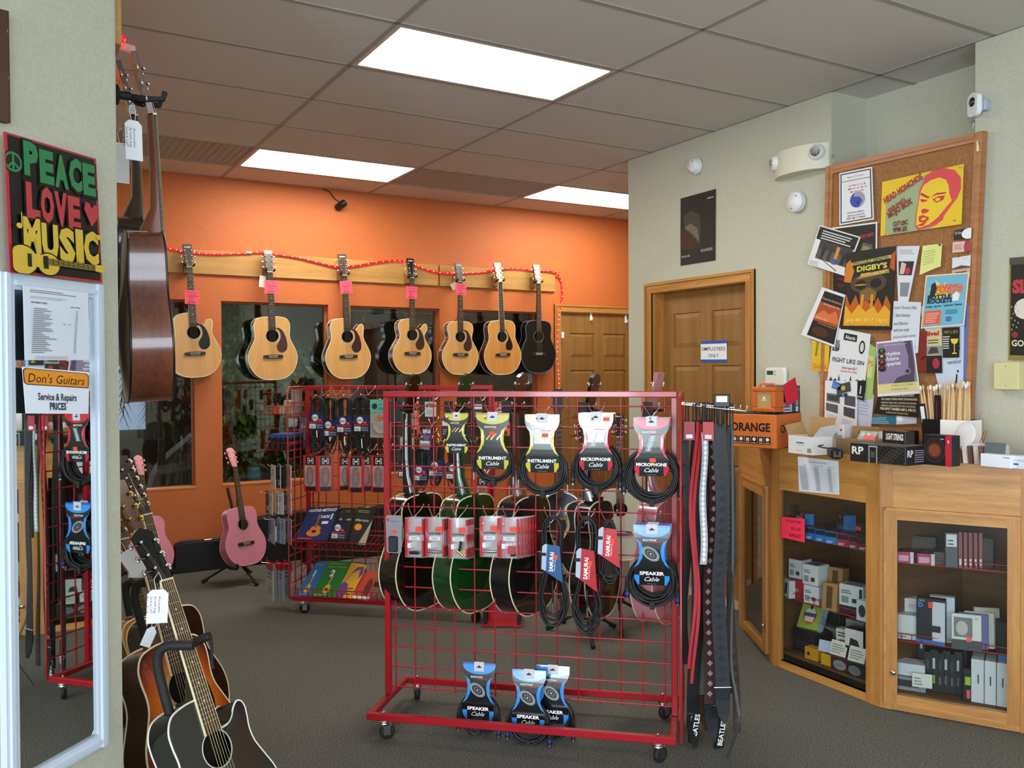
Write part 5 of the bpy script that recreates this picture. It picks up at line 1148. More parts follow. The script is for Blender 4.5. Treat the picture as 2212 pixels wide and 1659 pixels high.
nut = at_depth(1262, 960, 4.95); floor_guitar(bspec('0e0c0c', CREAM, shape='om'), nut, 205, 12, .86, 'black guitar on a stand beside the banjo, seen through the front grid', 'black stand under the black guitar beside the banjo', None)
q = at_z(1095, 1352, .0); t = thing('floor_stand', 'low red metal stand base on the carpet behind the black hanging guitar', 'stand', T(q.x, q.y+.05, 0) @ Rz(-.6))
mb = MB(); mb.box((-.12, -.08, .004), (.12, .08, .016), paint('b01a20', .4)); mb.build('base_plate', t); mb = MB(); mb.box((-.10, .05, .016), (.10, .07, .16), paint('b01a20', .4)); mb.build('upright_plate', t)
for s in (-1, 1): mb = MB(); mb.box((s*.1-.01, -.07, .016), (s*.1+.01, .07, .12), RUBBER); mb.build('foot', t)
# ================================================================ ON THE PARTITION: plaque, sign, mirror, papers
def lq(pts, off): return [at_left(x, y, off) for x, y in pts]
# wooden plaque at the top left
tl, tr, br, bl = lq([(-70, 2), (19, 24), (23, 266), (-66, 243)], .02)
o = sheet_from_quad('plaque', tl, tr, br, bl, '3a221a', [('r', .0, .0, .96, 1, '4a2c20'), ('e', .95, .82, .012, .018, '8a8078'), ('e', .95, .4, .01, .014, '8a8078')], 'dark brown wooden plaque cut off by the left edge of the photo', 'plaque', .018, rough=.6)
# tin sign
tl, tr, br, bl = lq([(9, 284), (207, 343), (221, 612), (22, 588)], .03)
def groovy(s, x0, x1, y, h, col, dy=()):
    out = []; ws = [.5 if ch == 'I' else 1.0 for ch in s]; k = (x1-x0)/sum(ws); x = x0; pos = []
    for wv in ws: pos.append((x, wv*k)); x += wv*k
    for (px_, wd), ch, d in zip(pos, s, dy): out.append(('t', px_-.016, y+d-.012, h*1.08, ch, '050505', {'bold': .085, 'width': wd+.03}))
    for (px_, wd), ch, d in zip(pos, s, dy): out.append(('t', px_, y+d, h, ch, col, {'bold': .06, 'width': wd*.95}))
    return out
els = [('r', 0, 0, 1, 1, 'a8343a'), ('r', .025, .018, .975, .985, '0e0d0d')]
els += [('e', .07, .80, .105, .082, '0a0a0a'), ('e', .07, .80, .092, .072, '2f7d4c'), ('e', .07, .80, .07, .055, '0e1a12'), ('r', .06, .735, .08, .865, '2f7d4c'), ('p', [(.06, .80), (.08, .80), (.13, .765), (.118, .75)], '2f7d4c'), ('p', [(.06, .80), (.08, .80), (.022, .75), (.01, .765)], '2f7d4c')]
els += groovy('PEACE', .17, .97, .715, .225, '2c7a4a', (.03, .0, -.005, .0, -.01))
els += groovy('LOVE', .17, .76, .425, .235, 'b4383e', (.01, 0, -.01, -.02))
els += [('p', [(.88, .44), (.80, .57), (.82, .63), (.87, .62), (.89, .585), (.93, .62), (.98, .60), (.97, .53)], 'b4383e')]
els += groovy('MUSIC', .12, .95, .155, .235, 'd0b03c', (.02, .0, -.01, -.0, -.0))
els += [('e', .10, .10, .16, .115, '0a0a0a'), ('e', .36, .09, .13, .09, '0a0a0a'), ('e', .10, .10, .145, .105, 'd0b03c'), ('e', .36, .09, .115, .08, 'd0b03c'), ('r', .10, .06, .36, .155, 'd0b03c'), ('r', .30, .085, .95, .135, '0e0d0d')]
els += [('r', .30, .09+.012*i, .93, .094+.012*i, 'd0b03c') for i in range(4)]+[('r', .14, .055, .18, .15, '1a1712'), ('r', .30, .055, .35, .15, '1a1712'), ('p', [(.88, .085), (.97, .08), (1.0, .11), (.97, .14), (.88, .135)], 'd0b03c')]
els += [('r', .40+.055*i, .085, .405+.055*i, .14, '0e0d0d') for i in range(9)]+[('e', .70, .16, .03, .022, 'd0b03c'), ('r', .72, .16, .73, .24, 'd0b03c'), ('e', .93, .36, .03, .02, 'd0b03c'), ('r', .945, .36, .955, .45, 'd0b03c'), ('e', .06, .34, .03, .02, 'd0b03c'), ('r', .08, .34, .09, .44, 'd0b03c')]
sign = sheet_from_quad('tin_sign', tl, tr, br, bl, 'a8343a', els, 'embossed tin sign reading PEACE LOVE MUSIC in green, red and yellow', 'sign', .004, rough=.3)
# mirror
def LS(P): return (P-WP).dot(WD), P.z
sR, zT = LS(at_left(226, 616, .02)); _, zB = LS(at_left(234.3, 1606.4, .02)); sL, _ = LS(at_left(4, 589, .02))
Mm = frame(Vector((WP.x, WP.y, 0)), WD, (0, 0, 1))
mir = thing('wall_mirror', 'tall white-framed mirror on the angled partition reflecting the front rack', 'mirror', Mm)
WF = paint('c9d4e2', .35); fw = .038
for lo, hi in (((sL, zB), (sL+fw, zT)), ((sR-fw, zB), (sR, zT)), ((sL+fw, zT-fw), (sR-fw, zT)), ((sL+fw, zB), (sR-fw, zB+fw))):
    mb = MB(); vert = (hi[1]-lo[1]) > .5
    mb.box((*lo, .0), (*hi, .018), WF)
    a = .010; b_ = .022
    if vert: mb.box((lo[0]+a, lo[1], .018), (lo[0]+b_, hi[1], .024), WF)
    else: mb.box((lo[0], lo[1]+a, .018), (hi[0], lo[1]+b_, .024), WF)
    mb.build('frame_rail', mir)
MIRROR = paint('e4ecea', .015, 1.0)
mb = MB(); mb.box((sL+fw, zB+fw, .006), (sR-fw, zT-fw, .010), MIRROR); mb.build('mirror_glass', mir)
tl, tr, br, bl = lq([(50, 616), (191, 633), (193, 778), (54, 778)], .032)
els = [('lines', .09, .92, .80, .97, 2, '777777'), ('lines', .09, .84, .72, .88, 2, 'aaaaaa'), ('t', .10, .775, .022, 'INSTRUMENT REPAIR', '222222', {'width': .24, 'bold': .02}), ('t', .70, .755, .02, 'Labor Charge', '222222', {'width': .15, 'bold': .02})]
for i in range(23): els += [('lines', .09, .10+.027*i, .28+.22*((i*37) % 10)/10, .122+.027*i, 1, '7a7a7e', .5), ('r', .73, .10+.027*i, .765, .112+.027*i, '8a8a8e')]
els += [('r', .52, .50, .56, .512, '8a8a8e'), ('r', .60, .50, .64, .512, '8a8a8e'), ('lines', .09, .02, .7, .06, 2, 'aaaaaa')]
sheet_from_quad('price_list', tl, tr, br, bl, 'd4dbe8', els, 'white typed repair price list taped to the top of the mirror', 'paper', group='papers on the mirror')
tl, tr, br, bl = lq([(48, 792), (193, 804), (191, 894), (56, 893)], .033)
els = [('p', [(.04, .62), (.0, .67), (.0, .93), (.04, .98), (.95, .96), (.99, .91), (.99, .61)], '3a1a10'), ('p', [(.045, .64), (.015, .68), (.015, .92), (.05, .965), (.94, .945), (.975, .90), (.975, .63)], 'e08f24'), ('t', .06, .68, .20, "Don's Guitars", '2a1408', {'shear': .25, 'width': .86}), ('t', .49, .30, .16, 'Service & Repairs', '1c2430', {'align': 'c', 'width': .60, 'bold': .02}), ('t', .49, .09, .16, 'PRICES', '1c2430', {'align': 'c', 'width': .26, 'bold': .03})]
sheet_from_quad('shop_notice', tl, tr, br, bl, 'dfe6f2', els, "white notice with orange Don's Guitars banner on the mirror", 'notice', group='papers on the mirror')
# ================================================================ COUNTER with glazed display cabinets
CP = [Vector(v) for v in ((3.735, 3.76, 0), (3.372, 3.163, 0), (3.347, 2.515, 0), (3.66, 1.93, 0))]; CZ = 1.108; CT = 1.100
class Face:
    def __init__(s, a, b):
        s.a, s.b = a, b; s.u = (b-a).normalized(); s.n = s.u.cross(Vector((0, 0, 1))); s.L = (b-a).length
        if s.n.dot(CAM-a) < 0: s.n = -s.n
        s.M = frame(a, s.u, (0, 0, 1))      # x along, y up, z = x cross y
        s.sg = 1 if s.M.col[2].to_3d().dot(s.n) > 0 else -1
    def sz(s, px, py, off=0.):
        p = at_plane(px, py, s.a+s.n*off, s.n); return (p-s.a).dot(s.u), p.z
FA, FB, FC = Face(CP[0], CP[1]), Face(CP[1], CP[2]), Face(CP[2], CP[3])
CGLASS = glass_mat('cabinet_glass', (.93, .95, .94, 1), .06)
def fbox(mb, f, s0, s1, z0, z1, d0, d1, mat):
    """box on a face: d is distance in front of the face (negative = inside)"""
    a, b = sorted((d0*f.sg, d1*f.sg)); mb.box((s0, z0, a), (s1, z1, b), mat, f.M)
def door(t, f, s0, s1, z0, z1, g0, g1, h0, h1, d=.018, knob=None):
    mb = MB(); fbox(mb, f, s0, g0, z0, z1, .001, d, OAK_V); fbox(mb, f, g1, s1, z0, z1, .001, d, OAK_V); fbox(mb, f, g0, g1, h1, z1, .001, d, OAK_H); fbox(mb, f, g0, g1, z0, h0, .001, d, OAK_H)
    for a, b, c, e in ((s0, s1, z1-.012, z1), (s0, s0+.008, z0, z1)): fbox(mb, f, a, b, c, e, d, d+.004, OAK_H)
    dr = mb.build('door', t); mb = MB(); fbox(mb, f, g0, g1, h0, h1, .004, .007, CGLASS); mb.build('glass', dr)
    if knob:
        mb = MB(); c = f.M @ Vector((knob[0], knob[1], f.sg*d)); mb.lathe([(.008, 0), (.008, .006), (.012, .008), (.012, .012), (.004, .016)], CHROME, 14, frame(c, f.u, (0, 0, 1)) @ (Matrix.Identity(4) if f.sg > 0 else Rx(math.pi))); mb.build('lock', dr)
XW = XR-.012
def cabinet(f, label, g, z_ap, post0, post1, dr=None, knob=None, extra=()):
    """g = glass (s0,s1,z0,z1); z_ap = underside of the apron board"""
    t = thing('display_cabinet', label, 'cabinet', None, 'oak display cabinets')
    mb = MB(); fbox(mb, f, post0, f.L-post1, z_ap, CZ, -.02, -.001, OAK_H); mb.build('apron', t)
    for a, b in ((0, post0), (f.L-post1, f.L)): mb = MB(); fbox(mb, f, a+.0005, b-.0005, .002, CZ, -.025, 0, OAK_V); mb.build('post', t)
    zb = g[2]; mb = MB(); fbox(mb, f, post0, f.L-post1, .002, min(zb, .10), -.02, -.004, OAK_H); mb.build('plinth', t)
    mb = MB()
    if dr is None:
        fbox(mb, f, post0, f.L-post1, min(zb, .10), zb, -.02, -.001, OAK_H); fbox(mb, f, post0, g[0], zb, g[3], -.02, -.001, OAK_V); fbox(mb, f, g[1], f.L-post1, zb, g[3], -.02, -.001, OAK_V); mb.build('bottom_rail', t)
        mb = MB(); fbox(mb, f, g[0], g[1], g[2], g[3], -.012, -.008, CGLASS); mb.build('glass', t)
    else: door(t, f, *dr, *g[:2], *g[2:], knob=knob)
    return t
s0, z1 = FB.sz(1685.6, 1057.6); s1, _ = FB.sz(1870, 1086); _, z0 = FB.sz(1688, 1426)
gB = (max(s0, .055), s1, z0, z1); cabB = cabinet(FB, 'middle oak cabinet with glass front under the taped price sheet', gB, z1, .05, FB.L-s1)
s0, z1 = FC.sz(1938, 1123, .018); s1, _ = FC.sz(2176, 1140, .018); _, z0 = FC.sz(1943, 1502, .018)
d0, dz1 = FC.sz(1910, 1096, .018); d1, _ = FC.sz(2205, 1112, .018); _, dz0 = FC.sz(1915, 1518, .018); k = FC.sz(1930, 1452, .018)
cabC = cabinet(FC, 'right oak cabinet with framed glass door and chrome lock', (s0, s1, z0, z1), dz1-.004, max(d0-.006, .02)+.035, FC.L-d1, (d0, d1, dz0, dz1), k)
s0, z1 = FA.sz(1604, 1050, .018); s1, _ = FA.sz(1646, 1065, .018); _, z0 = FA.sz(1646, 1388, .018)
d0, dz1 = FA.sz(1598, 1024, .018); d1, _ = FA.sz(1660, 1049, .018); _, dz0 = FA.sz(1660, 1420, .018); k = FA.sz(1652, 1352, .018)
print('cab', gB, (d0, d1, dz0, dz1), FA.L)
cabA = cabinet(FA, 'narrow angled oak cabinet with glass door next to the employee door', (max(s0, .05), s1, z0, z1), dz1-.004, .03, max(FA.L-d1, .05), (max(d0, .005), min(d1, FA.L-.05), dz0, dz1), k)
# carcass: floor, dividers, backs, ends
def plate(name, poly, z0, z1, mat, parent): mb = MB(); mb.prism(poly, z0, z1, mat); return mb.build(name, parent)
ins = lambda p, d=.028: p
polyA = [(3.76, 3.735), (3.40, 3.165), (XW, 3.165), (XW, 3.735)]; polyB = [(3.40, 3.155), (3.376, 2.525), (XW, 2.525), (XW, 3.155)]; polyC = [(3.376, 2.512), (3.69, 1.935), (XW, 1.935), (XW, 2.512)]
for pl, cb in ((polyA, cabA), (polyB, cabB), (polyC, cabC)):
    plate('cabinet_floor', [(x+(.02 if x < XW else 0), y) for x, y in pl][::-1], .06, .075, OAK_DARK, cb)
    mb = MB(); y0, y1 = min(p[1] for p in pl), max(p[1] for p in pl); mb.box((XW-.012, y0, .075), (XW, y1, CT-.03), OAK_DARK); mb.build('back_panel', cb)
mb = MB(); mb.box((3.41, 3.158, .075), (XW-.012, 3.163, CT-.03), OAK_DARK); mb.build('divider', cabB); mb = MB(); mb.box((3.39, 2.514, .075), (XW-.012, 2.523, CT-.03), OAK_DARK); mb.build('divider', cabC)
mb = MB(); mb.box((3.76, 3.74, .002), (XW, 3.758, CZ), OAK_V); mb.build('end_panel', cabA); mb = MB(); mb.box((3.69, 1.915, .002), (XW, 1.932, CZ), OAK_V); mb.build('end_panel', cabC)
top_poly = [(3.765, 3.735), (3.405, 3.165), (3.38, 2.52), (3.69, 1.94), (XW, 1.94), (XW, 3.735)]
mb = MB(); mb.prism(top_poly[::-1], CT-.028, CT, OAK_H); tag(mb.build('worktop'), 'oak counter top crowded with boxes behind a raised front edge', 'counter')
# red wire shelves
def wire_shelf(poly, z, cb):
    mb = MB(); r = .0025; P = [Vector((x, y, z)) for x, y in poly]
    mb.tube(P, r*1.5, WIRE, 5, True); mb.tube([p+Vector((0, 0, .03)) for p in (P[0], P[1])], r, WIRE, 5)
    y0, y1 = min(p.y for p in P), max(p.y for p in P); n = 16
    for i in range(1, n):
        y = y0+(y1-y0)*i/n; a, b = P[0], P[1]; t_ = (y-a.y)/(b.y-a.y); x = a.x+(b.x-a.x)*t_
        mb.tube([(x, y, z+.03), (x, y, z), (XW-.02, y, z), (XW-.02, y, z+.14)], r*.8, WIRE, 4)
    return mb.build('wire_shelf', cb)
inset = lambda pl, d=.05: [(x+d if x < XW else XW-.02, y) for x, y in pl]
zB1 = FB.sz(1780, 1174, -.05)[1]; zB2 = FB.sz(1780, 1318, -.05)[1]; zC1 = FC.sz(2060, 1228, -.05)[1]; zC2 = FC.sz(2060, 1402, -.05)[1]
wire_shelf(inset(polyB), zB1, cabB); wire_shelf(inset(polyB), zB2, cabB); wire_shelf(inset(polyC), zC1, cabC); wire_shelf(inset(polyC), zC2, cabC)
print('shelves', zB1, zB2, zC1, zC2)
# ---- stock in the cabinets
def item(f, px, py, off, z, size, yaw, col, els, label, cat='box', group='boxed stock in the display cabinets', top=None, tilt=0., rough=.45, stack=0., side=None, name='product_box'):
    """box standing on height z; px,py only give its place along the face; off = distance behind the glass"""
    s = f.sz(px, py, -off)[0]; w, h, d = size; c = f.a+f.u*s-f.n*off; c.z = z+stack
    # local: x along the face to the right as seen, y depth into the cabinet, z up
    x = f.n.cross(Vector((0, 0, 1))); x = -x
    M = frame(c, x, -f.n) @ Rz(yaw) @ Rx(tilt)
    mb = MB(); mb.bbox((-w/2, 0, .001), (w/2, d, h), paint(col, rough), .0015, M)
    if els: draw(mb, els, w, h, M @ T(-w/2, 0, 0) @ Rx(math.pi/2), z0=.0008)
    if top: draw(mb, top, w, d, M @ T(-w/2, 0, h), z0=.0008)
    if side: draw(mb, side, d, h, M @ T(w/2, 0, 0) @ Rz(math.pi/2) @ Rx(math.pi/2), z0=.0008)
    return tag(mb.build(name), label, cat, group)
ORS = 'f0522c'
# middle cabinet, top shelf
PED = lambda c: [('r', .06, .55, .94, .93, '24262a'), ('r', 0, 0, 1, .4, c), ('lines', .15, .1, .7, .3, 2, 'dfe6ee')]
item(FB, 1700, 1122, .12, zB1, (.07, .09, .05), .1, '20262e', [('r', .1, .5, .9, .9, '3a4a58')], 'dark pedal box at the left of the top cabinet shelf', stack=.05)
item(FB, 1728, 1125, .10, zB1, (.085, .115, .05), -.25, '16181c', [('r', .1, .72, .8, .85, 'b8bcc2'), ('r', .1, .45, .8, .58, 'b8bcc2'), ('r', .6, .9, .8, 1, ORS)], 'black box with two pale strips on the top cabinet shelf', side=[('r', 0, 0, 1, 1, '2a7ac0')])
for i, (px, c, lb) in enumerate(((1750, '1e6cb4', 'first'), (1773, '1e78c4', 'second'), (1795, '2482cc', 'third'))): item(FB, px, 1172, .07, zB1, (.058, .06, .09), .3, c, PED(c), 'blue small pedal box, %s in the top cabinet shelf row' % lb, top=[('r', 0, 0, 1, 1, '15181c'), ('r', .3, .3, .6, .5, ORS)])
for i, (px, c, lb) in enumerate(((1820, 'a83450', 'rose'), (1845, '8c2440', 'crimson'), (1866, '6e2034', 'dark crimson'))): item(FB, px, 1182, .07, zB1, (.058, .06, .09), .3, c, PED(c), lb+' small pedal box on the top cabinet shelf', top=[('r', 0, 0, 1, 1, '1c1518'), ('r', .3, .3, .6, .5, ORS)])
item(FB, 1815, 1140, .17, zB1, (.09, .10, .06), -.5, '1f6cb0', [('r', 0, .5, 1, 1, '101318'), ('r', .4, .8, .65, .95, ORS)], 'blue and black box leaning at the back of the top cabinet shelf', stack=.03)
item(FB, 1848, 1150, .2, zB1, (.10, .10, .06), .1, '3a1820', [('r', .5, .6, .8, .8, ORS)], 'dark red box at the back of the top cabinet shelf')
# sale card on the glass
p = [FB.M @ Vector((*FB.sz(x, y, .003), FB.sg*.003)) for x, y in ((1688, 1116), (1738, 1121), (1738, 1172), (1687, 1160))]
sheet_from_quad('sale_card', *p, 'f02e4a', [('t', .2, .78, .13, 'MeTone Pedal', '2a0a10', {'shear': .2, 'width': .65}), ('t', .42, .44, .13, '35% Off', '2a0a10', {'shear': .2, 'width': .42}), ('t', .35, .14, .16, 'SALE!', '2a0a10', {'shear': .2, 'width': .5})], 'bright pink SALE card on the middle cabinet glass', 'card')
p = [FB.M @ Vector((*FB.sz(x, y, .003), FB.sg*.003)) for x, y in ((1723, 986), (1811, 996), (1813, 1069), (1726, 1061))]
els = [('t', .5, .86, .06, 't.c. electronics Plus', '3a3a44', {'align': 'c', 'width': .45}), ('t', .12, .77, .04, 'Name', '555555', {'width': .1}), ('t', .42, .77, .04, 'Regular Price', '555555', {'width': .22}), ('t', .74, .77, .04, 'Our Price', '555555', {'width': .16})]
for i in range(14): els += [('r', .06, .06+.05*i, .95, .064+.05*i, '8a8a92'), ('r', .08, .07+.05*i, .26, .095+.05*i, 'a4a4aa'), ('r', .46, .07+.05*i, .56, .095+.05*i, 'a4a4aa'), ('r', .78, .07+.05*i, .86, .095+.05*i, 'a4a4aa')]
sheet_from_quad('price_sheet', *p, 'dde0e4', els, 'white price table taped to the oak apron of the middle cabinet', 'paper')
# middle cabinet, middle shelf
WBX = [('r', .1, .15, .4, .45, '8a9096'), ('r', .55, .2, .8, .4, '30343a'), ('lines', .1, .6, .6, .8, 2, '50555c')]
item(FB, 1698, 1290, .07, zB2, (.07, .09, .06), -.35, 'd8dcdc', [('p', [(.25, .2), (.6, .2), (.75, .85), (.4, .85)], '3a4238')], 'white box with dark pedal picture at the left of the middle shelf')
item(FB, 1700, 1262, .16, zB2, (.06, .16, .06), -.2, '30382c', [('r', .1, .5, .9, .9, 'b8c0a8')], 'dark green box standing behind the white one on the middle shelf')
item(FB, 1723, 1300, .09, zB2, (.075, .10, .07), .15, 'a82430', [('t', .3, .4, .2, 'tc', 'f0d0d0', {'width': .3})], 'red box at the bottom of the middle shelf stack')
item(FB, 1718, 1300, .09, zB2, (.08, .095, .08), .15, 'd2d6da', WBX, 'white box with red lid on top of the red one', stack=.102, top=[('r', .1, .1, .9, .9, 'a83040')])
item(FB, 1752, 1310, .08, zB2, (.085, .09, .09), .15, 'd4d8dc', WBX, 'white box at the bottom of the second middle shelf stack')
item(FB, 1750, 1310, .08, zB2, (.09, .10, .09), .1, 'd8dce0', WBX, 'white box with grey pedal print topping the second stack', stack=.092, top=[('r', .15, .15, .85, .85, '60646a')])
item(FB, 1790, 1316, .06, zB2, (.075, .13, .06), .2, 'b08450', [('r', .3, .1, .7, .9, '5a4024')], 'brown cardboard pedal box in front on the middle shelf', tilt=-.1)
item(FB, 1802, 1300, .14, zB2, (.075, .14, .06), .2, 'a87c48', [('r', .3, .1, .7, .9, '5a4024')], 'brown cardboard pedal box leaning behind on the middle shelf', stack=.05, tilt=-.1)
item(FB, 1838, 1325, .09, zB2, (.12, .10, .08), .2, 'd0d6dc', WBX+[('r', .85, .1, .97, .9, '22262c')], 'wide white box with black squares on the middle shelf', stack=.04, top=[('r', .1, .1, .9, .9, '6a7078')])
item(FB, 1835, 1335, .1, zB2, (.12, .038, .09), .1, '20344a', None, 'navy flat box under the wide white one on the middle shelf')
item(FB, 1862, 1335, .05, zB2, (.06, .095, .05), .1, 'c9d0d6', [('e', .5, .5, .3, .3, '2a3844')], 'white box with dark round print at the right of the middle shelf')
# middle cabinet, floor
zf = .076
item(FB, 1712, 1420, .25, zf, (.12, .30, .12), .0, 'b8b8b8', [('r', .1, .7, .9, .9, 'e4e2da'), ('t', .15, .74, .07, 'GDS-1', '2a2a2a', {'width': .6}), ('lines', .2, .1, .7, .6, 6, '707478')], 'tall grey carton with white label at the back of the cabinet floor')
item(FB, 1735, 1410, .10, zf, (.15, .11, .12), -.1, '1a1420', [('lines', .1, .2, .9, .6, 3, '4a3a5a')], 'dark clear-lidded box on the cabinet floor at the left')
item(FB, 1742, 1400, .11, zf, (.11, .15, .06), .25, '9aa83a', [('e', .5, .45, .32, .3, 'c8542a'), ('p', [(.3, .25), (.7, .25), (.75, .6), (.5, .85), (.25, .6)], 'd0cfc0'), ('r', .2, .42, .8, .55, '5a3a78'), ('e', .5, .74, .08, .07, '2a1c18')], 'yellow-green illustrated pedal box tilted on the cabinet floor', stack=.125, tilt=-.55, side=[('r', 0, 0, 1, 1, 'c8d0dc'), ('t', .2, .3, .3, 'SOUL', '4a3a80', {'width': .7})])
item(FB, 1790, 1420, .28, zf, (.14, .16, .10), .0, '1c2028', [('t', .55, .4, .16, 'PW-3', 'c8ccd4', {'width': .35})], 'black carton marked PW-3 at the back of the cabinet floor', stack=.12)
item(FB, 1792, 1420, .24, zf, (.20, .12, .10), .0, '8a8c8a', [('e', .35, .72, .2, .2, '141416'), ('t', .35, .66, .14, 'Tone', 'd8d8d8', {'align': 'c', 'width': .24}), ('t', .08, .2, .24, 'GARAGE WAH', '1c1c1c', {'width': .8, 'bold': .03})], 'grey carton with black oval and bold letters on the cabinet floor')
item(FB, 1846, 1440, .22, zf, (.10, .20, .08), .1, '9a9c98', [('r', .5, .1, .95, .6, '26282c')], 'grey and black carton at the right of the cabinet floor')
item(FB, 1845, 1465, .08, zf, (.09, .16, .06), .2, '17181a', [('r', .0, .5, 1, 1, 'd8d8d4'), ('p', [(.2, .45), (.85, .45), (.7, .7), (.3, .75)], '202224')], 'black and white pedal box standing on the cabinet floor', stack=.045)
item(FB, 1825, 1460, .11, zf, (.09, .14, .05), .25, 'd8d2c8', [('r', .2, .5, .8, .65, 'b83a2c'), ('lines', .1, .75, .8, .95, 2, '303030')], 'white pedal box with red print on the cabinet floor', stack=.04)
item(FB, 1752, 1435, .05, zf, (.075, .06, .05), .1, 'c89018', [('e', .3, .5, .1, .15, '1a1408')], 'yellow pedal box on the cabinet floor, left of two')
item(FB, 1784, 1450, .05, zf, (.06, .055, .05), .05, 'd8a410', None, 'brighter yellow pedal box on the cabinet floor', top=[('r', .2, .2, .8, .8, '1a1408')])
item(FB, 1812, 1468, .045, zf, (.09, .065, .06), .12, '4a1424', [('e', .55, .45, .38, .35, '8a8c90'), ('t', .55, .38, .14, 'Monster', '30343a', {'align': 'c', 'width': .5})], 'maroon pedal box with silver oval at the front of the cabinet floor', top=[('e', .6, .6, .38, .3, 'd8d2a0'), ('t', .6, .5, .2, 'T-REX', '2a2418', {'align': 'c', 'width': .5})])
item(FB, 1852, 1488, .045, zf, (.10, .065, .06), .08, '1a1012', [('e', .35, .45, .34, .35, '6a6e74')], 'black pedal box with grey oval at the front of the cabinet floor', top=[('e', .6, .6, .38, .3, 'd8d2a0'), ('t', .6, .5, .2, 'T-REX', '2a2418', {'align': 'c', 'width': .5})])
item(FB, 1783, 1435, .055, zf, (.075, .055, .002), .3, 'b8c4d8', None, 'blank folded card on the cabinet floor', 'card', None, stack=.062, tilt=-.3, name='folded_card')
for px, lb in ((1808, 'left'), (1848, 'right')): item(FB, px, 1440, .05, zf, (.085, .07, .003), .15, 'dad8ce', [('lines', .1, .2, .9, .85, 4, '8a8a86')], 'white typed price card on the cabinet floor, %s of two' % lb, 'card', 'typed price cards', stack=.067, tilt=-.35, name='price_note')
# right cabinet
for i, (px, lb) in enumerate(((1955, 'left'), (2000, 'right'))): item(FC, px, 1206, .06, zC1, (.07, .05, .09), .25, 'b02a58', [('r', .1, .2, .7, .7, 'd8a0b8'), ('r', .8, 0, 1, 1, 'd0d0d4')], 'pink-fronted small box on the right cabinet top shelf, %s one' % lb, top=[('r', 0, 0, 1, 1, '141016'), ('r', .5, .4, .7, .6, ORS)])
item(FC, 2032, 1212, .08, zC1, (.06, .06, .08), .1, '22382a', None, 'dark green small box on the right cabinet top shelf', top=[('r', .4, .3, .6, .5, ORS)])
item(FC, 1985, 1180, .2, zC1, (.14, .10, .05), .0, '2a1c16', [('e', .5, .5, .4, .35, '4a3020')], 'brown clear-packed item at the back of the right cabinet top shelf')
for i in range(5): item(FC, 2075+11*i, 1238, .06+.008*i, zC1, (.016, .155, .13), .15, '7a1420', [('lines', .2, .1, .8, .5, 1, 'd8d0d0')], 'dark red software-style case, one of a row on the right cabinet top shelf', 'case', 'dark red cases in a row', name='slim_case', tilt=-.12)
item(FC, 2056, 1228, .06, zC1, (.05, .15, .12), .2, '3c4048', [('r', .1, .6, .9, .95, 'd8dade'), ('lines', .2, .65, .8, .85, 2, '444444')], 'grey blister with white barcode label on the right cabinet top shelf', tilt=-.1)
item(FC, 2126, 1225, .12, zC1, (.07, .13, .06), -.1, '2a2420', [('e', .5, .45, .4, .4, '3a342c')], 'dark round-fronted pack at the end of the right cabinet top shelf')
item(FC, 1962, 1370, .09, zC2, (.12, .11, .10), .05, 'd4d6d8', [('lines', .1, .1, .5, .2, 1, '555555')], 'white carton at the left of the right cabinet middle shelf')
item(FC, 1975, 1365, .16, zC2, (.10, .17, .06), .2, 'dcdcda', [('t', .3, .75, .1, 'PURE', '909498', {'width': .5})], 'white carton leaning behind on the right cabinet middle shelf')
item(FC, 2010, 1385, .07, zC2, (.115, .20, .04), -.05, '15171b', [('r', .56, .0, 1, .94, 'cfd3da'), ('r', 0, 0, 1, .09, '2a6ab8'), ('t', .08, .80, .1, 'D', '3a8ad8', {'bold': .05, 'width': .16}), ('r', .42, .80, .58, .93, ORS), ('r', .3, .28, .85, .42, '17191d'), ('t', .1, .92, .05, 'NEO', 'c8ccd0', {'width': .2})], 'black and white pickup box with blue base on the right cabinet middle shelf')
item(FC, 2035, 1385, .13, zC2, (.10, .20, .04), .1, 'c9d2de', [('r', 0, .78, .4, .95, ORS), ('e', .3, .45, .3, .3, '1a1c20')], 'pale pickup box behind the black and white one')
for i, (px, off, c) in enumerate(((2088, .06, 'd6d2c8'), (2103, .085, '4a4488'), (2116, .11, 'c8c4ba'))):
    item(FC, px, 1408, off, zC2, (.115, .15, .018), .12, c, [('r', .08, .35, .7, .9, '6a6a66'), ('e', .35, .6, .2, .2, 'b8b4aa'), ('t', .78, .85, .07, 'A', '222222', {'width': .1}), ('r', 0, 0, 1, .28, '1c1c1e'), ('r', .5, .24, .68, .38, ORS)] if i == 0 else None, ('white and black instruction pack with photo print', 'violet pack behind the photo print one', 'cream pack at the back of the photo print ones')[i]+' on the right cabinet middle shelf', tilt=-.2, stack=.002*i)
item(FC, 2135, 1400, .14, zC2, (.10, .17, .03), .3, 'b8b0a0', None, 'open cream carton behind the packs on the right cabinet middle shelf', tilt=-.15)
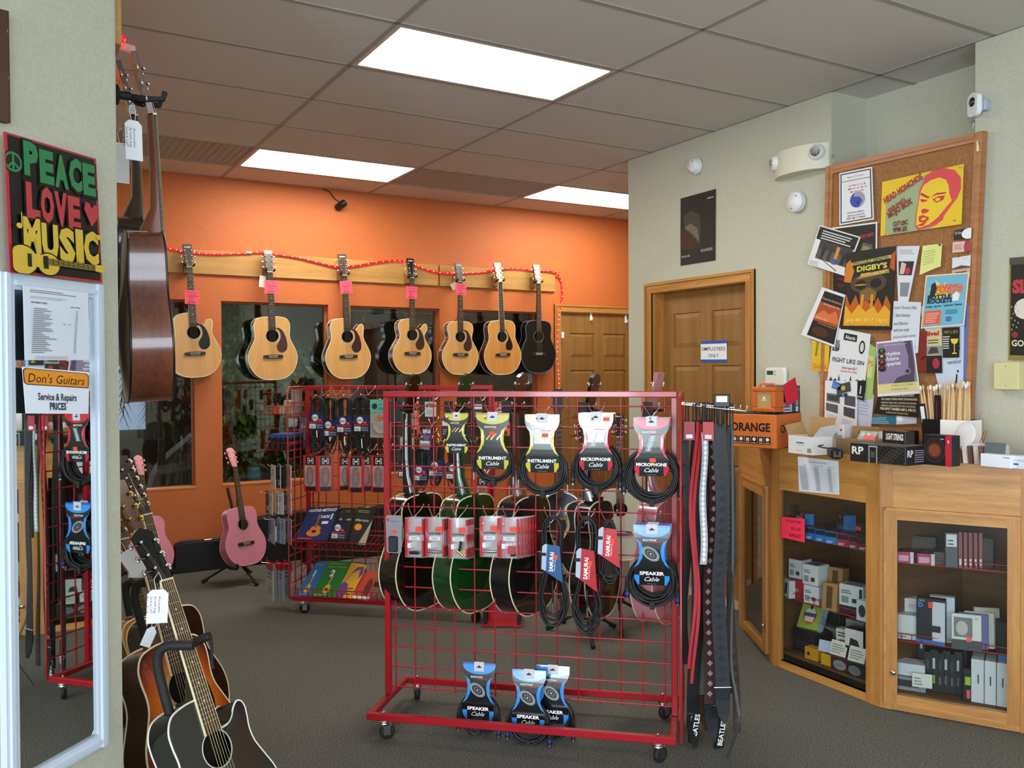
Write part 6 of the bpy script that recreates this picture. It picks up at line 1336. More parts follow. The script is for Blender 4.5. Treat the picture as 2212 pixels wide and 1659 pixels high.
# right cabinet floor
item(FC, 1962, 1480, .06, zf, (.14, .06, .10), .05, '8a9298', [('r', .2, .3, .8, .8, '20262a'), ('r', 0, .1, .12, .6, '3aa0c0')], 'grey and teal device box at the left of the right cabinet floor')
item(FC, 1963, 1480, .07, zf, (.13, .055, .09), .05, 'd0d6de', None, 'white carton on top of the grey device box', stack=.062, side=[('e', .5, .3, .3, .3, '8088a0')])
item(FC, 1992, 1495, .04, zf, (.08, .06, .003), .15, 'd2cfc6', [('lines', .1, .2, .6, .8, 3, '777777')], 'small typed card propped on the right cabinet floor', 'card', 'typed price cards', tilt=-.2, stack=.03, name='price_note')
item(FC, 1960, 1470, .25, zf, (.11, .24, .10), 0, '1a1b1e', [('t', .3, .5, .12, 'VOX', '6a6e60', {'width': .5})], 'black carton marked VOX at the back of the right cabinet floor')
for i in range(6):
    item(FC, 2005+13*i, 1500+2*i, .10+.004*i, zf, (.034, .175+.012*(i % 2), .12), .05, '121417', [('r', .3, .55, .6, .8, 'b8bcc0' if i % 2 else '3a3e44'), ('r', .3, .2, .6, .4, '8ab02c' if i == 1 else '565a60')], 'black carton standing in a row on the right cabinet floor', 'box', 'row of black cartons on the right cabinet floor')
item(FC, 2035, 1470, .2, zf, (.20, .26, .08), 0, '0f1114', [('r', .05, .6, .1, .9, 'c8c8c8'), ('r', .3, .5, .34, .8, 'c8c8c8'), ('r', .6, .7, .64, .95, 'c02a2a')], 'large black carton behind the row on the right cabinet floor')
item(FC, 2088, 1512, .055, zf, (.03, .14, .05), .0, '14161a', [('r', .3, .5, 1, .75, '9ac030'), ('r', .5, .1, .95, .35, 'f0505a')], 'black carton with lime and red stickers beside the white cartons')
for i in range(3): item(FC, 2113+26.5*i, 1520+5*i, .055, zf, (.054, .185, .14), .0, 'd6d8dc', [('r', .45, .45, .55, .66, '3a3c42')], 'white carton standing on the right cabinet floor, %s of three' % ('left', 'middle', 'right')[i], 'box', 'three white cartons')
item(FC, 2170, 1440, .10, zf, (.05, .16, .06), .2, '16181c', [('r', 0, 0, 1, .15, '2a6ab8')], 'black box with blue base standing on the white cartons', stack=.187)
# narrow cabinet: a few clear packs
for i in range(4): item(FA, 1638, 1290+25*i, .12, .42+.0*i, (.09, .055, .06), .0, '4a4c4e', [('e', .5, .5, .4, .4, '7a7e82')], 'grey clear-lidded pack stacked inside the narrow cabinet', 'box', 'packs stacked in the narrow cabinet', stack=-.0+.057*i)
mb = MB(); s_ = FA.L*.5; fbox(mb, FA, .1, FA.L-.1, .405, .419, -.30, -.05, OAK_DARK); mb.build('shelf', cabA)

# ================================================================ ON THE COUNTER
def stood(px, py, z, yaw, size, col, els, label, cat='box', group=None, top=None, right=None, left=None, rough=.5, tilt=0., name='carton', extra=None):
    """box standing at z with its front lower centre under the pixel; yaw 0 faces the camera side (-x)"""
    P = at_z(px, py, z); w, h, d = size; M = frame(P, (0, -1, 0), (1, 0, 0)) @ Rz(yaw) @ Rx(tilt)
    mb = MB(); mb.bbox((-w/2, 0, .0006), (w/2, d, h), paint(col, rough), .002, M)
    if els: draw(mb, els, w, h, M @ T(-w/2, 0, 0) @ Rx(math.pi/2), z0=.0008)
    if top: draw(mb, top, w, d, M @ T(-w/2, 0, h), z0=.0008)
    if right: draw(mb, right, d, h, M @ T(w/2, 0, 0) @ Rz(math.pi/2) @ Rx(math.pi/2), z0=.0008)
    return tag(mb.build(name), label, cat, group), M
# orange carton on the corner: find its footprint from three bottom corners
A0 = at_z(1571, 964, CZ+.002); A1 = at_z(1677, 970, CZ+.002); w = (A1-A0).length
M = frame(A0, A1-A0, (A1-A0).cross(Vector((0, 0, -1)))); 
if M.col[2].z < 0: M = frame(A0, A1-A0, (A1-A0).cross(Vector((0, 0, 1))))
hO = .166; dO = .30
mb = MB(); mb.bbox((0, 0, .0), (w, dO, hO), paint('d8702c', .55), .003, M); mb.box((.004, .004, hO), (w-.004, dO-.004, hO+.004), paint('2a2624', .7), M)
els = [('t', .08, .50, .25, 'ORANGE', '1c130c', {'width': .80, 'bold': .035})]
for i in range(6): els += [('r', .10+.135*i, .12, .215+.135*i, .34, '14100c'), (('e', .157+.135*i, .26, .034, .055, 'e8e6de') if i % 2 else ('r', .125+.135*i, .20, .19+.135*i, .30, 'c8c6be')), ('r', .115+.135*i, .14, .20+.135*i, .17, 'a8a69e')]
draw(mb, els, w, hO, M @ Rx(math.pi/2)); draw(mb, [('t', .16, .45, .25, 'ORANGE', '3a2414', {'width': .8, 'bold': .035})], dO, hO, M @ T(w, 0, 0) @ Rz(math.pi/2) @ Rx(math.pi/2))
tag(mb.build('carton'), 'large orange carton lettered ORANGE on the counter corner', 'box', 'cartons on the counter')
MO = M
# practice amp on the carton
P = MO.inverted() @ at_z(1677, 890, CZ+hO+.006); t = thing('practice_amp', 'tiny orange practice amp with tan grille on the orange carton', 'amplifier', MO @ T(w-.145, .03, hO+.006) @ Rz(-.18))
mb = MB(); W_, H_, D_ = .135, .13, .08; OR2 = paint('c9601c', .55)
for lo, hi in (((0, 0, .006), (W_, D_, .028)), ((0, 0, H_-.022), (W_, D_, H_)), ((0, 0, .028), (.022, D_, H_-.022)), ((W_-.022, 0, .028), (W_, D_, H_-.022))): mb.bbox(lo, hi, OR2, .004)
mb.box((.022, D_-.01, .028), (W_-.022, D_, H_-.022), BLACK); mb.build('cabinet', t)
mb = MB(); mb.box((.022, .012, .028), (W_-.022, .016, H_-.022), paint('bb9556', .8)); draw(mb, [('p', [(.44, .52), (.56, .52), (.60, .60), (.50, .72), (.40, .60)], 'e6e2d6'), ('r', .34, .40, .66, .50, 'e6e2d6'), ('t', .5, .41, .07, 'orange', '2a1c10', {'align': 'c', 'width': .28})], W_-.044, H_-.05, T(.022, .012, .028) @ Rx(math.pi/2)); mb.build('grille', t)
mb = MB(); mb.tube([(.02, .04, H_), (.03, .04, H_+.014), (W_-.03, .04, H_+.014), (W_-.02, .04, H_)], .005, OR2, 6); mb.build('handle', t)
for x in (.015, W_-.015):
    for y in (.012, D_-.012): mb = MB(); mb.lathe([(.006, 0), (.006, .006)], RUBBER, 8, T(x, y, 0)); mb.build('foot', t)
# blue-grey carton and red card
mb = MB(); Mq = MO @ T(w-.02, .12, hO+.005) @ Rz(math.pi/2-.1); mb.bbox((0, 0, 0), (.17, .10, .135), paint('3a3e5a', .5), .002, Mq); draw(mb, [('r', .03, .03, .5, .38, 'c9ccd4'), ('lines', .06, .08, .45, .3, 2, '44464e'), ('r', .72, .5, .86, .72, 'c8a878'), ('r', .72, .26, .86, .46, 'a89878'), ('r', .72, .03, .86, .22, 'd4d4d8'), ('t', .68, .82, .1, 'MICRO', 'd0c8b8', {'width': .24})], .17, .135, Mq @ Rx(math.pi/2)); tag(mb.build('carton'), 'slate blue carton standing on the orange carton', 'box', 'cartons on the counter')
mb = MB(); Mq = MO @ T(w-.012, .135, hO+.06) @ Rz(math.pi/2-.1) @ Rx(math.pi/2) @ Rz(.32); mb.box((-.02, -.02, .012), (.105, .095, .0135), paint('d81c38', .6), Mq); tag(mb.build('sign_card'), 'plain red square card leaning on the slate blue carton', 'card')
# open white carton
P = at_z(1729, 981, CT); Mq = frame(P, (0, -1, 0), (1, 0, 0)) @ Rz(-.12); t = thing('open_carton', 'open white carton with raised cardboard flaps on the counter', 'box', Mq, 'cartons on the counter')
w_, h_, d_ = .165, .085, .12; WC = paint('d8d6d4', .55); mb = MB()
mb.box((-w_/2, 0, .001), (w_/2, .003, h_), WC); mb.box((-w_/2, d_-.003, .001), (w_/2, d_, h_), CARDBOARD); mb.box((-w_/2, .003, .001), (-w_/2+.003, d_-.003, h_), WC); mb.box((w_/2-.003, .003, .001), (w_/2, d_-.003, h_), WC); mb.box((-w_/2+.003, .003, .001), (w_/2-.003, d_-.003, .004), CARDBOARD)
draw(mb, [('t', .33, .58, .10, 'FISHMAN', '2a2a2a', {'width': .32, 'bold': .03, 'shear': .2}), ('t', .33, .46, .06, 'SA Digital Tuner', '999999', {'width': .35}), ('r', .78, .12, .94, .36, '8a8a8a'), ('t', .36, .16, .07, 'FC-2', '444444', {'width': .2})], w_, h_, Mq and T(-w_/2, 0, 0) @ Rx(math.pi/2)); mb.build('box_walls', t)
mb = MB(); mb.add([(-w_/2, d_, h_), (w_/2, d_, h_), (w_/2, d_+.02, h_+.085), (-w_/2, d_+.02, h_+.085)], [(0, 1, 2, 3)], CARDBOARD); mb.add([(-w_/2, d_+.003, h_), (w_/2, d_+.003, h_), (w_/2, d_+.023, h_+.085), (-w_/2, d_+.023, h_+.085)], [(3, 2, 1, 0)], WC); mb.build('flap', t)
for s in (-1, 1): mb = MB(); x = s*w_/2; mb.add([(x, .0, h_), (x, d_, h_), (x+s*.035, d_, h_+.06), (x+s*.035, .01, h_+.045)], [(0, 1, 2, 3)], CARDBOARD if s < 0 else WC); mb.add([(x+s*.002, .0, h_), (x+s*.002, d_, h_), (x+s*.037, d_, h_+.06), (x+s*.037, .01, h_+.045)], [(3, 2, 1, 0)], CARDBOARD if s < 0 else WC); mb.build('flap', t)
stood(1807, 972, CT, .1, (.085, .125, .07), 'dfe2e8', [('t', .35, .45, .22, 'Elixir', '4a4440', {'shear': .4, 'width': .55}), ('e', .8, .8, .06, .05, 'c02a3a')], 'white carton with script lettering behind the open carton', group='cartons on the counter')
stood(1838, 985, CT, .0, (.17, .075, .16), '8a6a44', [('t', .62, .55, .16, 'clear', '5a4026', {'width': .25})], 'low brown cardboard carton in the middle of the counter', group='cartons on the counter')
stood(1868, 975, CT, .05, (.14, .12, .02), '96744c', [('t', .5, .68, .13, 'Black Dial', '4a3420', {'align': 'c', 'width': .5, 'shear': .3}), ('t', .5, .42, .13, '12 pk', '4a3420', {'align': 'c', 'width': .3, 'shear': .3})], 'brown cardboard panel with handwriting behind the low carton', group='cartons on the counter')
for i, (px, py, dz) in enumerate(((1850, 948, .075), (1862, 956, .078))):
    P = at_z(1838, 985, CT)+Vector((.05, -.03-.03*i, .078)); Mq = frame(P, (0, -1, 0), (.5, 0, .8)); mb = MB(); mb.box((-.03, -.012, 0), (.03, .04, .004), FILM, Mq); mb.box((.008, -.004, .0045), (.03, .016, .006), paint('f0483c', .5), Mq); mb.box((-.02, .01, .001), (.0, .03, .0055), paint('b8b4a0', .4), Mq); tag(mb.build('small_packet'), 'clear packet with red sticker on the low brown carton, %s of two' % ('upper', 'lower')[i], 'packet', 'clear packets on the brown carton')
P = at_z(1800, 990, CT); t = thing('power_adapter', 'small black plug-in adapter lying on the counter edge', 'adapter', T(P.x+.01, P.y, CZ+.002 if False else CT) @ Rz(.9)); mb = MB(); mb.bbox((-.05, -.025, 0), (.05, .025, .045), BLACK, .008); draw(mb, [('r', .5, .2, .9, .5, 'c8c8c8')], .1, .045, T(-.05, -.025, 0) @ Rx(math.pi/2)); mb.build('body', t); mb = MB(); mb.tube(catmull([(-.05, 0, .02), (-.09, .01, .05), (-.06, .05, .05), (.06, .06, .048), (.10, .03, .05)], 5), .003, RUBBER, 6); mb.build('cord', t)
# diamond-plate carton
DP, nt, bb = node_mat('diamond_plate_print'); vo = nt.nodes.new('ShaderNodeTexChecker'); vo.inputs['Scale'].default_value = 90; tc = nt.nodes.new('ShaderNodeTexCoord'); mp = nt.nodes.new('ShaderNodeMapping'); mp.inputs['Rotation'].default_value = (.8, .8, .8); nt.links.new(tc.outputs['Object'], mp.inputs[0]); nt.links.new(mp.outputs[0], vo.inputs[0]); vo.inputs[1].default_value = lin('3c3a36'); vo.inputs[2].default_value = lin('1c1b1a'); nt.links.new(vo.outputs[0], bb.inputs['Base Color']); bb.inputs['Roughness'].default_value = .3
P = at_z(1895, 1001, CT); Mq = frame(P, (0, -1, 0), (1, 0, 0)) @ Rz(.02); mb = MB(); w_, h_, d_ = .265, .078, .16; mb.bbox((-w_/2, .0, .0006), (w_/2, d_, h_), DP, .003, Mq); draw(mb, [('r', 0, 0, .32, 1, '1c1b1b'), ('t', .03, .42, .42, 'RP', 'dcdcd8', {'width': .22, 'bold': .03}), ('r', .345, .0, .50, .92, 'b8b8b4'), ('r', .36, .0, .485, .86, '1c1b1b'), ('r', .38, .3, .46, .62, '4a4a4a')], w_, h_, Mq @ T(-w_/2, 0, 0) @ Rx(math.pi/2)); draw(mb, [('r', 0, 0, 1, 1, '121319'), ('t', .06, .45, .36, 'RP', 'd8d8dc', {'width': .24, 'bold': .03}), ('lines', .36, .15, .95, .85, 6, '8a8c96')], d_, h_, Mq @ T(w_/2, 0, 0) @ Rz(math.pi/2) @ Rx(math.pi/2)); tag(mb.build('carton'), 'diamond-plate patterned carton marked RP at the counter edge', 'box', 'cartons on the counter')
stood(1905, 978, CT, -.1, (.06, .10, .08), 'cfd3dc', [('p', [(.3, .05), (.95, .05), (.95, .55), (.6, .55)], '7a3a6a')], 'open white and violet string display box', group='string display boxes')
stood(1938, 972, CT, -.15, (.10, .095, .09), '121214', [('t', .12, .62, .1, 'Strings', 'b8b8b8', {'width': .4}), ('lines', .15, .15, .8, .55, 6, '8a8a8a')], 'black string display box behind the diamond-plate carton', group='string display boxes')
stood(1930, 958, CT+.096, -.15, (.12, .05, .05), '141412', [('t', .18, .3, .5, 'LIGHT STRINGS', 'e8e6d8', {'width': .75, 'bold': .03})], 'black LIGHT STRINGS header on the string display box', group='string display boxes', top=[('r', .4, .3, .9, .9, 'f0705a')])
# drum carton with red stripe
stood(2024, 1006, CT, .02, (.125, .125, .06), '0e0c0d', [('e', .42, .5, .38, .4, '3a3c44'), ('e', .42, .5, .36, .38, '241310'), ('e', .42, .5, .27, .28, '4a1c10'), ('e', .42, .5, .2, .2, '7a3e26'), ('r', .80, 0, 1, 1, 'c01c2c'), ('t', .87, .74, .12, '9', 'f0e8e8', {'width': .06}), ('t', .62, .86, .05, 'D.Addario', 'd8d8d8', {'width': .14})], 'black carton with round brown print and red stripe', group='cartons on the counter')
stood(2012, 985, CT, .05, (.05, .04, .05), 'b8bcc4', [('lines', .1, .2, .9, .8, 2, '444444')], 'small grey packet beside the black carton', group=None, name='small_packet', cat='packet')
# drumstick box
P = at_z(2040, 985, CT); Mq = frame(P, (0, -1, 0), (1, 0, 0)) @ Rz(.05); t = thing('stick_box', 'black and white box holding drumsticks on the counter', 'box', Mq); w_, h_, d_ = .215, .165, .12; mb = MB(); BB = paint('101011', .3)
mb.box((-w_/2, 0, .001), (-.02, .003, h_), BB); mb.box((-.02, 0, .001), (w_/2, .003, h_), WHITE); mb.box((-w_/2, d_-.003, .001), (w_/2, d_, h_), BB); mb.box((-w_/2, .003, .001), (-w_/2+.003, d_-.003, h_), BB); mb.box((w_/2-.003, .003, .001), (w_/2, d_-.003, h_), WHITE); mb.box((-w_/2+.003, .003, .001), (w_/2-.003, d_-.003, .004), BB); draw(mb, [('lines', .04, .2, .25, .4, 3, '4a4038')], w_, h_, T(-w_/2, 0, 0) @ Rx(math.pi/2)); mb.build('box_walls', t)
STK = paint('d0ab78', .5); mb = MB(); mb.lathe([(.0, 0), (.0065, .004), (.0072, .02), (.0072, .24), (.0055, .33), (.0030, .372), (.0028, .378), (.0052, .386), (.0056, .394), (.0036, .403), (0, .406)], STK, 10); me_stick = mb.build('drumstick'); mb = MB(); mb.lathe([(.0, 0), (.0065, .004), (.0072, .02), (.0072, .24), (.0055, .33), (.0030, .372)], STK, 10); mb.lathe([(.0028, .372), (.0052, .384), (.0056, .394), (.0036, .403), (0, .406)], paint('e8e4dc', .4), 10); me_tip = mb.build('drumstick')
sticks = [(-.10+.0145*(i % 6)+.004, .03+.02*(i//6), i) for i in range(12)]+[(.0+.0155*(i % 6), .025+.018*(i//6), i+20) for i in range(18)]
for j, (x, y, i) in enumerate(sticks):
    rnd = random.Random(i); o = me_tip if j == 0 else (me_stick if j == 1 else link('drumstick', (me_tip if rnd.random() < .55 else me_stick).data))
    hz_ = .0+(-.05 if j < 12 else -.0)+rnd.uniform(-.008, .008)
    lean = -.10-.06*rnd.random() if j < 5 else rnd.uniform(-.03, .03)
    o.matrix_world = Mq @ T(x, y, .005+max(0, .0+rnd.uniform(0, .012))) @ Ry(lean) @ Rx(rnd.uniform(-.04, .0)) @ Matrix.Diagonal((1, 1, .80 if j >= 12 else .77, 1))
    tag(o, 'pale wooden drumstick at the left of the stick box' if j < 12 else 'pale wooden drumstick at the right of the stick box', 'drumstick', 'drumsticks in the stick box, left half' if j < 12 else 'drumsticks in the stick box, right half')
for i, (x, y, hh, lean, lb) in enumerate(((-.085, .012, .23, -.14, 'black sleeve with white barcode leaning among the drumsticks'), (-.045, .02, .27, .0, 'black drumstick sleeve standing among the drumsticks'))):
    mb = MB(); Mz = Mq @ T(x, y, .006) @ Ry(lean); mb.box((-.014, -.004, 0), (.014, .004, hh), BLACK, Mz); draw(mb, [('r', .2, .62, .9, .95, 'e0e4ea')] if i == 0 else [('r', .3, .3, .6, .9, '5a1a1c')], .028, hh, Mz @ T(-.014, -.004, 0) @ Rx(math.pi/2)); tag(mb.build('stick_sleeve'), lb, 'sleeve')
# lid, packs, cartons at the right end
P = at_z(2088, 1000, CT); mb = MB(); Mq = T(P.x, P.y, CT+.115) @ frame((0, 0, 0), (-.25, -.95, .1), (.3, 0, 1)); mb.lathe([(.0, .0), (.05, .0), (.056, .004), (.056, .012), (.05, .014)], film_mat('frosted_lid', (.82, .78, .80, 1), .8, .4), 28, Mq @ Ry(0)); tag(mb.build('tub_lid'), 'round frosted plastic lid propped at the right of the stick box', 'lid')
t = thing('plastic_tub', 'frosted tub of brown string packets under the round lid', 'tub', T(P.x+.02, P.y, CT)); mb = MB(); mb.lathe([(.05, .0), (.058, .085), (.056, .085), (.048, .003)], film_mat('frosted_tub', (.85, .84, .86, 1), .45, .3), 24); mb.build('tub_wall', t)
for i in range(5): mb = MB(); Mz = T(P.x-.03+.004*i, P.y-.012-.022*i, CT+.002) @ Rz(.9) @ Ry(.25) ; mb.box((-.006, -.03, 0), (.0, .03, .075), paint(('5a2418', 'c9b8a8', '4a1c14', 'b8a89a', '642a1c')[i], .5), Mz); tag(mb.build('string_packet'), 'brown string packet leaning beside the frosted tub', 'packet', 'brown string packets on the counter')
stood(2150, 1010, CT, .0, (.125, .052, .06), 'e6e8ec', [('lines', .75, .8, .98, .9, 1, '555555')], 'long low white carton at the right end of the counter', group='white cartons at the counter end')
stood(2206, 1014, CT, .0, (.075, .052, .06), 'd4dce8', [('t', .08, .6, .18, 'one single light', 'a0a8b8', {'width': .6}), ('r', .08, .3, .36, .42, '44484e')], 'short white carton with small print at the far right of the counter', group='white cartons at the counter end')
P = at_z(2135, 1008, CT)+Vector((.05, 0, 0)); mb = MB(); Mz = T(P.x+.02, P.y, CT+.0005) @ Rz(.2); mb.bbox((-.015, -.04, 0), (.015, .04, .09), FILM, .01, Mz); tag(mb.build('clear_bag'), 'clear bag of wipes standing behind the white carton', 'bag')
mb = MB(); Mz = T(P.x+.045, P.y-.005, CT+.002); Mf = frame((P.x-.012, P.y+.04, CT+.045), (0, -1, 0), (.2, 0, 1)); mb.box((0, 0, 0), (.085, .05, .004), paint('5a6468', .4), Mf); draw(mb, [('r', .4, .55, 1, 1, '8a1c20'), ('t', .48, .2, .3, 'WIPES', 'd8d8d8', {'width': .48}), ('r', .08, .1, .3, .6, 'c8c8c8')], .085, .05, Mf); tag(mb.build('wipes_card'), 'grey and red WIPES card showing inside the clear bag', 'card')
for dx in (0, .012): P = at_z(2110+dx*500, 990, CT); mb = MB(); mb.tube([(P.x-.01, P.y, CT+.02), (P.x+.0, P.y-.035, CT+.125)], .0022, GOLD, 6); tag(mb.build('brass_rod'), 'thin brass rod leaning on the frosted tub', 'rod', 'brass rods')
# ================================================================ CORK BOARD and flyers
XBD = 3.945
def bq(pts, k=0): return [at_x(x, y, XBD-.014-.0018*k) for x, y in pts]
def warp(mb, tl, tr, br, bl, w, h):
    tl, tr, br, bl = map(Vector, (tl, tr, br, bl)); n = -(tr-tl).cross(bl-tl).normalized(); out = []
    for p in mb.v:
        u, v = p.x/w, p.y/h; out.append((bl*(1-u)+br*u)*(1-v)+(tl*(1-u)+tr*u)*v+n*p.z)
    mb.v = out
c4 = [at_x(x, y, XBD) for x, y in ((1787, 361), (2129, 283), (2096, 1000), (1771, 990))]
CORK = speckle('cork', [(.3, '8a5c34'), (.55, 'a06e42'), (.8, 'ad7c50')], 120, .9, .3, .002); CFR = wood('cork_frame', '9a623a', 'ac7248', 'b88056', 'h', 6, .5, .1)
w_, h_ = (c4[1]-c4[0]).length, (c4[0]-c4[3]).length
cb = thing('cork_board', 'large oak-framed cork board crowded with band flyers above the counter', 'cork board')
mb = MB(); mb.box((.03, .03, -.012), (w_-.03, h_-.03, .0), CORK); warp(mb, *c4, w_, h_); mb.build('cork_panel', cb)
for lo, hi in (((0, 0), (.045, h_)), ((w_-.045, 0), (w_, h_)), ((.045, h_-.045), (w_-.045, h_)), ((.045, 0), (w_-.045, .045))):
    mb = MB(); mb.box((*lo, -.015), (*hi, .012), CFR)
    if hi[1]-lo[1] > .3: mb.box((lo[0]+.004, lo[1], .012), (hi[0]-.018, hi[1], .018), CFR) if lo[0] == 0 else mb.box((lo[0]+.018, lo[1], .012), (hi[0]-.004, hi[1], .018), CFR)
    else: mb.box((lo[0], lo[1]+.018, .012), (hi[0], hi[1]-.004, .018), CFR)
    warp(mb, *c4, w_, h_); mb.build('frame_rail', cb)
for px, py in ((1800, 344), (2102, 270)):
    P = at_x(px, py, XBD); mb = MB(); mb.tube([P+Vector((0, .0, -.02)), P, P+Vector((0, -.012, .012)), P+Vector((0, 0, .022)), P+Vector((0, .012, .012))], .0022, STEEL, 6); mb.build('hanging_hook', cb)
P = at_x(2112, 318, XBD-.02); mb = MB(); mb.tube([P+Vector((0, 0, -.02)), P+Vector((0, 0, 0)), P+Vector((-.004, 0, .03))], [.006, .006, .002], paint('e8d8b0', .3), 8); mb.build('night_clip', cb)
FG = 'flyers on the cork board'
def flyer(pts, base, els, lb, k=0, curl=0., cat='flyer'): return sheet_from_quad('flyer' if cat == 'flyer' else 'note', *bq(pts, k), base, els, lb, cat, .0008, curl, group=FG)
# large back sheets first (k = layer)
flyer([(1986, 662), (2091, 654), (2084, 862), (2036, 872)], 'c4d0e2', [('r', .93, 0, 1, 1, '4a6cc0'), ('t', .45, .38, .05, 'vention', '26262c', {'width': .4, 'shear': .3}), ('p', [(.55, .08), (.62, .08), (.74, .26), (.70, .28)], '16161a'), ('e', .75, .30, .03, .014, '16161a'), ('t', .72, .52, .07, 'S', '16161a', {'width': .12, 'bold': .04}), ('p', [(.6, .02), (.8, .0), (.86, .06), (.7, .07)], '16161a')], 'tall pale blue sheet with black figures at the right of the cork board', 0)
flyer([(1800, 560), (1838, 566), (1838, 640), (1800, 632)], '140a0c', [('t', .2, .78, .1, 'BAND', 'b8262c', {'width': .6}), ('t', .1, .60, .1, 'MOLLY BEE', 'b8262c', {'width': .8}), ('t', .2, .42, .1, 'SANDY', 'b8262c', {'width': .6}), ('t', .3, .22, .1, '22 TC', 'b8262c', {'width': .4})], 'black flyer with red lettering half hidden at the left of the board', 0)
flyer([(1813, 374), (1884, 360), (1888, 474), (1813, 487)], 'dcdde0', [('r', .04, .03, .96, .97, '1c222c'), ('r', .075, .05, .93, .95, 'e2e3e6'), ('r', .06, .81, .94, .82, '1c222c'), ('t', .5, .87, .03, 'Magazine - Dance Guitar', '333333', {'align': 'c', 'width': .5}), ('t', .30, .70, .03, 'U N C L E', 'b02a3a', {'width': .5, 'bold': .03}), ('t', .28, .64, .03, 'M U C K S', 'b02a3a', {'width': .55, 'bold': .03}), ('t', .34, .58, .03, 'M O J O', 'b02a3a', {'width': .4, 'bold': .03}), ('e', .55, .43, .22, .15, '2a4aa8'), ('p', [(.44, .50), (.5, .58), (.66, .575), (.76, .5), (.76, .38), (.7, .31), (.6, .29), (.70, .40), (.62, .48)], '9a9ea8'), ('e', .56, .37, .03, .03, '0c1838'), ('t', .5, .19, .035, 'Saturday,', '333344', {'align': 'c', 'width': .5}), ('t', .5, .135, .035, 'January', '333344', {'align': 'c', 'width': .5}), ('t', .5, .08, .035, '25th @ 11:30pm', 'a02434', {'align': 'c', 'width': .55, 'bold': .02})], 'white flyer with black border and blue swirl disc at the top left of the board', 1, .01)
head = [('e', .38, .42, .42, .62, '9aab7e'), ('r', 0, .98, 1, 1, 'e8c020'), ('r', 0, 0, .06, 1, 'e8c020'), ('p', [(.0, .62), (.0, 1), (.62, 1), (.5, .93), (.3, .82), (.15, .7), (.1, .6)], 'e8c020')]
head += [('p', [(.55, .93), (.64, 1.0), (.78, 1.0), (.90, .93), (.975, .78), (.98, .6), (.94, .45), (.88, .35), (.80, .2), (.78, .12), (.70, .05), (.58, .02), (.48, .0), (.445, .1), (.45, .3), (.475, .5), (.485, .7)], 'd8464a'), ('p', [(.50, .66), (.535, .78), (.62, .84), (.72, .86), (.80, .80), (.835, .70), (.85, .55), (.88, .42), (.80, .30), (.72, .17), (.62, .08), (.50, .045), (.46, .1), (.465, .3), (.485, .5)], 'ecc626'), ('p', [(.50, .55), (.55, .53), (.60, .50), (.545, .48), (.51, .50)], 'c8303a'), ('p', [(.65, .50), (.72, .54), (.80, .53), (.78, .46), (.70, .43)], 'c8303a'), ('e', .715, .485, .03, .03, 'ecc626'), ('p', [(.50, .62), (.60, .53), (.62, .55), (.51, .66)], 'a8242e'), ('p', [(.63, .54), (.70, .60), (.82, .58), (.80, .56), (.70, .57)], 'a8242e'), ('p', [(.515, .34), (.55, .37), (.62, .33), (.60, .29), (.54, .28)], 'c8303a'), ('p', [(.49, .24), (.54, .26), (.62, .20), (.61, .15), (.55, .12), (.50, .15)], 'c8303a'), ('p', [(.52, .20), (.57, .21), (.59, .18), (.54, .16)], 'ecc626'), ('p', [(.46, .08), (.52, .11), (.60, .13), (.55, .07)], 'c8303a')]
head += [('t', .05, .58, .115, 'HEAD HONCHOS', 'a8262e', {'width': .52, 'bold': .05, 'rot': .40}), ('t', .10, .42, .085, "uncle muck's", 'a8362e', {'width': .24, 'bold': .04, 'rot': .40}), ('t', .11, .30, .115, 'MOJO BOX', '8a2a30', {'width': .33, 'bold': .05, 'rot': .40}), ('t', .17, .14, .085, '12/7 LBC', '6a2430', {'width': .19, 'bold': .04}), ('t', .17, .03, .085, '9PM $5', '6a2430', {'width': .18, 'bold': .04})]
flyer([(1906, 393), (2082, 354), (2077, 484), (1902, 510)], 'e8c020', head, 'yellow HEAD HONCHOS flyer with a red-haired face at the top of the board', 1)
flyer([(1796, 492), (1895, 479), (1894, 600), (1800, 600)], 'e0e0de', [('r', .0, .0, .97, .97, '141314'), ('t', .62, .72, .07, 'HIDES HAND', 'b8303a', {'width': .32, 'rot': .12, 'bold': .02}), ('p', [(.6, .4), (.7, .65), (.9, .6), (.92, .42), (.75, .3)], '57583c'), ('p', [(.66, .45), (.7, .6), (.85, .55), (.8, .42)], '8a8660')], 'black flyer with a green hand under the white disc flyer', 2)
flyer([(1936, 532), (1987, 531), (1962, 653), (1940, 652)], 'd8dae2', [('lines', .15, .86, .9, .95, 3, '9a9aa2'), ('r', .1, .48, .88, .73, '20223a'), ('p', [(.15, .5), (.4, .5), (.5, .68), (.25, .72)], 'd8b8a0'), ('e', .6, .56, .16, .06, 'b83040'), ('r', .2, .1, .85, .35, '84868c')], 'white page with a small dark photo right of the fiery poster', 2)
flyer([(1993, 531), (2035, 526), (2032, 575), (1986, 594)], 'dde08a', [('lines', .12, .3, .85, .85, 6, 'a8ac60', .3)], 'pale yellow-green note pinned in the middle of the board', 2, .006, 'note')
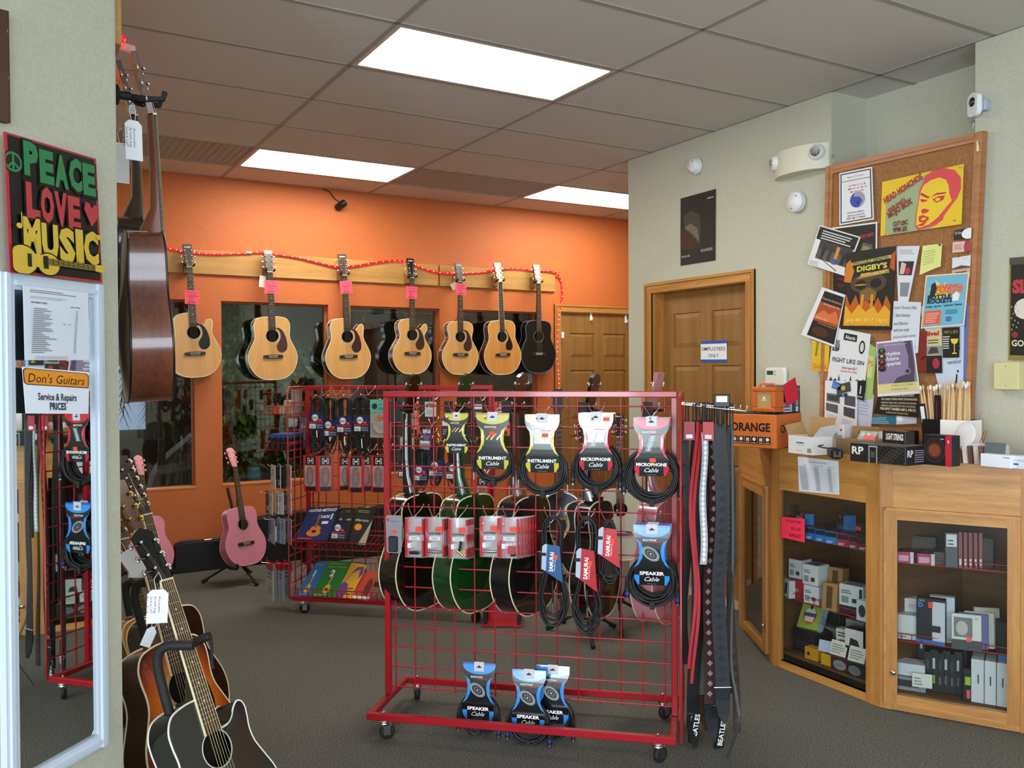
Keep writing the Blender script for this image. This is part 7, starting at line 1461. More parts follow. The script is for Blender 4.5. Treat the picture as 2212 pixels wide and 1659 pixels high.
for pts, base, els, lb in (([(2061, 498), (2099, 491), (2098, 515), (2060, 519)], '1a1c1c', [('e', .85, .5, .4, .5, 'e8eaea'), ('t', .05, .55, .3, 'The Piano', 'd8d8d8', {'width': .4})], 'black and white music card, top of three at the right of the board'), ([(2058, 523), (2095, 520), (2095, 543), (2057, 546)], 'dcb8ac', [('p', [(.7, 0), (1, 0), (1, 1), (.75, 1), (.65, .5)], 'a83a48'), ('lines', .1, .3, .6, .8, 3, 'b87a70')], 'pink business card, middle of three at the right of the board'), ([(2057, 557), (2097, 551), (2095, 599), (2056, 604)], 'd8dce2', [('r', 0, .0, 1, .5, 'c9a684'), ('p', [(0, .5), (.5, .6), (1, .5), (1, .44), (0, .44)], '5a4a3a'), ('lines', .2, .1, .85, .4, 2, '6a3a24')], 'tan and white card, lowest of three at the right of the board')):
    flyer(pts, base, els, lb, 3, cat='card')
flyer([(1771, 486), (1859, 512), (1827, 597), (1744, 570)], 'dfe0e2', [('r', .02, .66, .97, .97, '17191a'), ('lines', .12, .70, .92, .94, 4, 'd8d8d6'), ('r', .14, .2, .95, .66, '5a5654'), ('r', .14, .45, .95, .66, '3a3836'), ('p', [(.25, .22), (.32, .22), (.34, .55), (.24, .55)], '2a2624'), ('p', [(.42, .22), (.5, .22), (.5, .6), (.42, .58)], '33302e'), ('p', [(.58, .3), (.66, .3), (.66, .62), (.58, .62)], 'd08a30'), ('p', [(.57, .18), (.67, .18), (.66, .32), (.58, .32)], '3a5aa0'), ('p', [(.75, .22), (.85, .22), (.86, .5), (.76, .5)], '24211f'), ('p', [(.1, .3), (.12, .3), (.75, .06), (.74, .04)], '1a1a1a'), ('lines', .04, .03, .3, .14, 3, 'a0a0a0')], 'white flyer with a band photo, tilted past the left edge of the board', 4)
flm = [('r', .0, .0, 1, 1, '15130f'), ('p', [(.05, .05), (.95, .05), (.95, .30), (.86, .42), (.80, .28), (.70, .40), (.60, .26), (.48, .40), (.36, .28), (.26, .44), (.16, .30), (.06, .46)], 'b85a14'), ('p', [(.05, .05), (.95, .05), (.95, .22), (.84, .30), (.72, .20), (.62, .30), (.48, .22), (.34, .32), (.2, .2), (.06, .32)], 'e0a424'), ('p', [(.0, .62), (.14, .60), (.2, .75), (.1, .9), (.02, .85)], 'c87a1c'), ('p', [(.90, .75), (1, .7), (1, .95), (.92, .9)], 'b85014'), ('e', .5, .58, .36, .13, '4a3c26'), ('p', [(.25, .64), (.75, .68), (.9, .74), (.4, .70)], 'c08a3a'), ('e', .35, .565, .11, .06, '0c0a08'), ('e', .65, .575, .11, .06, '0c0a08'), ('e', .35, .565, .125, .01, 'b89030'), ('p', [(.36, .36), (.66, .36), (.68, .47), (.5, .53), (.34, .47)], '7a5a30'), ('p', [(.36, .28), (.42, .28), (.44, .44), (.38, .44)], 'd88a20'), ('p', [(.56, .28), (.62, .28), (.62, .44), (.57, .44)], 'd88a20')]
flm += [('p', [(.14, .82), (.92, .86), (.92, .90), (.14, .86)], 'c9c06a'), ('t', .15, .83, .038, 'GRACIOUSLY DEPARTED', '1c1a10', {'width': .74, 'rot': .045, 'bold': .03}), ('t', .26, .735, .065, "DIGBY'S", 'd0c85a', {'width': .6, 'bold': .04, 'rot': .04}), ('t', .34, .675, .034, 'GRATEFUL DEAD TRIBUTE', 'd8d070', {'width': .56, 'bold': .03, 'rot': .03}), ('t', .12, .10, .045, 'July 8th 2017 10pm', 'f0d070', {'width': .78, 'bold': .03}), ('t', .06, .045, .038, 'DIGBYS PUB DOWNTOWN LAFAYETTE', 'e8a830', {'width': .9, 'bold': .03})]
flyer([(1828, 546), (1936, 531), (1927, 713), (1816, 711)], '15130f', flm, 'dark fiery poster with goggles in the middle left of the board', 6)
flyer([(1925, 650), (1990, 653), (1983, 762), (1925, 772)], 'd0d6de', [('t', .12, .86, .06, 'tastic Donnie Mills', '26282e', {'width': .75, 'shear': .3}), ('t', .16, .72, .06, 'Band Seeking', '26282e', {'width': .5, 'shear': .3}), ('t', .1, .57, .06, 'and Bassist', '26282e', {'width': .5, 'shear': .3}), ('t', .1, .45, .06, 'with tour songs', '26282e', {'width': .55, 'shear': .3}), ('t', .08, .33, .05, 'all Covers & other material', '26282e', {'width': .8, 'shear': .3}), ('t', .1, .2, .05, 'call 574-355-', '26282e', {'width': .6, 'shear': .3}), ('t', .3, .06, .09, 'STAY BRUTAL!', '26282e', {'width': .6, 'shear': .1})], 'handwritten band-wanted page at the centre of the board', 5)
flyer([(2000, 595), (2094, 588), (2083, 702), (1989, 710)], 'd8dcc8', [('r', .03, .025, .97, .975, 'c88a5a'), ('r', .045, .035, .955, .965, '6ab4d0'), ('p', [(.1, .75), (.3, .72), (.25, .9), (.4, .78), (.5, .85), (.45, .7), (.6, .6), (.3, .55)], 'd8d850'), ('p', [(.14, .58), (.26, .58), (.3, .75), (.24, .86), (.16, .82)], '1c1c1e'), ('t', .30, .72, .085, 'MARSHALL', 'e05a28', {'width': .60, 'bold': .06}), ('t', .28, .63, .085, 'CRENSHAW', 'e06a28', {'width': .62, 'bold': .06}), ('t', .10, .535, .08, 'BOTTLE', '1c2026', {'width': .55, 'bold': .06}), ('t', .10, .46, .08, 'ROCKETS', '1c2026', {'width': .58, 'bold': .06}), ('p', [(.68, .48), (.82, .48), (.84, .6), (.76, .66), (.68, .6)], 'e8e4d8'), ('t', .08, .385, .035, 'Friday, April 8', '20303a', {'width': .36, 'bold': .03}), ('t', .50, .39, .035, 'Lafayette Theater', '20303a', {'width': .42, 'bold': .03}), ('r', .06, .06, .46, .33, 'd8c050'), ('r', .07, .065, .45, .325, 'd05a48'), ('lines', .1, .1, .42, .3, 6, 'e8b0a0'), ('lines', .55, .24, .85, .33, 3, '3a6a80'), ('r', .58, .1, .70, .19, '4a70a0')], 'light blue MARSHALL CRENSHAW flyer right of centre on the board', 5)
flyer([(1776, 620), (1826, 637), (1803, 750), (1730, 723)], 'dfdfe0', [('r', .16, .04, .97, .95, '1e1516'), ('r', .17, .36, .96, .74, 'a8482c'), ('p', [(.2, .48), (.4, .6), (.6, .55), (.8, .65), (.95, .5), (.95, .42), (.2, .4)], 'd07038'), ('t', .2, .79, .05, 'Presents Live Entertainment', 'c8b090', {'width': .74}), ('t', .3, .70, .035, 'Saturday January 14th', 'd8d0c8', {'width': .6}), ('t', .2, .42, .03, 'Bullseye n Deaf', 'e8e0d8', {'width': .4}), ('t', .34, .32, .035, '310 Columbia Lafayette, IN', 'c89858', {'width': .58}), ('e', .5, .18, .25, .09, '4a2620')], 'dark orange concert flyer tilted past the left edge of the board', 7)
flyer([(1754, 735), (1792, 746), (1789, 803), (1753, 800)], 'd8b42c', [('r', 0, 0, 1, .3, 'e0a428'), ('t', .1, .08, .16, 'Gratefu', '8a6a14', {'width': .85}), ('p', [(.2, .5), (.3, .5), (.4, 1), (.28, 1)], '8a7a24')], 'yellow flyer poking out at the lower left of the board', 1)
flyer([(1802, 706), (1881, 722), (1868, 832), (1786, 824)], 'd9dbdc', [('r', .30, .80, .66, .93, '16181a'), ('t', .48, .83, .07, 'Abaniz', 'd8d8d8', {'align': 'c', 'width': .28, 'bold': .02}), ('t', .03, .72, .06, 'ABLE', '1c1c1c', {'width': .18, 'bold': .04}), ('t', .03, .65, .06, 'HEROES', '1c1c1c', {'width': .2, 'bold': .04}), ('t', .03, .58, .06, 'SLEEP', '1c1c1c', {'width': .2, 'bold': .06}), ('e', .82, .72, .08, .13, '1c1c1c'), ('e', .82, .72, .05, .09, 'c8cac8'), ('t', .08, .38, .085, 'FIGHT LIKE SIN', '16181a', {'width': .84, 'bold': .01}), ('t', .36, .27, .05, 'Doors open @ 7', 'b8303e', {'width': .4, 'bold': .02}), ('t', .34, .21, .035, 'show from 8 til midnight', '2a2a2e', {'width': .44}), ('p', [(.05, 0), (.1, .1), (.16, .02), (.22, .08), (.3, .02), (.31, .16), (.36, .02), (.5, .06), (.6, .02), (.62, .16), (.67, .02), (.8, .1), (.9, .02), (.95, .12), (1, 0)], '2a2c2e')], 'white FIGHT LIKE SIN flyer at the left of the board', 4)
flyer([(1878, 742), (1894, 752), (1884, 862), (1868, 862)], '9ab86a', [('r', .0, .4, .7, .8, 'c8c878'), ('t', .1, .62, .1, 'PS', 'b8402c', {'width': .6})], 'narrow green flyer between two white ones', 3)
flyer([(1981, 716), (2002, 714), (2001, 806), (1985, 806)], '7a1f1a', [('p', [(.2, .3), (.8, .34), (1, .42), (.6, .4)], '2a0c0c')], 'narrow maroon flyer right of the violet one', 3)
flyer([(2001, 713), (2034, 710), (2036, 806), (2001, 806)], 'c9bd8e', [('t', .05, .86, .1, 'live!', 'b02430', {'width': .8, 'bold': .05}), ('lines', .1, .68, .9, .80, 2, '5a5232'), ('r', .0, .42, 1, .62, '8a8c88'), ('p', [(.1, .44), (.8, .46), (.7, .58), (.3, .6)], '3a3a3a'), ('r', .0, .0, 1, .40, '171214'), ('e', .62, .22, .22, .12, 'a8244a')], 'cream flyer with rose and car photos behind the drumsticks', 2)
flyer([(2035, 708), (2073, 706), (2072, 772), (2037, 773)], '101010', [('t', .05, .80, .1, ', MAY 2, 2015', 'c8a83a', {'width': .85}), ('lines', .03, .3, .5, .75, 6, 'd8d8d0'), ('p', [(.48, .62), (.95, .62), (.88, .48), (.74, .44), (.72, .44), (.56, .48)], 'e0cc34'), ('r', .69, .16, .74, .46, 'e0cc34'), ('r', .58, .12, .86, .16, 'e0cc34')], 'black flyer with a yellow cocktail glass', 4)
q4 = [('r', .02, .22, .97, .97, '8a7c9c'), ('p', [(.6, .97), (.75, .97), (.82, .7), (.8, .5), (.7, .36), (.5, .32), (.4, .22), (.9, .22), (.95, .5), (.93, .97)], '4c4358'), ('p', [(.62, .9), (.70, .7), (.66, .5), (.55, .38), (.62, .4), (.74, .52), (.78, .72), (.72, .9)], '8a7c9c'), ('e', .76, .42, .09, .06, '8a7c9c'), ('e', .77, .42, .05, .035, '3a3246'), ('r', .02, .06, .97, .22, 'd8cf8a'), ('t', .35, .16, .04, 'SUNDAY OCTOBER 1', '6a6440', {'width': .55}), ('t', .35, .09, .04, 'DUNCAN HALL', '6a6440', {'width': .4}), ('t', .22, .91, .03, 'Music of Hot Club tour', 'e0dcc0', {'width': .6, 'shear': .3}), ('t', .27, .73, .07, 'rhythm', 'ece8ee', {'width': .36, 'bold': .02}), ('t', .27, .64, .07, 'future', 'ece8ee', {'width': .31, 'bold': .02}), ('t', .27, .55, .07, 'quartet', 'ece8ee', {'width': .36, 'bold': .02})]
for i, (c1, c2) in enumerate((('5a8a30', '2a3a16'), ('b8c030', '3a3a16'), ('b8502a', '3a1610'), ('8a2028', '2a0c10'))): q4 += [('e', .15, .82-.105*i, .095, .058, '14101a'), ('e', .15, .82-.105*i, .045, .045, c1), ('e', .15, .80-.105*i+.0, .06, .02, c2)]
flyer([(1893, 739), (1973, 731), (1988, 850), (1896, 857)], 'e2e2e6', q4, 'violet rhythm future quartet flyer at the lower centre of the board', 7)
flyer([(1898, 850), (1984, 848), (1984, 902), (1887, 893)], '121110', [('t', .30, .84, .1, 'HORNS BOUND', 'b8b098', {'width': .6, 'bold': .03}), ('t', .1, .68, .09, 'THE CHERRY POPPIN PUPPET EXTRAVAGANZA', 'c8c0a0', {'width': .88, 'bold': .03}), ('t', .12, .52, .08, 'PRESENTS FEAR AND LOATHING IN INDIANA', 'b0a88c', {'width': .84, 'bold': .03}), ('t', .14, .38, .08, '10PM $12 ADVANCE $17 DAY OF SHOW', 'c0b898', {'width': .8, 'bold': .03}), ('t', .12, .22, .11, 'THE SPOT TAVERN 409 S. 4TH ST.', 'd8d0a8', {'width': .84, 'bold': .04}), ('t', .28, .07, .08, 'A MOM & POP PRODUCTION', 'b8a060', {'width': .5, 'bold': .03})], 'black flyer of pale lettering under the violet flyer', 6)
flyer([(1852, 846), (1888, 852), (1881, 930), (1852, 925)], 'b9c0ce', [('lines', .1, .4, .8, .9, 6, '8a94a8', .25)], 'pale curled paper at the bottom of the board', 2, .012)
flyer([(1872, 900), (1936, 896), (1936, 918), (1866, 916)], '2f6a80', [('lines', .1, .1, .9, .9, 4, '8ab8c4')], 'teal printed slip at the bottom of the board', 1)
flyer([(1935, 897), (1980, 899), (1980, 915), (1936, 917)], 'c9ced8', [('e', .2, .6, .15, .3, 'f0f0f2')], 'white slip at the bottom of the board behind the string boxes', 1)
flyer([(1782, 822), (1852, 823), (1851, 937), (1781, 908)], 'd8dadf', [('r', .06, .50, .48, .70, '6a6c70'), ('r', .1, .54, .44, .66, '3a3c40'), ('r', .62, .50, .95, .70, '4a4a4e'), ('r', .05, .27, .42, .46, '585a5c'), ('r', .60, .27, .94, .46, '404246'), ('lines', .1, .06, .42, .22, 6, 'a0a2a8', .3), ('lines', .56, .02, .9, .22, 7, 'a0a2a8', .3)], 'white sheet with four small photos above the open carton', 6)
for pts, base, els, lb in (([(1800, 822), (1818, 829), (1813, 843), (1796, 838)], '3a6ab0', [('lines', .1, .2, .9, .8, 3, '8ab0e0')], 'blue card pinned on the four-photo sheet'), ([(1806, 832), (1836, 824), (1838, 845), (1808, 852)], '40423e', [('e', .5, .5, .15, .25, 'c8a840')], 'dark business card with gold crest'), ([(1808, 852), (1830, 849), (1830, 857), (1808, 857)], '30343a', [('e', .6, .5, .1, .4, '4a9ad8')], 'dark card with a blue dot below the crested card')):
    flyer(pts, base, els, lb, 8, cat='card')
flyer([(1853, 822), (1870, 822), (1866, 866), (1851, 861)], '101112', [('p', [(.3, .3), (.5, .3), (.55, .7), (.4, .75)], 'c8c8c4'), ('t', .1, .1, .14, 'poor', 'd8d8d4', {'width': .7})], 'small black flyer beside the four-photo sheet', 7)
# pins
for px, py, c in ((1936, 532, 'b82418'), (2031, 529, '6a3a20'), (1913, 505, 'c8c8c0'), (2076, 361, 'c8c8c0'), (2063, 476, 'a8a8a4'), (1944, 737, 'c8c8cc'), (1775, 494, '2a7a5a'), (2072, 554, 'a85a28')):
    P = at_x(px, py, XBD-.034); mb = MB(); mb.lathe([(.0045, 0), (.005, .003), (.003, .006), (.004, .009)], paint(c, .3), 8, frame(P, (0, 1, 0), (0, 0, 1)) @ Rx(0) if False else T(*P) @ Ry(-math.pi/2)); mb.build('push_pin', cb)

# ================================================================ WALL FITTINGS
def onwall(px, py, X=XR): return at_x(px, py, X)
MW = lambda P: frame(P, (0, -1, 0), (0, 0, 1))      # x to the right, y up, z out of the wall
# black poster
sheet_from_quad('poster', *[onwall(x, y, XR-.006) for x, y in ((1470, 429), (1546, 408), (1545, 562), (1470, 574))], '141312', [('p', [(.08, .72), (.3, .78), (.55, .70), (.6, .45), (.55, .25), (.3, .42), (.15, .5)], '3a362e'), ('p', [(.12, .55), (.35, .44), (.55, .3), (.5, .5), (.3, .6)], '6a6454'), ('p', [(.0, .25), (.0, .58), (.2, .45), (.5, .32), (.4, .2)], '3a1a10'), ('t', .78, .89, .02, 'amfisound', 'd8d8d8', {'width': .16, 'bold': .03}), ('t', .04, .11, .03, 'RISE & FIRE', 'c8c8c4', {'width': .24}), ('t', .6, .15, .04, 'SOUNDS', '9aa8b0', {'width': .33, 'bold': .03})], 'dark poster with a bird-like figure above the employee door', 'poster', curl=.012)
sheet_from_quad('poster', *[onwall(x, y, XR-.006) for x, y in ((2181, 557), (2300, 548), (2300, 783), (2178, 778))], '8a7a34', [('r', .03, .05, 1, .93, '17160f'), ('r', .0, .93, 1, 1, '4a4640'), ('t', .06, .66, .12, 'SLA', 'b8323a', {'width': .5, 'bold': .06}), ('e', .3, .5, .2, .1, 'd8d2c0'), ('t', .06, .14, .06, 'GOLDEN', 'd8cfae', {'width': .6, 'bold': .03}), ('e', .12, .25, .06, .03, '8a2a22')]+[('e', .06+.03*((i*13) % 5), .3+.022*i, .012, .008, 'b0a8a0') for i in range(12)], 'dark patterned concert poster cut off by the right edge of the photo', 'poster')
# smoke alarm and round detector
def alarm(px, py, r, label, ridged):
    t = thing('smoke_alarm', label, 'smoke alarm', MW(onwall(px, py)), 'round white detectors on the beige wall')
    mb = MB(); mb.lathe([(r, 0), (r, .02), (r*.96, .026)], paint('d9dadb', .45), 32); mb.build('base', t)
    mb = MB()
    if ridged: mb.lathe([(r*.9, .026), (r*.9, .032), (r*.82, .034), (r*.82, .05), (r*.7, .058), (.0, .06)], paint('dfe0e1', .4), 32)
    else: mb.lathe([(r*.96, .026), (r*.97, .034), (r*.93, .04), (0, .042)], paint('e2e4e6', .4), 32)
    mb.build('cover', t)
    for a in ((.3, .5), (-.3, -.6)): mb = MB(); mb.lathe([(.004, .0), (.004, .001)], paint('55585a', .5), 8, T(a[0]*r, a[1]*r, .060 if ridged and abs(a[0]) < .6 else .0415)); mb.build('vent_dot', t)
alarm(1507, 360, .055, 'ridged white smoke alarm above the dark poster', True); alarm(1725, 437, .06, 'flat white round detector below the emergency light', False)
# emergency light
P = onwall(1733, 351); t = thing('emergency_light', 'cream twin-head emergency light high on the beige wall', 'emergency light', MW(P)); CRM = paint('d6d3bd', .5)
hw, hh, dp_ = .195, .07, .085; arc = [(-hw+2*hw*i/14, dp_*(1-(abs(-1+2*i/14))**2.6)+.012) for i in range(15)]
mb = MB(); mb.prism([(-hw, 0)]+arc+[(hw, 0)], -hh, hh, CRM, Rx(math.pi/2) @ Matrix.Diagonal((1, 1, 1, 1)) if False else Matrix(((1, 0, 0, 0), (0, 0, 1, 0), (0, 1, 0, 0), (0, 0, 0, 1)))); mb.build('housing', t)
for s in (-1, 1):
    Mq = T(s*.145, .02, .05) @ Ry(s*.5); mb = MB(); mb.lathe([(.045, -.02), (.046, .008), (.036, .03), (.03, .034)], paint('e2e2de', .4), 20, Mq); h = mb.build('lamp_head', t); mb = MB(); mb.lathe([(.03, .034), (.022, .028), (.0, .026)], CHROME, 18, Mq); mb.build('reflector', h)
# thermostat
P = onwall(1682, 814); t = thing('thermostat', 'white thermostat with small dark screen beside the employee door', 'thermostat', MW(P)); mb = MB(); mb.bbox((-.085, -.055, 0), (.075, .055, .03), paint('dcdccf', .45), .012); mb.build('case', t); mb = MB(); mb.box((-.062, .012, .03), (-.015, .036, .0312), paint('3a4034', .3)); mb.build('screen', t)
for y in (.032, .016): mb = MB(); mb.lathe([(.006, .03), (.006, .033)], paint('c0c0b6', .4), 10, T(.0, y, 0)); mb.build('button', t)
# beige blank box at the right edge
P = onwall(2185, 812); t = thing('junction_box', 'beige square wall box below the right-hand poster', 'wall box', MW(P)); mb = MB(); mb.bbox((-.057, -.062, 0), (.057, .062, .045), paint('d2cb94', .5), .003); mb.build('box', t)
for y in (-.044, .044): mb = MB(); mb.lathe([(.003, .045), (.002, .046)], STEEL, 8, T(0, y, 0)); mb.build('screw', t)
# white indoor camera
P = onwall(2128, 228, XR-.0); t = thing('indoor_camera', 'white rounded indoor camera on the wall corner above the cork board', 'camera', MW(P))
Mq = T(-.02, 0, .05) @ Ry(-.45); pr = [(p.x, p.y) for p in catmull([(-.034, .04, 0), (0, .056, 0), (.034, .04, 0), (.037, 0, 0), (.034, -.04, 0), (0, -.054, 0), (-.034, -.04, 0), (-.037, 0, 0)], 5, True)]
mb = MB(); mb.prism(pr, -.012, .012, paint('e8e9ee', .3), Mq, True); mb.build('body', t); mb = MB(); mb.lathe([(.022, .012), (.022, .014), (.018, .0175), (0, .019)], paint('0c0d10', .1, coat=.8), 24, Mq @ T(0, .014, 0)); mb.build('lens', t)
mb = MB(); mb.bbox((-.012, -.03, .0), (.03, .02, .045), paint('aab0c4', .4), .006); mb.build('bracket', t)
mb = MB(); mb.lathe([(.002, .012), (.002, .013)], paint('888888', .4), 8, Mq @ T(0, -.02, 0)); mb.build('indicator', t)
# EMPLOYEES ONLY
q = [at_x(x, y, XR+.078) for x, y in ((1514, 737), (1570, 735), (1570, 783), (1514, 783))]
sheet_from_quad('door_sign', *q, '2f55a8', [('r', .0, .14, 1, .86, 'e8eaec'), ('t', .5, .55, .165, 'EMPLOYEES', '1c2230', {'align': 'c', 'width': .9, 'bold': .008}), ('t', .5, .24, .165, 'ONLY', '1c2230', {'align': 'c', 'width': .4, 'bold': .008})], 'blue and white EMPLOYEES ONLY sign on the employee door', 'sign', .003)
# hooks and latch on the alcove door
for i, (px, py) in enumerate(((1277, 684), (1352, 689))):
    P = at_y(px, py, YB+.0); t = thing('over_door_hook', 'white over-door hook on the alcove door, %s one' % ('left', 'right')[i], 'hook', T(P.x, YB+.005, P.z), 'white over-door hooks'); mb = MB(); mb.box((-.012, -.004, -.04), (.012, .0, .04), WHITE); mb.build('plate', t); mb = MB(); mb.tube([(0, -.004, -.03), (0, -.03, -.036), (0, -.036, -.01)], .005, WHITE, 6); mb.build('prong', t)
P = at_y(1214, 724, YB-.02); mb = MB(); mb.bbox((P.x-.012, YB-.04, P.z-.03), (P.x+.012, YB-.0225, P.z+.03), WHITE, .003); tag(mb.build('door_sensor'), 'small white alarm contact on the alcove door casing', 'sensor')
# black camera on the orange wall
P = at_y(737, 443, YB-.06); t = thing('security_camera', 'small black bullet camera on the orange wall with a dangling wire', 'camera', T(P.x, YB, P.z)); mb = MB(); mb.lathe([(.02, 0), (.02, .008), (.008, .012), (.007, .045)], BLACK, 14, Rx(math.pi/2)); mb.build('mount', t)
Mq = T(0, -.05, 0) @ frame((0, 0, 0), (1, 0, 0), (0, .4, 1)) @ Ry(.35); mb = MB(); mb.lathe([(.0, -.05), (.026, -.048), (.03, -.04), (.03, .045), (.027, .05), (.022, .05), (.02, .044), (0, .044)], BLACK, 18, Mq); mb.build('barrel', t); mb = MB(); mb.lathe([(.012, .044), (.010, .049), (0, .051)], paint('3a4a6a', .1, coat=.6), 14, Mq); mb.build('lens', t)
Q = [at_y(x, y, YB-.012) for x, y in ((697, 408), (712, 415), (722, 428), (733, 436))]; mb = MB(); mb.tube([q_-Vector((P.x, YB, P.z)) for q_ in catmull(Q, 5)]+[(0, -.03, .01)], .004, RUBBER, 6); mb.build('wire', t)
# ================================================================ BEHIND THE INTERIOR WINDOWS
LEAFM = [paint(c, .4) for c in ('2f5420', '4a7630', '648c44', '2a4a1e')]
def ficus(cx, cy, zb, zt, rx, ry, n, label, seed):
    t = thing('ficus_tree', label, 'plant', T(cx, cy, 0), 'leafy ficus behind the windows'); rnd = random.Random(seed)
    mb = MB(); mb.lathe([(.0, 0), (.14, 0), (.17, .28), (.16, .28), (.15, .25), (0, .25)], paint('4a3426', .7), 20); mb.build('pot', t)
    mb = MB()
    for i in range(4): a = i*1.6; mb.tube(catmull([(.02*math.cos(a), .02*math.sin(a), .25), (.05*math.cos(a+1), .05*math.sin(a+1), .7), (.1*math.cos(a), .1*math.sin(a), 1.3), (.2*math.cos(a), .2*math.sin(a), zt-.2)], 4), .012, paint('5a4836', .8), 6)
    mb.build('trunk', t); mb = MB()
    for i in range(n):
        a = rnd.uniform(0, 2*math.pi); z = zb+(zt-zb)*rnd.random()**.9; f = math.sqrt(max(0, 1-((z-(zb+zt)/2)/((zt-zb)/2+.05))**2))*.9+.15; r = math.sqrt(rnd.random())*f
        P = Vector((rx*r*math.cos(a), ry*r*math.sin(a), z)); d = Vector((math.cos(a), math.sin(a), rnd.uniform(-1.2, .1))).normalized(); s = d.cross(Vector((0, 0, 1))).normalized(); L = rnd.uniform(.08, .13); w = L*.24; up = s.cross(d)*L*.08
        mb.add([P, P+d*L*.4+s*w+up, P+d*L, P+d*L*.4-s*w+up], [(0, 1, 2), (0, 2, 3)], rnd.choice(LEAFM))
    o = mb.build('foliage', t); o['kind'] = 'stuff'
ficus(1.72, YB+.46, .62, 2.1, .32, .26, 1900, 'leafy ficus filling the left of the second window', 1)
ficus(2.20, YB+.48, .62, 1.8, .26, .26, 1500, 'leafy ficus filling the right of the second window', 2)
# small blue toy parrot-like ornament is left plain: a teal pot
P = at_y(541, 1028, YB+.3); mb = MB(); mb.lathe([(0, 0), (.05, .01), (.065, .06), (.05, .11), (.055, .13), (0, .13)], paint('2a7a88', .5), 16, T(P.x, YB+.19, .592)); tag(mb.build('flower_pot'), 'small teal pot low behind the second window', 'pot')
mb = MB(); mb.box((1.5, YB+.14, .52), (4.5, YB+.24, .59), paint('5a4a38', .7)); tag(mb.build('window_ledge'), 'dark wooden ledge running behind the interior windows', 'shelf')
# palm with dark fronds and a rock ornament behind the first window
t = thing('palm_plant', 'dark palm fronds hanging behind the first window', 'plant', T(1.12, YB+.45, 0)); mb = MB(); mb.tube([(0, 0, .516), (.02, 0, 1.0), (.0, 0, 1.75)], .03, paint('4a3a28', .8), 8); mb.build('trunk', t)
rnd = random.Random(3)
for k in range(9):
    a = k*2*math.pi/9+.2; mb = MB(); sp = catmull([(0, 0, 1.75), (.16*math.cos(a), .16*math.sin(a), 1.82), (.30*math.cos(a), .30*math.sin(a), 1.62), (.36*math.cos(a), .36*math.sin(a), 1.25-.15*rnd.random())], 6); mb.tube(sp, .005, paint('1c2418', .6), 5)
    for i in range(2, len(sp)):
        for s in (-1, 1):
            P = sp[i]; d = (sp[i]-sp[i-1]).normalized(); sd = d.cross(Vector((0, 0, 1))).normalized()*s; tip = P+sd*.11+d*.10+Vector((0, 0, -.08)); mb.add([P+d*.008, P-d*.008, tip], [(0, 1, 2)], paint('18221a', .6)); mb.add([P-d*.008, P+d*.008, tip], [(0, 1, 2)], paint('18221a', .6))
    mb.build('frond', t)
P = at_y(400, 985, YB+.5); pr = [(p.x, p.y) for p in catmull([(-.28, 0, 0), (-.2, .22, 0), (.02, .42, 0), (.16, .5, 0), (.26, .3, 0), (.3, 0, 0)], 4)]
mb = MB(); mb.prism(pr, -.12, .12, paint('5c5444', .9), T(P.x, YB+.62, .516) @ Rx(math.pi/2), True); tag(mb.build('rock_ornament'), 'big tan rounded rock behind the first window', 'ornament')
mb = MB(); mb.bbox((.3, YB+.2, .0), (1.34, YB+.8, .515), paint('2a2a2c', .8), .01); tag(mb.build('display_plinth'), 'dark plinth behind the first window', 'plinth')
# street seen far behind through the outer glazing
# outer window of the adjoining room: daylight panel
mb = MB(); mb.box((-.9, 9.285, .95), (1.25, 9.299, 2.0), paint('93a6c6', .6, emit=.42)); ow = struct(mb.build('window_5'))
for x in (-.3, .3, .9): mb = MB(); mb.box((x-.02, 9.26, .75), (x+.02, 9.284, 2.4), paint('2a2622', .7)); mb.build('mullion', ow)
mb = MB(); mb.box((-.9, 9.26, 1.5), (1.5, 9.284, 1.54), paint('2a2622', .7)); mb.build('transom', ow)
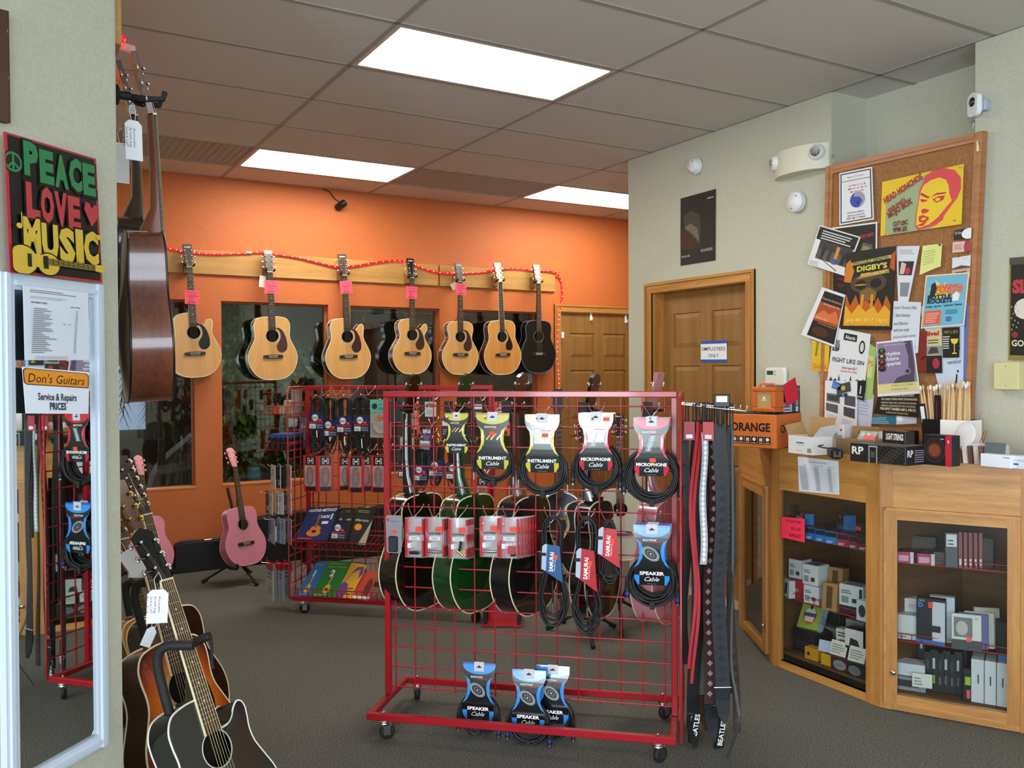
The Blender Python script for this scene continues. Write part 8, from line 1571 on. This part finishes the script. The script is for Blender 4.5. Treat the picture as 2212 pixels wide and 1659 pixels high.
# soft black gig bags hanging behind the third and fourth windows
def gig(cx, cy, zb, k, label):
    t = thing('gig_bag', label, 'gig bag', T(cx, cy, zb), 'black gig bags behind the windows'); o = [(.0, 0), (.16, .01), (.22, .1), (.22, .24), (.16, .38), (.17, .5), (.10, .58), (.06, .66), (.055, 1.1), (.0, 1.14)]
    pr = [(p.x*k, p.y*k) for p in catmull([(x, y, 0) for x, y in o]+[(-x, y, 0) for x, y in o[::-1][1:-1]], 3, True)]
    mb = MB(); mb.prism(pr, -.06, .06, paint('0b0c0e', .7), Rx(math.pi/2), True); mb.build('bag', t); mb = MB(); mb.tube([(x, -.062, y) for x, y in pr], .004, paint('2a2c30', .5), 5, True); mb.build('piping', t)
    mb = MB(); mb.prism([(-.1*k, .08), (.1*k, .08), (.1*k, .3), (-.1*k, .3)], .061, .075, paint('101114', .7), Rx(math.pi/2)); mb.build('pocket', t); mb = MB(); mb.tube([(0, 0, 1.13*k), (0, .0, 1.2*k), (.03, 0, 1.24*k)], .006, STEEL, 6); mb.build('loop', t)
for i, (cx, k) in enumerate(((2.85, 1.0), (3.25, 1.05), (3.85, 1.0), (4.25, 1.02))): gig(cx, YB+.42, .80, k, 'black gig bag behind the %s window, %s one' % (('third', 'left'), ('third', 'right'), ('fourth', 'left'), ('fourth', 'right'))[i])
mb = MB(); mb.tube([(2.5, YB+.42, 2.05), (4.6, YB+.42, 2.05)], .014, STEEL, 8); tag(mb.build('hanging_rail'), 'steel rail carrying the gig bags behind the windows', 'rail')
mb = MB(); mb.box((2.56, YB+.56, .0), (4.6, YB+.62, .98), paint('7d7562', .8)); tag(mb.build('low_partition'), 'low beige partition behind the third and fourth windows', 'partition')
P = at_y(1144, 817, YB+.07); mb = MB(); mb.prism([(.055*math.cos(a*math.pi/4+.39), .055*math.sin(a*math.pi/4+.39)) for a in range(8)], 0, .002, paint('9aa0b0', .5), T(P.x, YB+.074, P.z) @ Rx(math.pi/2)); tag(mb.build('window_sticker'), 'pale octagonal sticker on the fourth window', 'sticker')
area_light('adjoining_room_daylight', (.3, 9.2, 1.6), (math.radians(-90), 0, 0), 2.2, 1.5, 10, (.8, .88, 1.0))
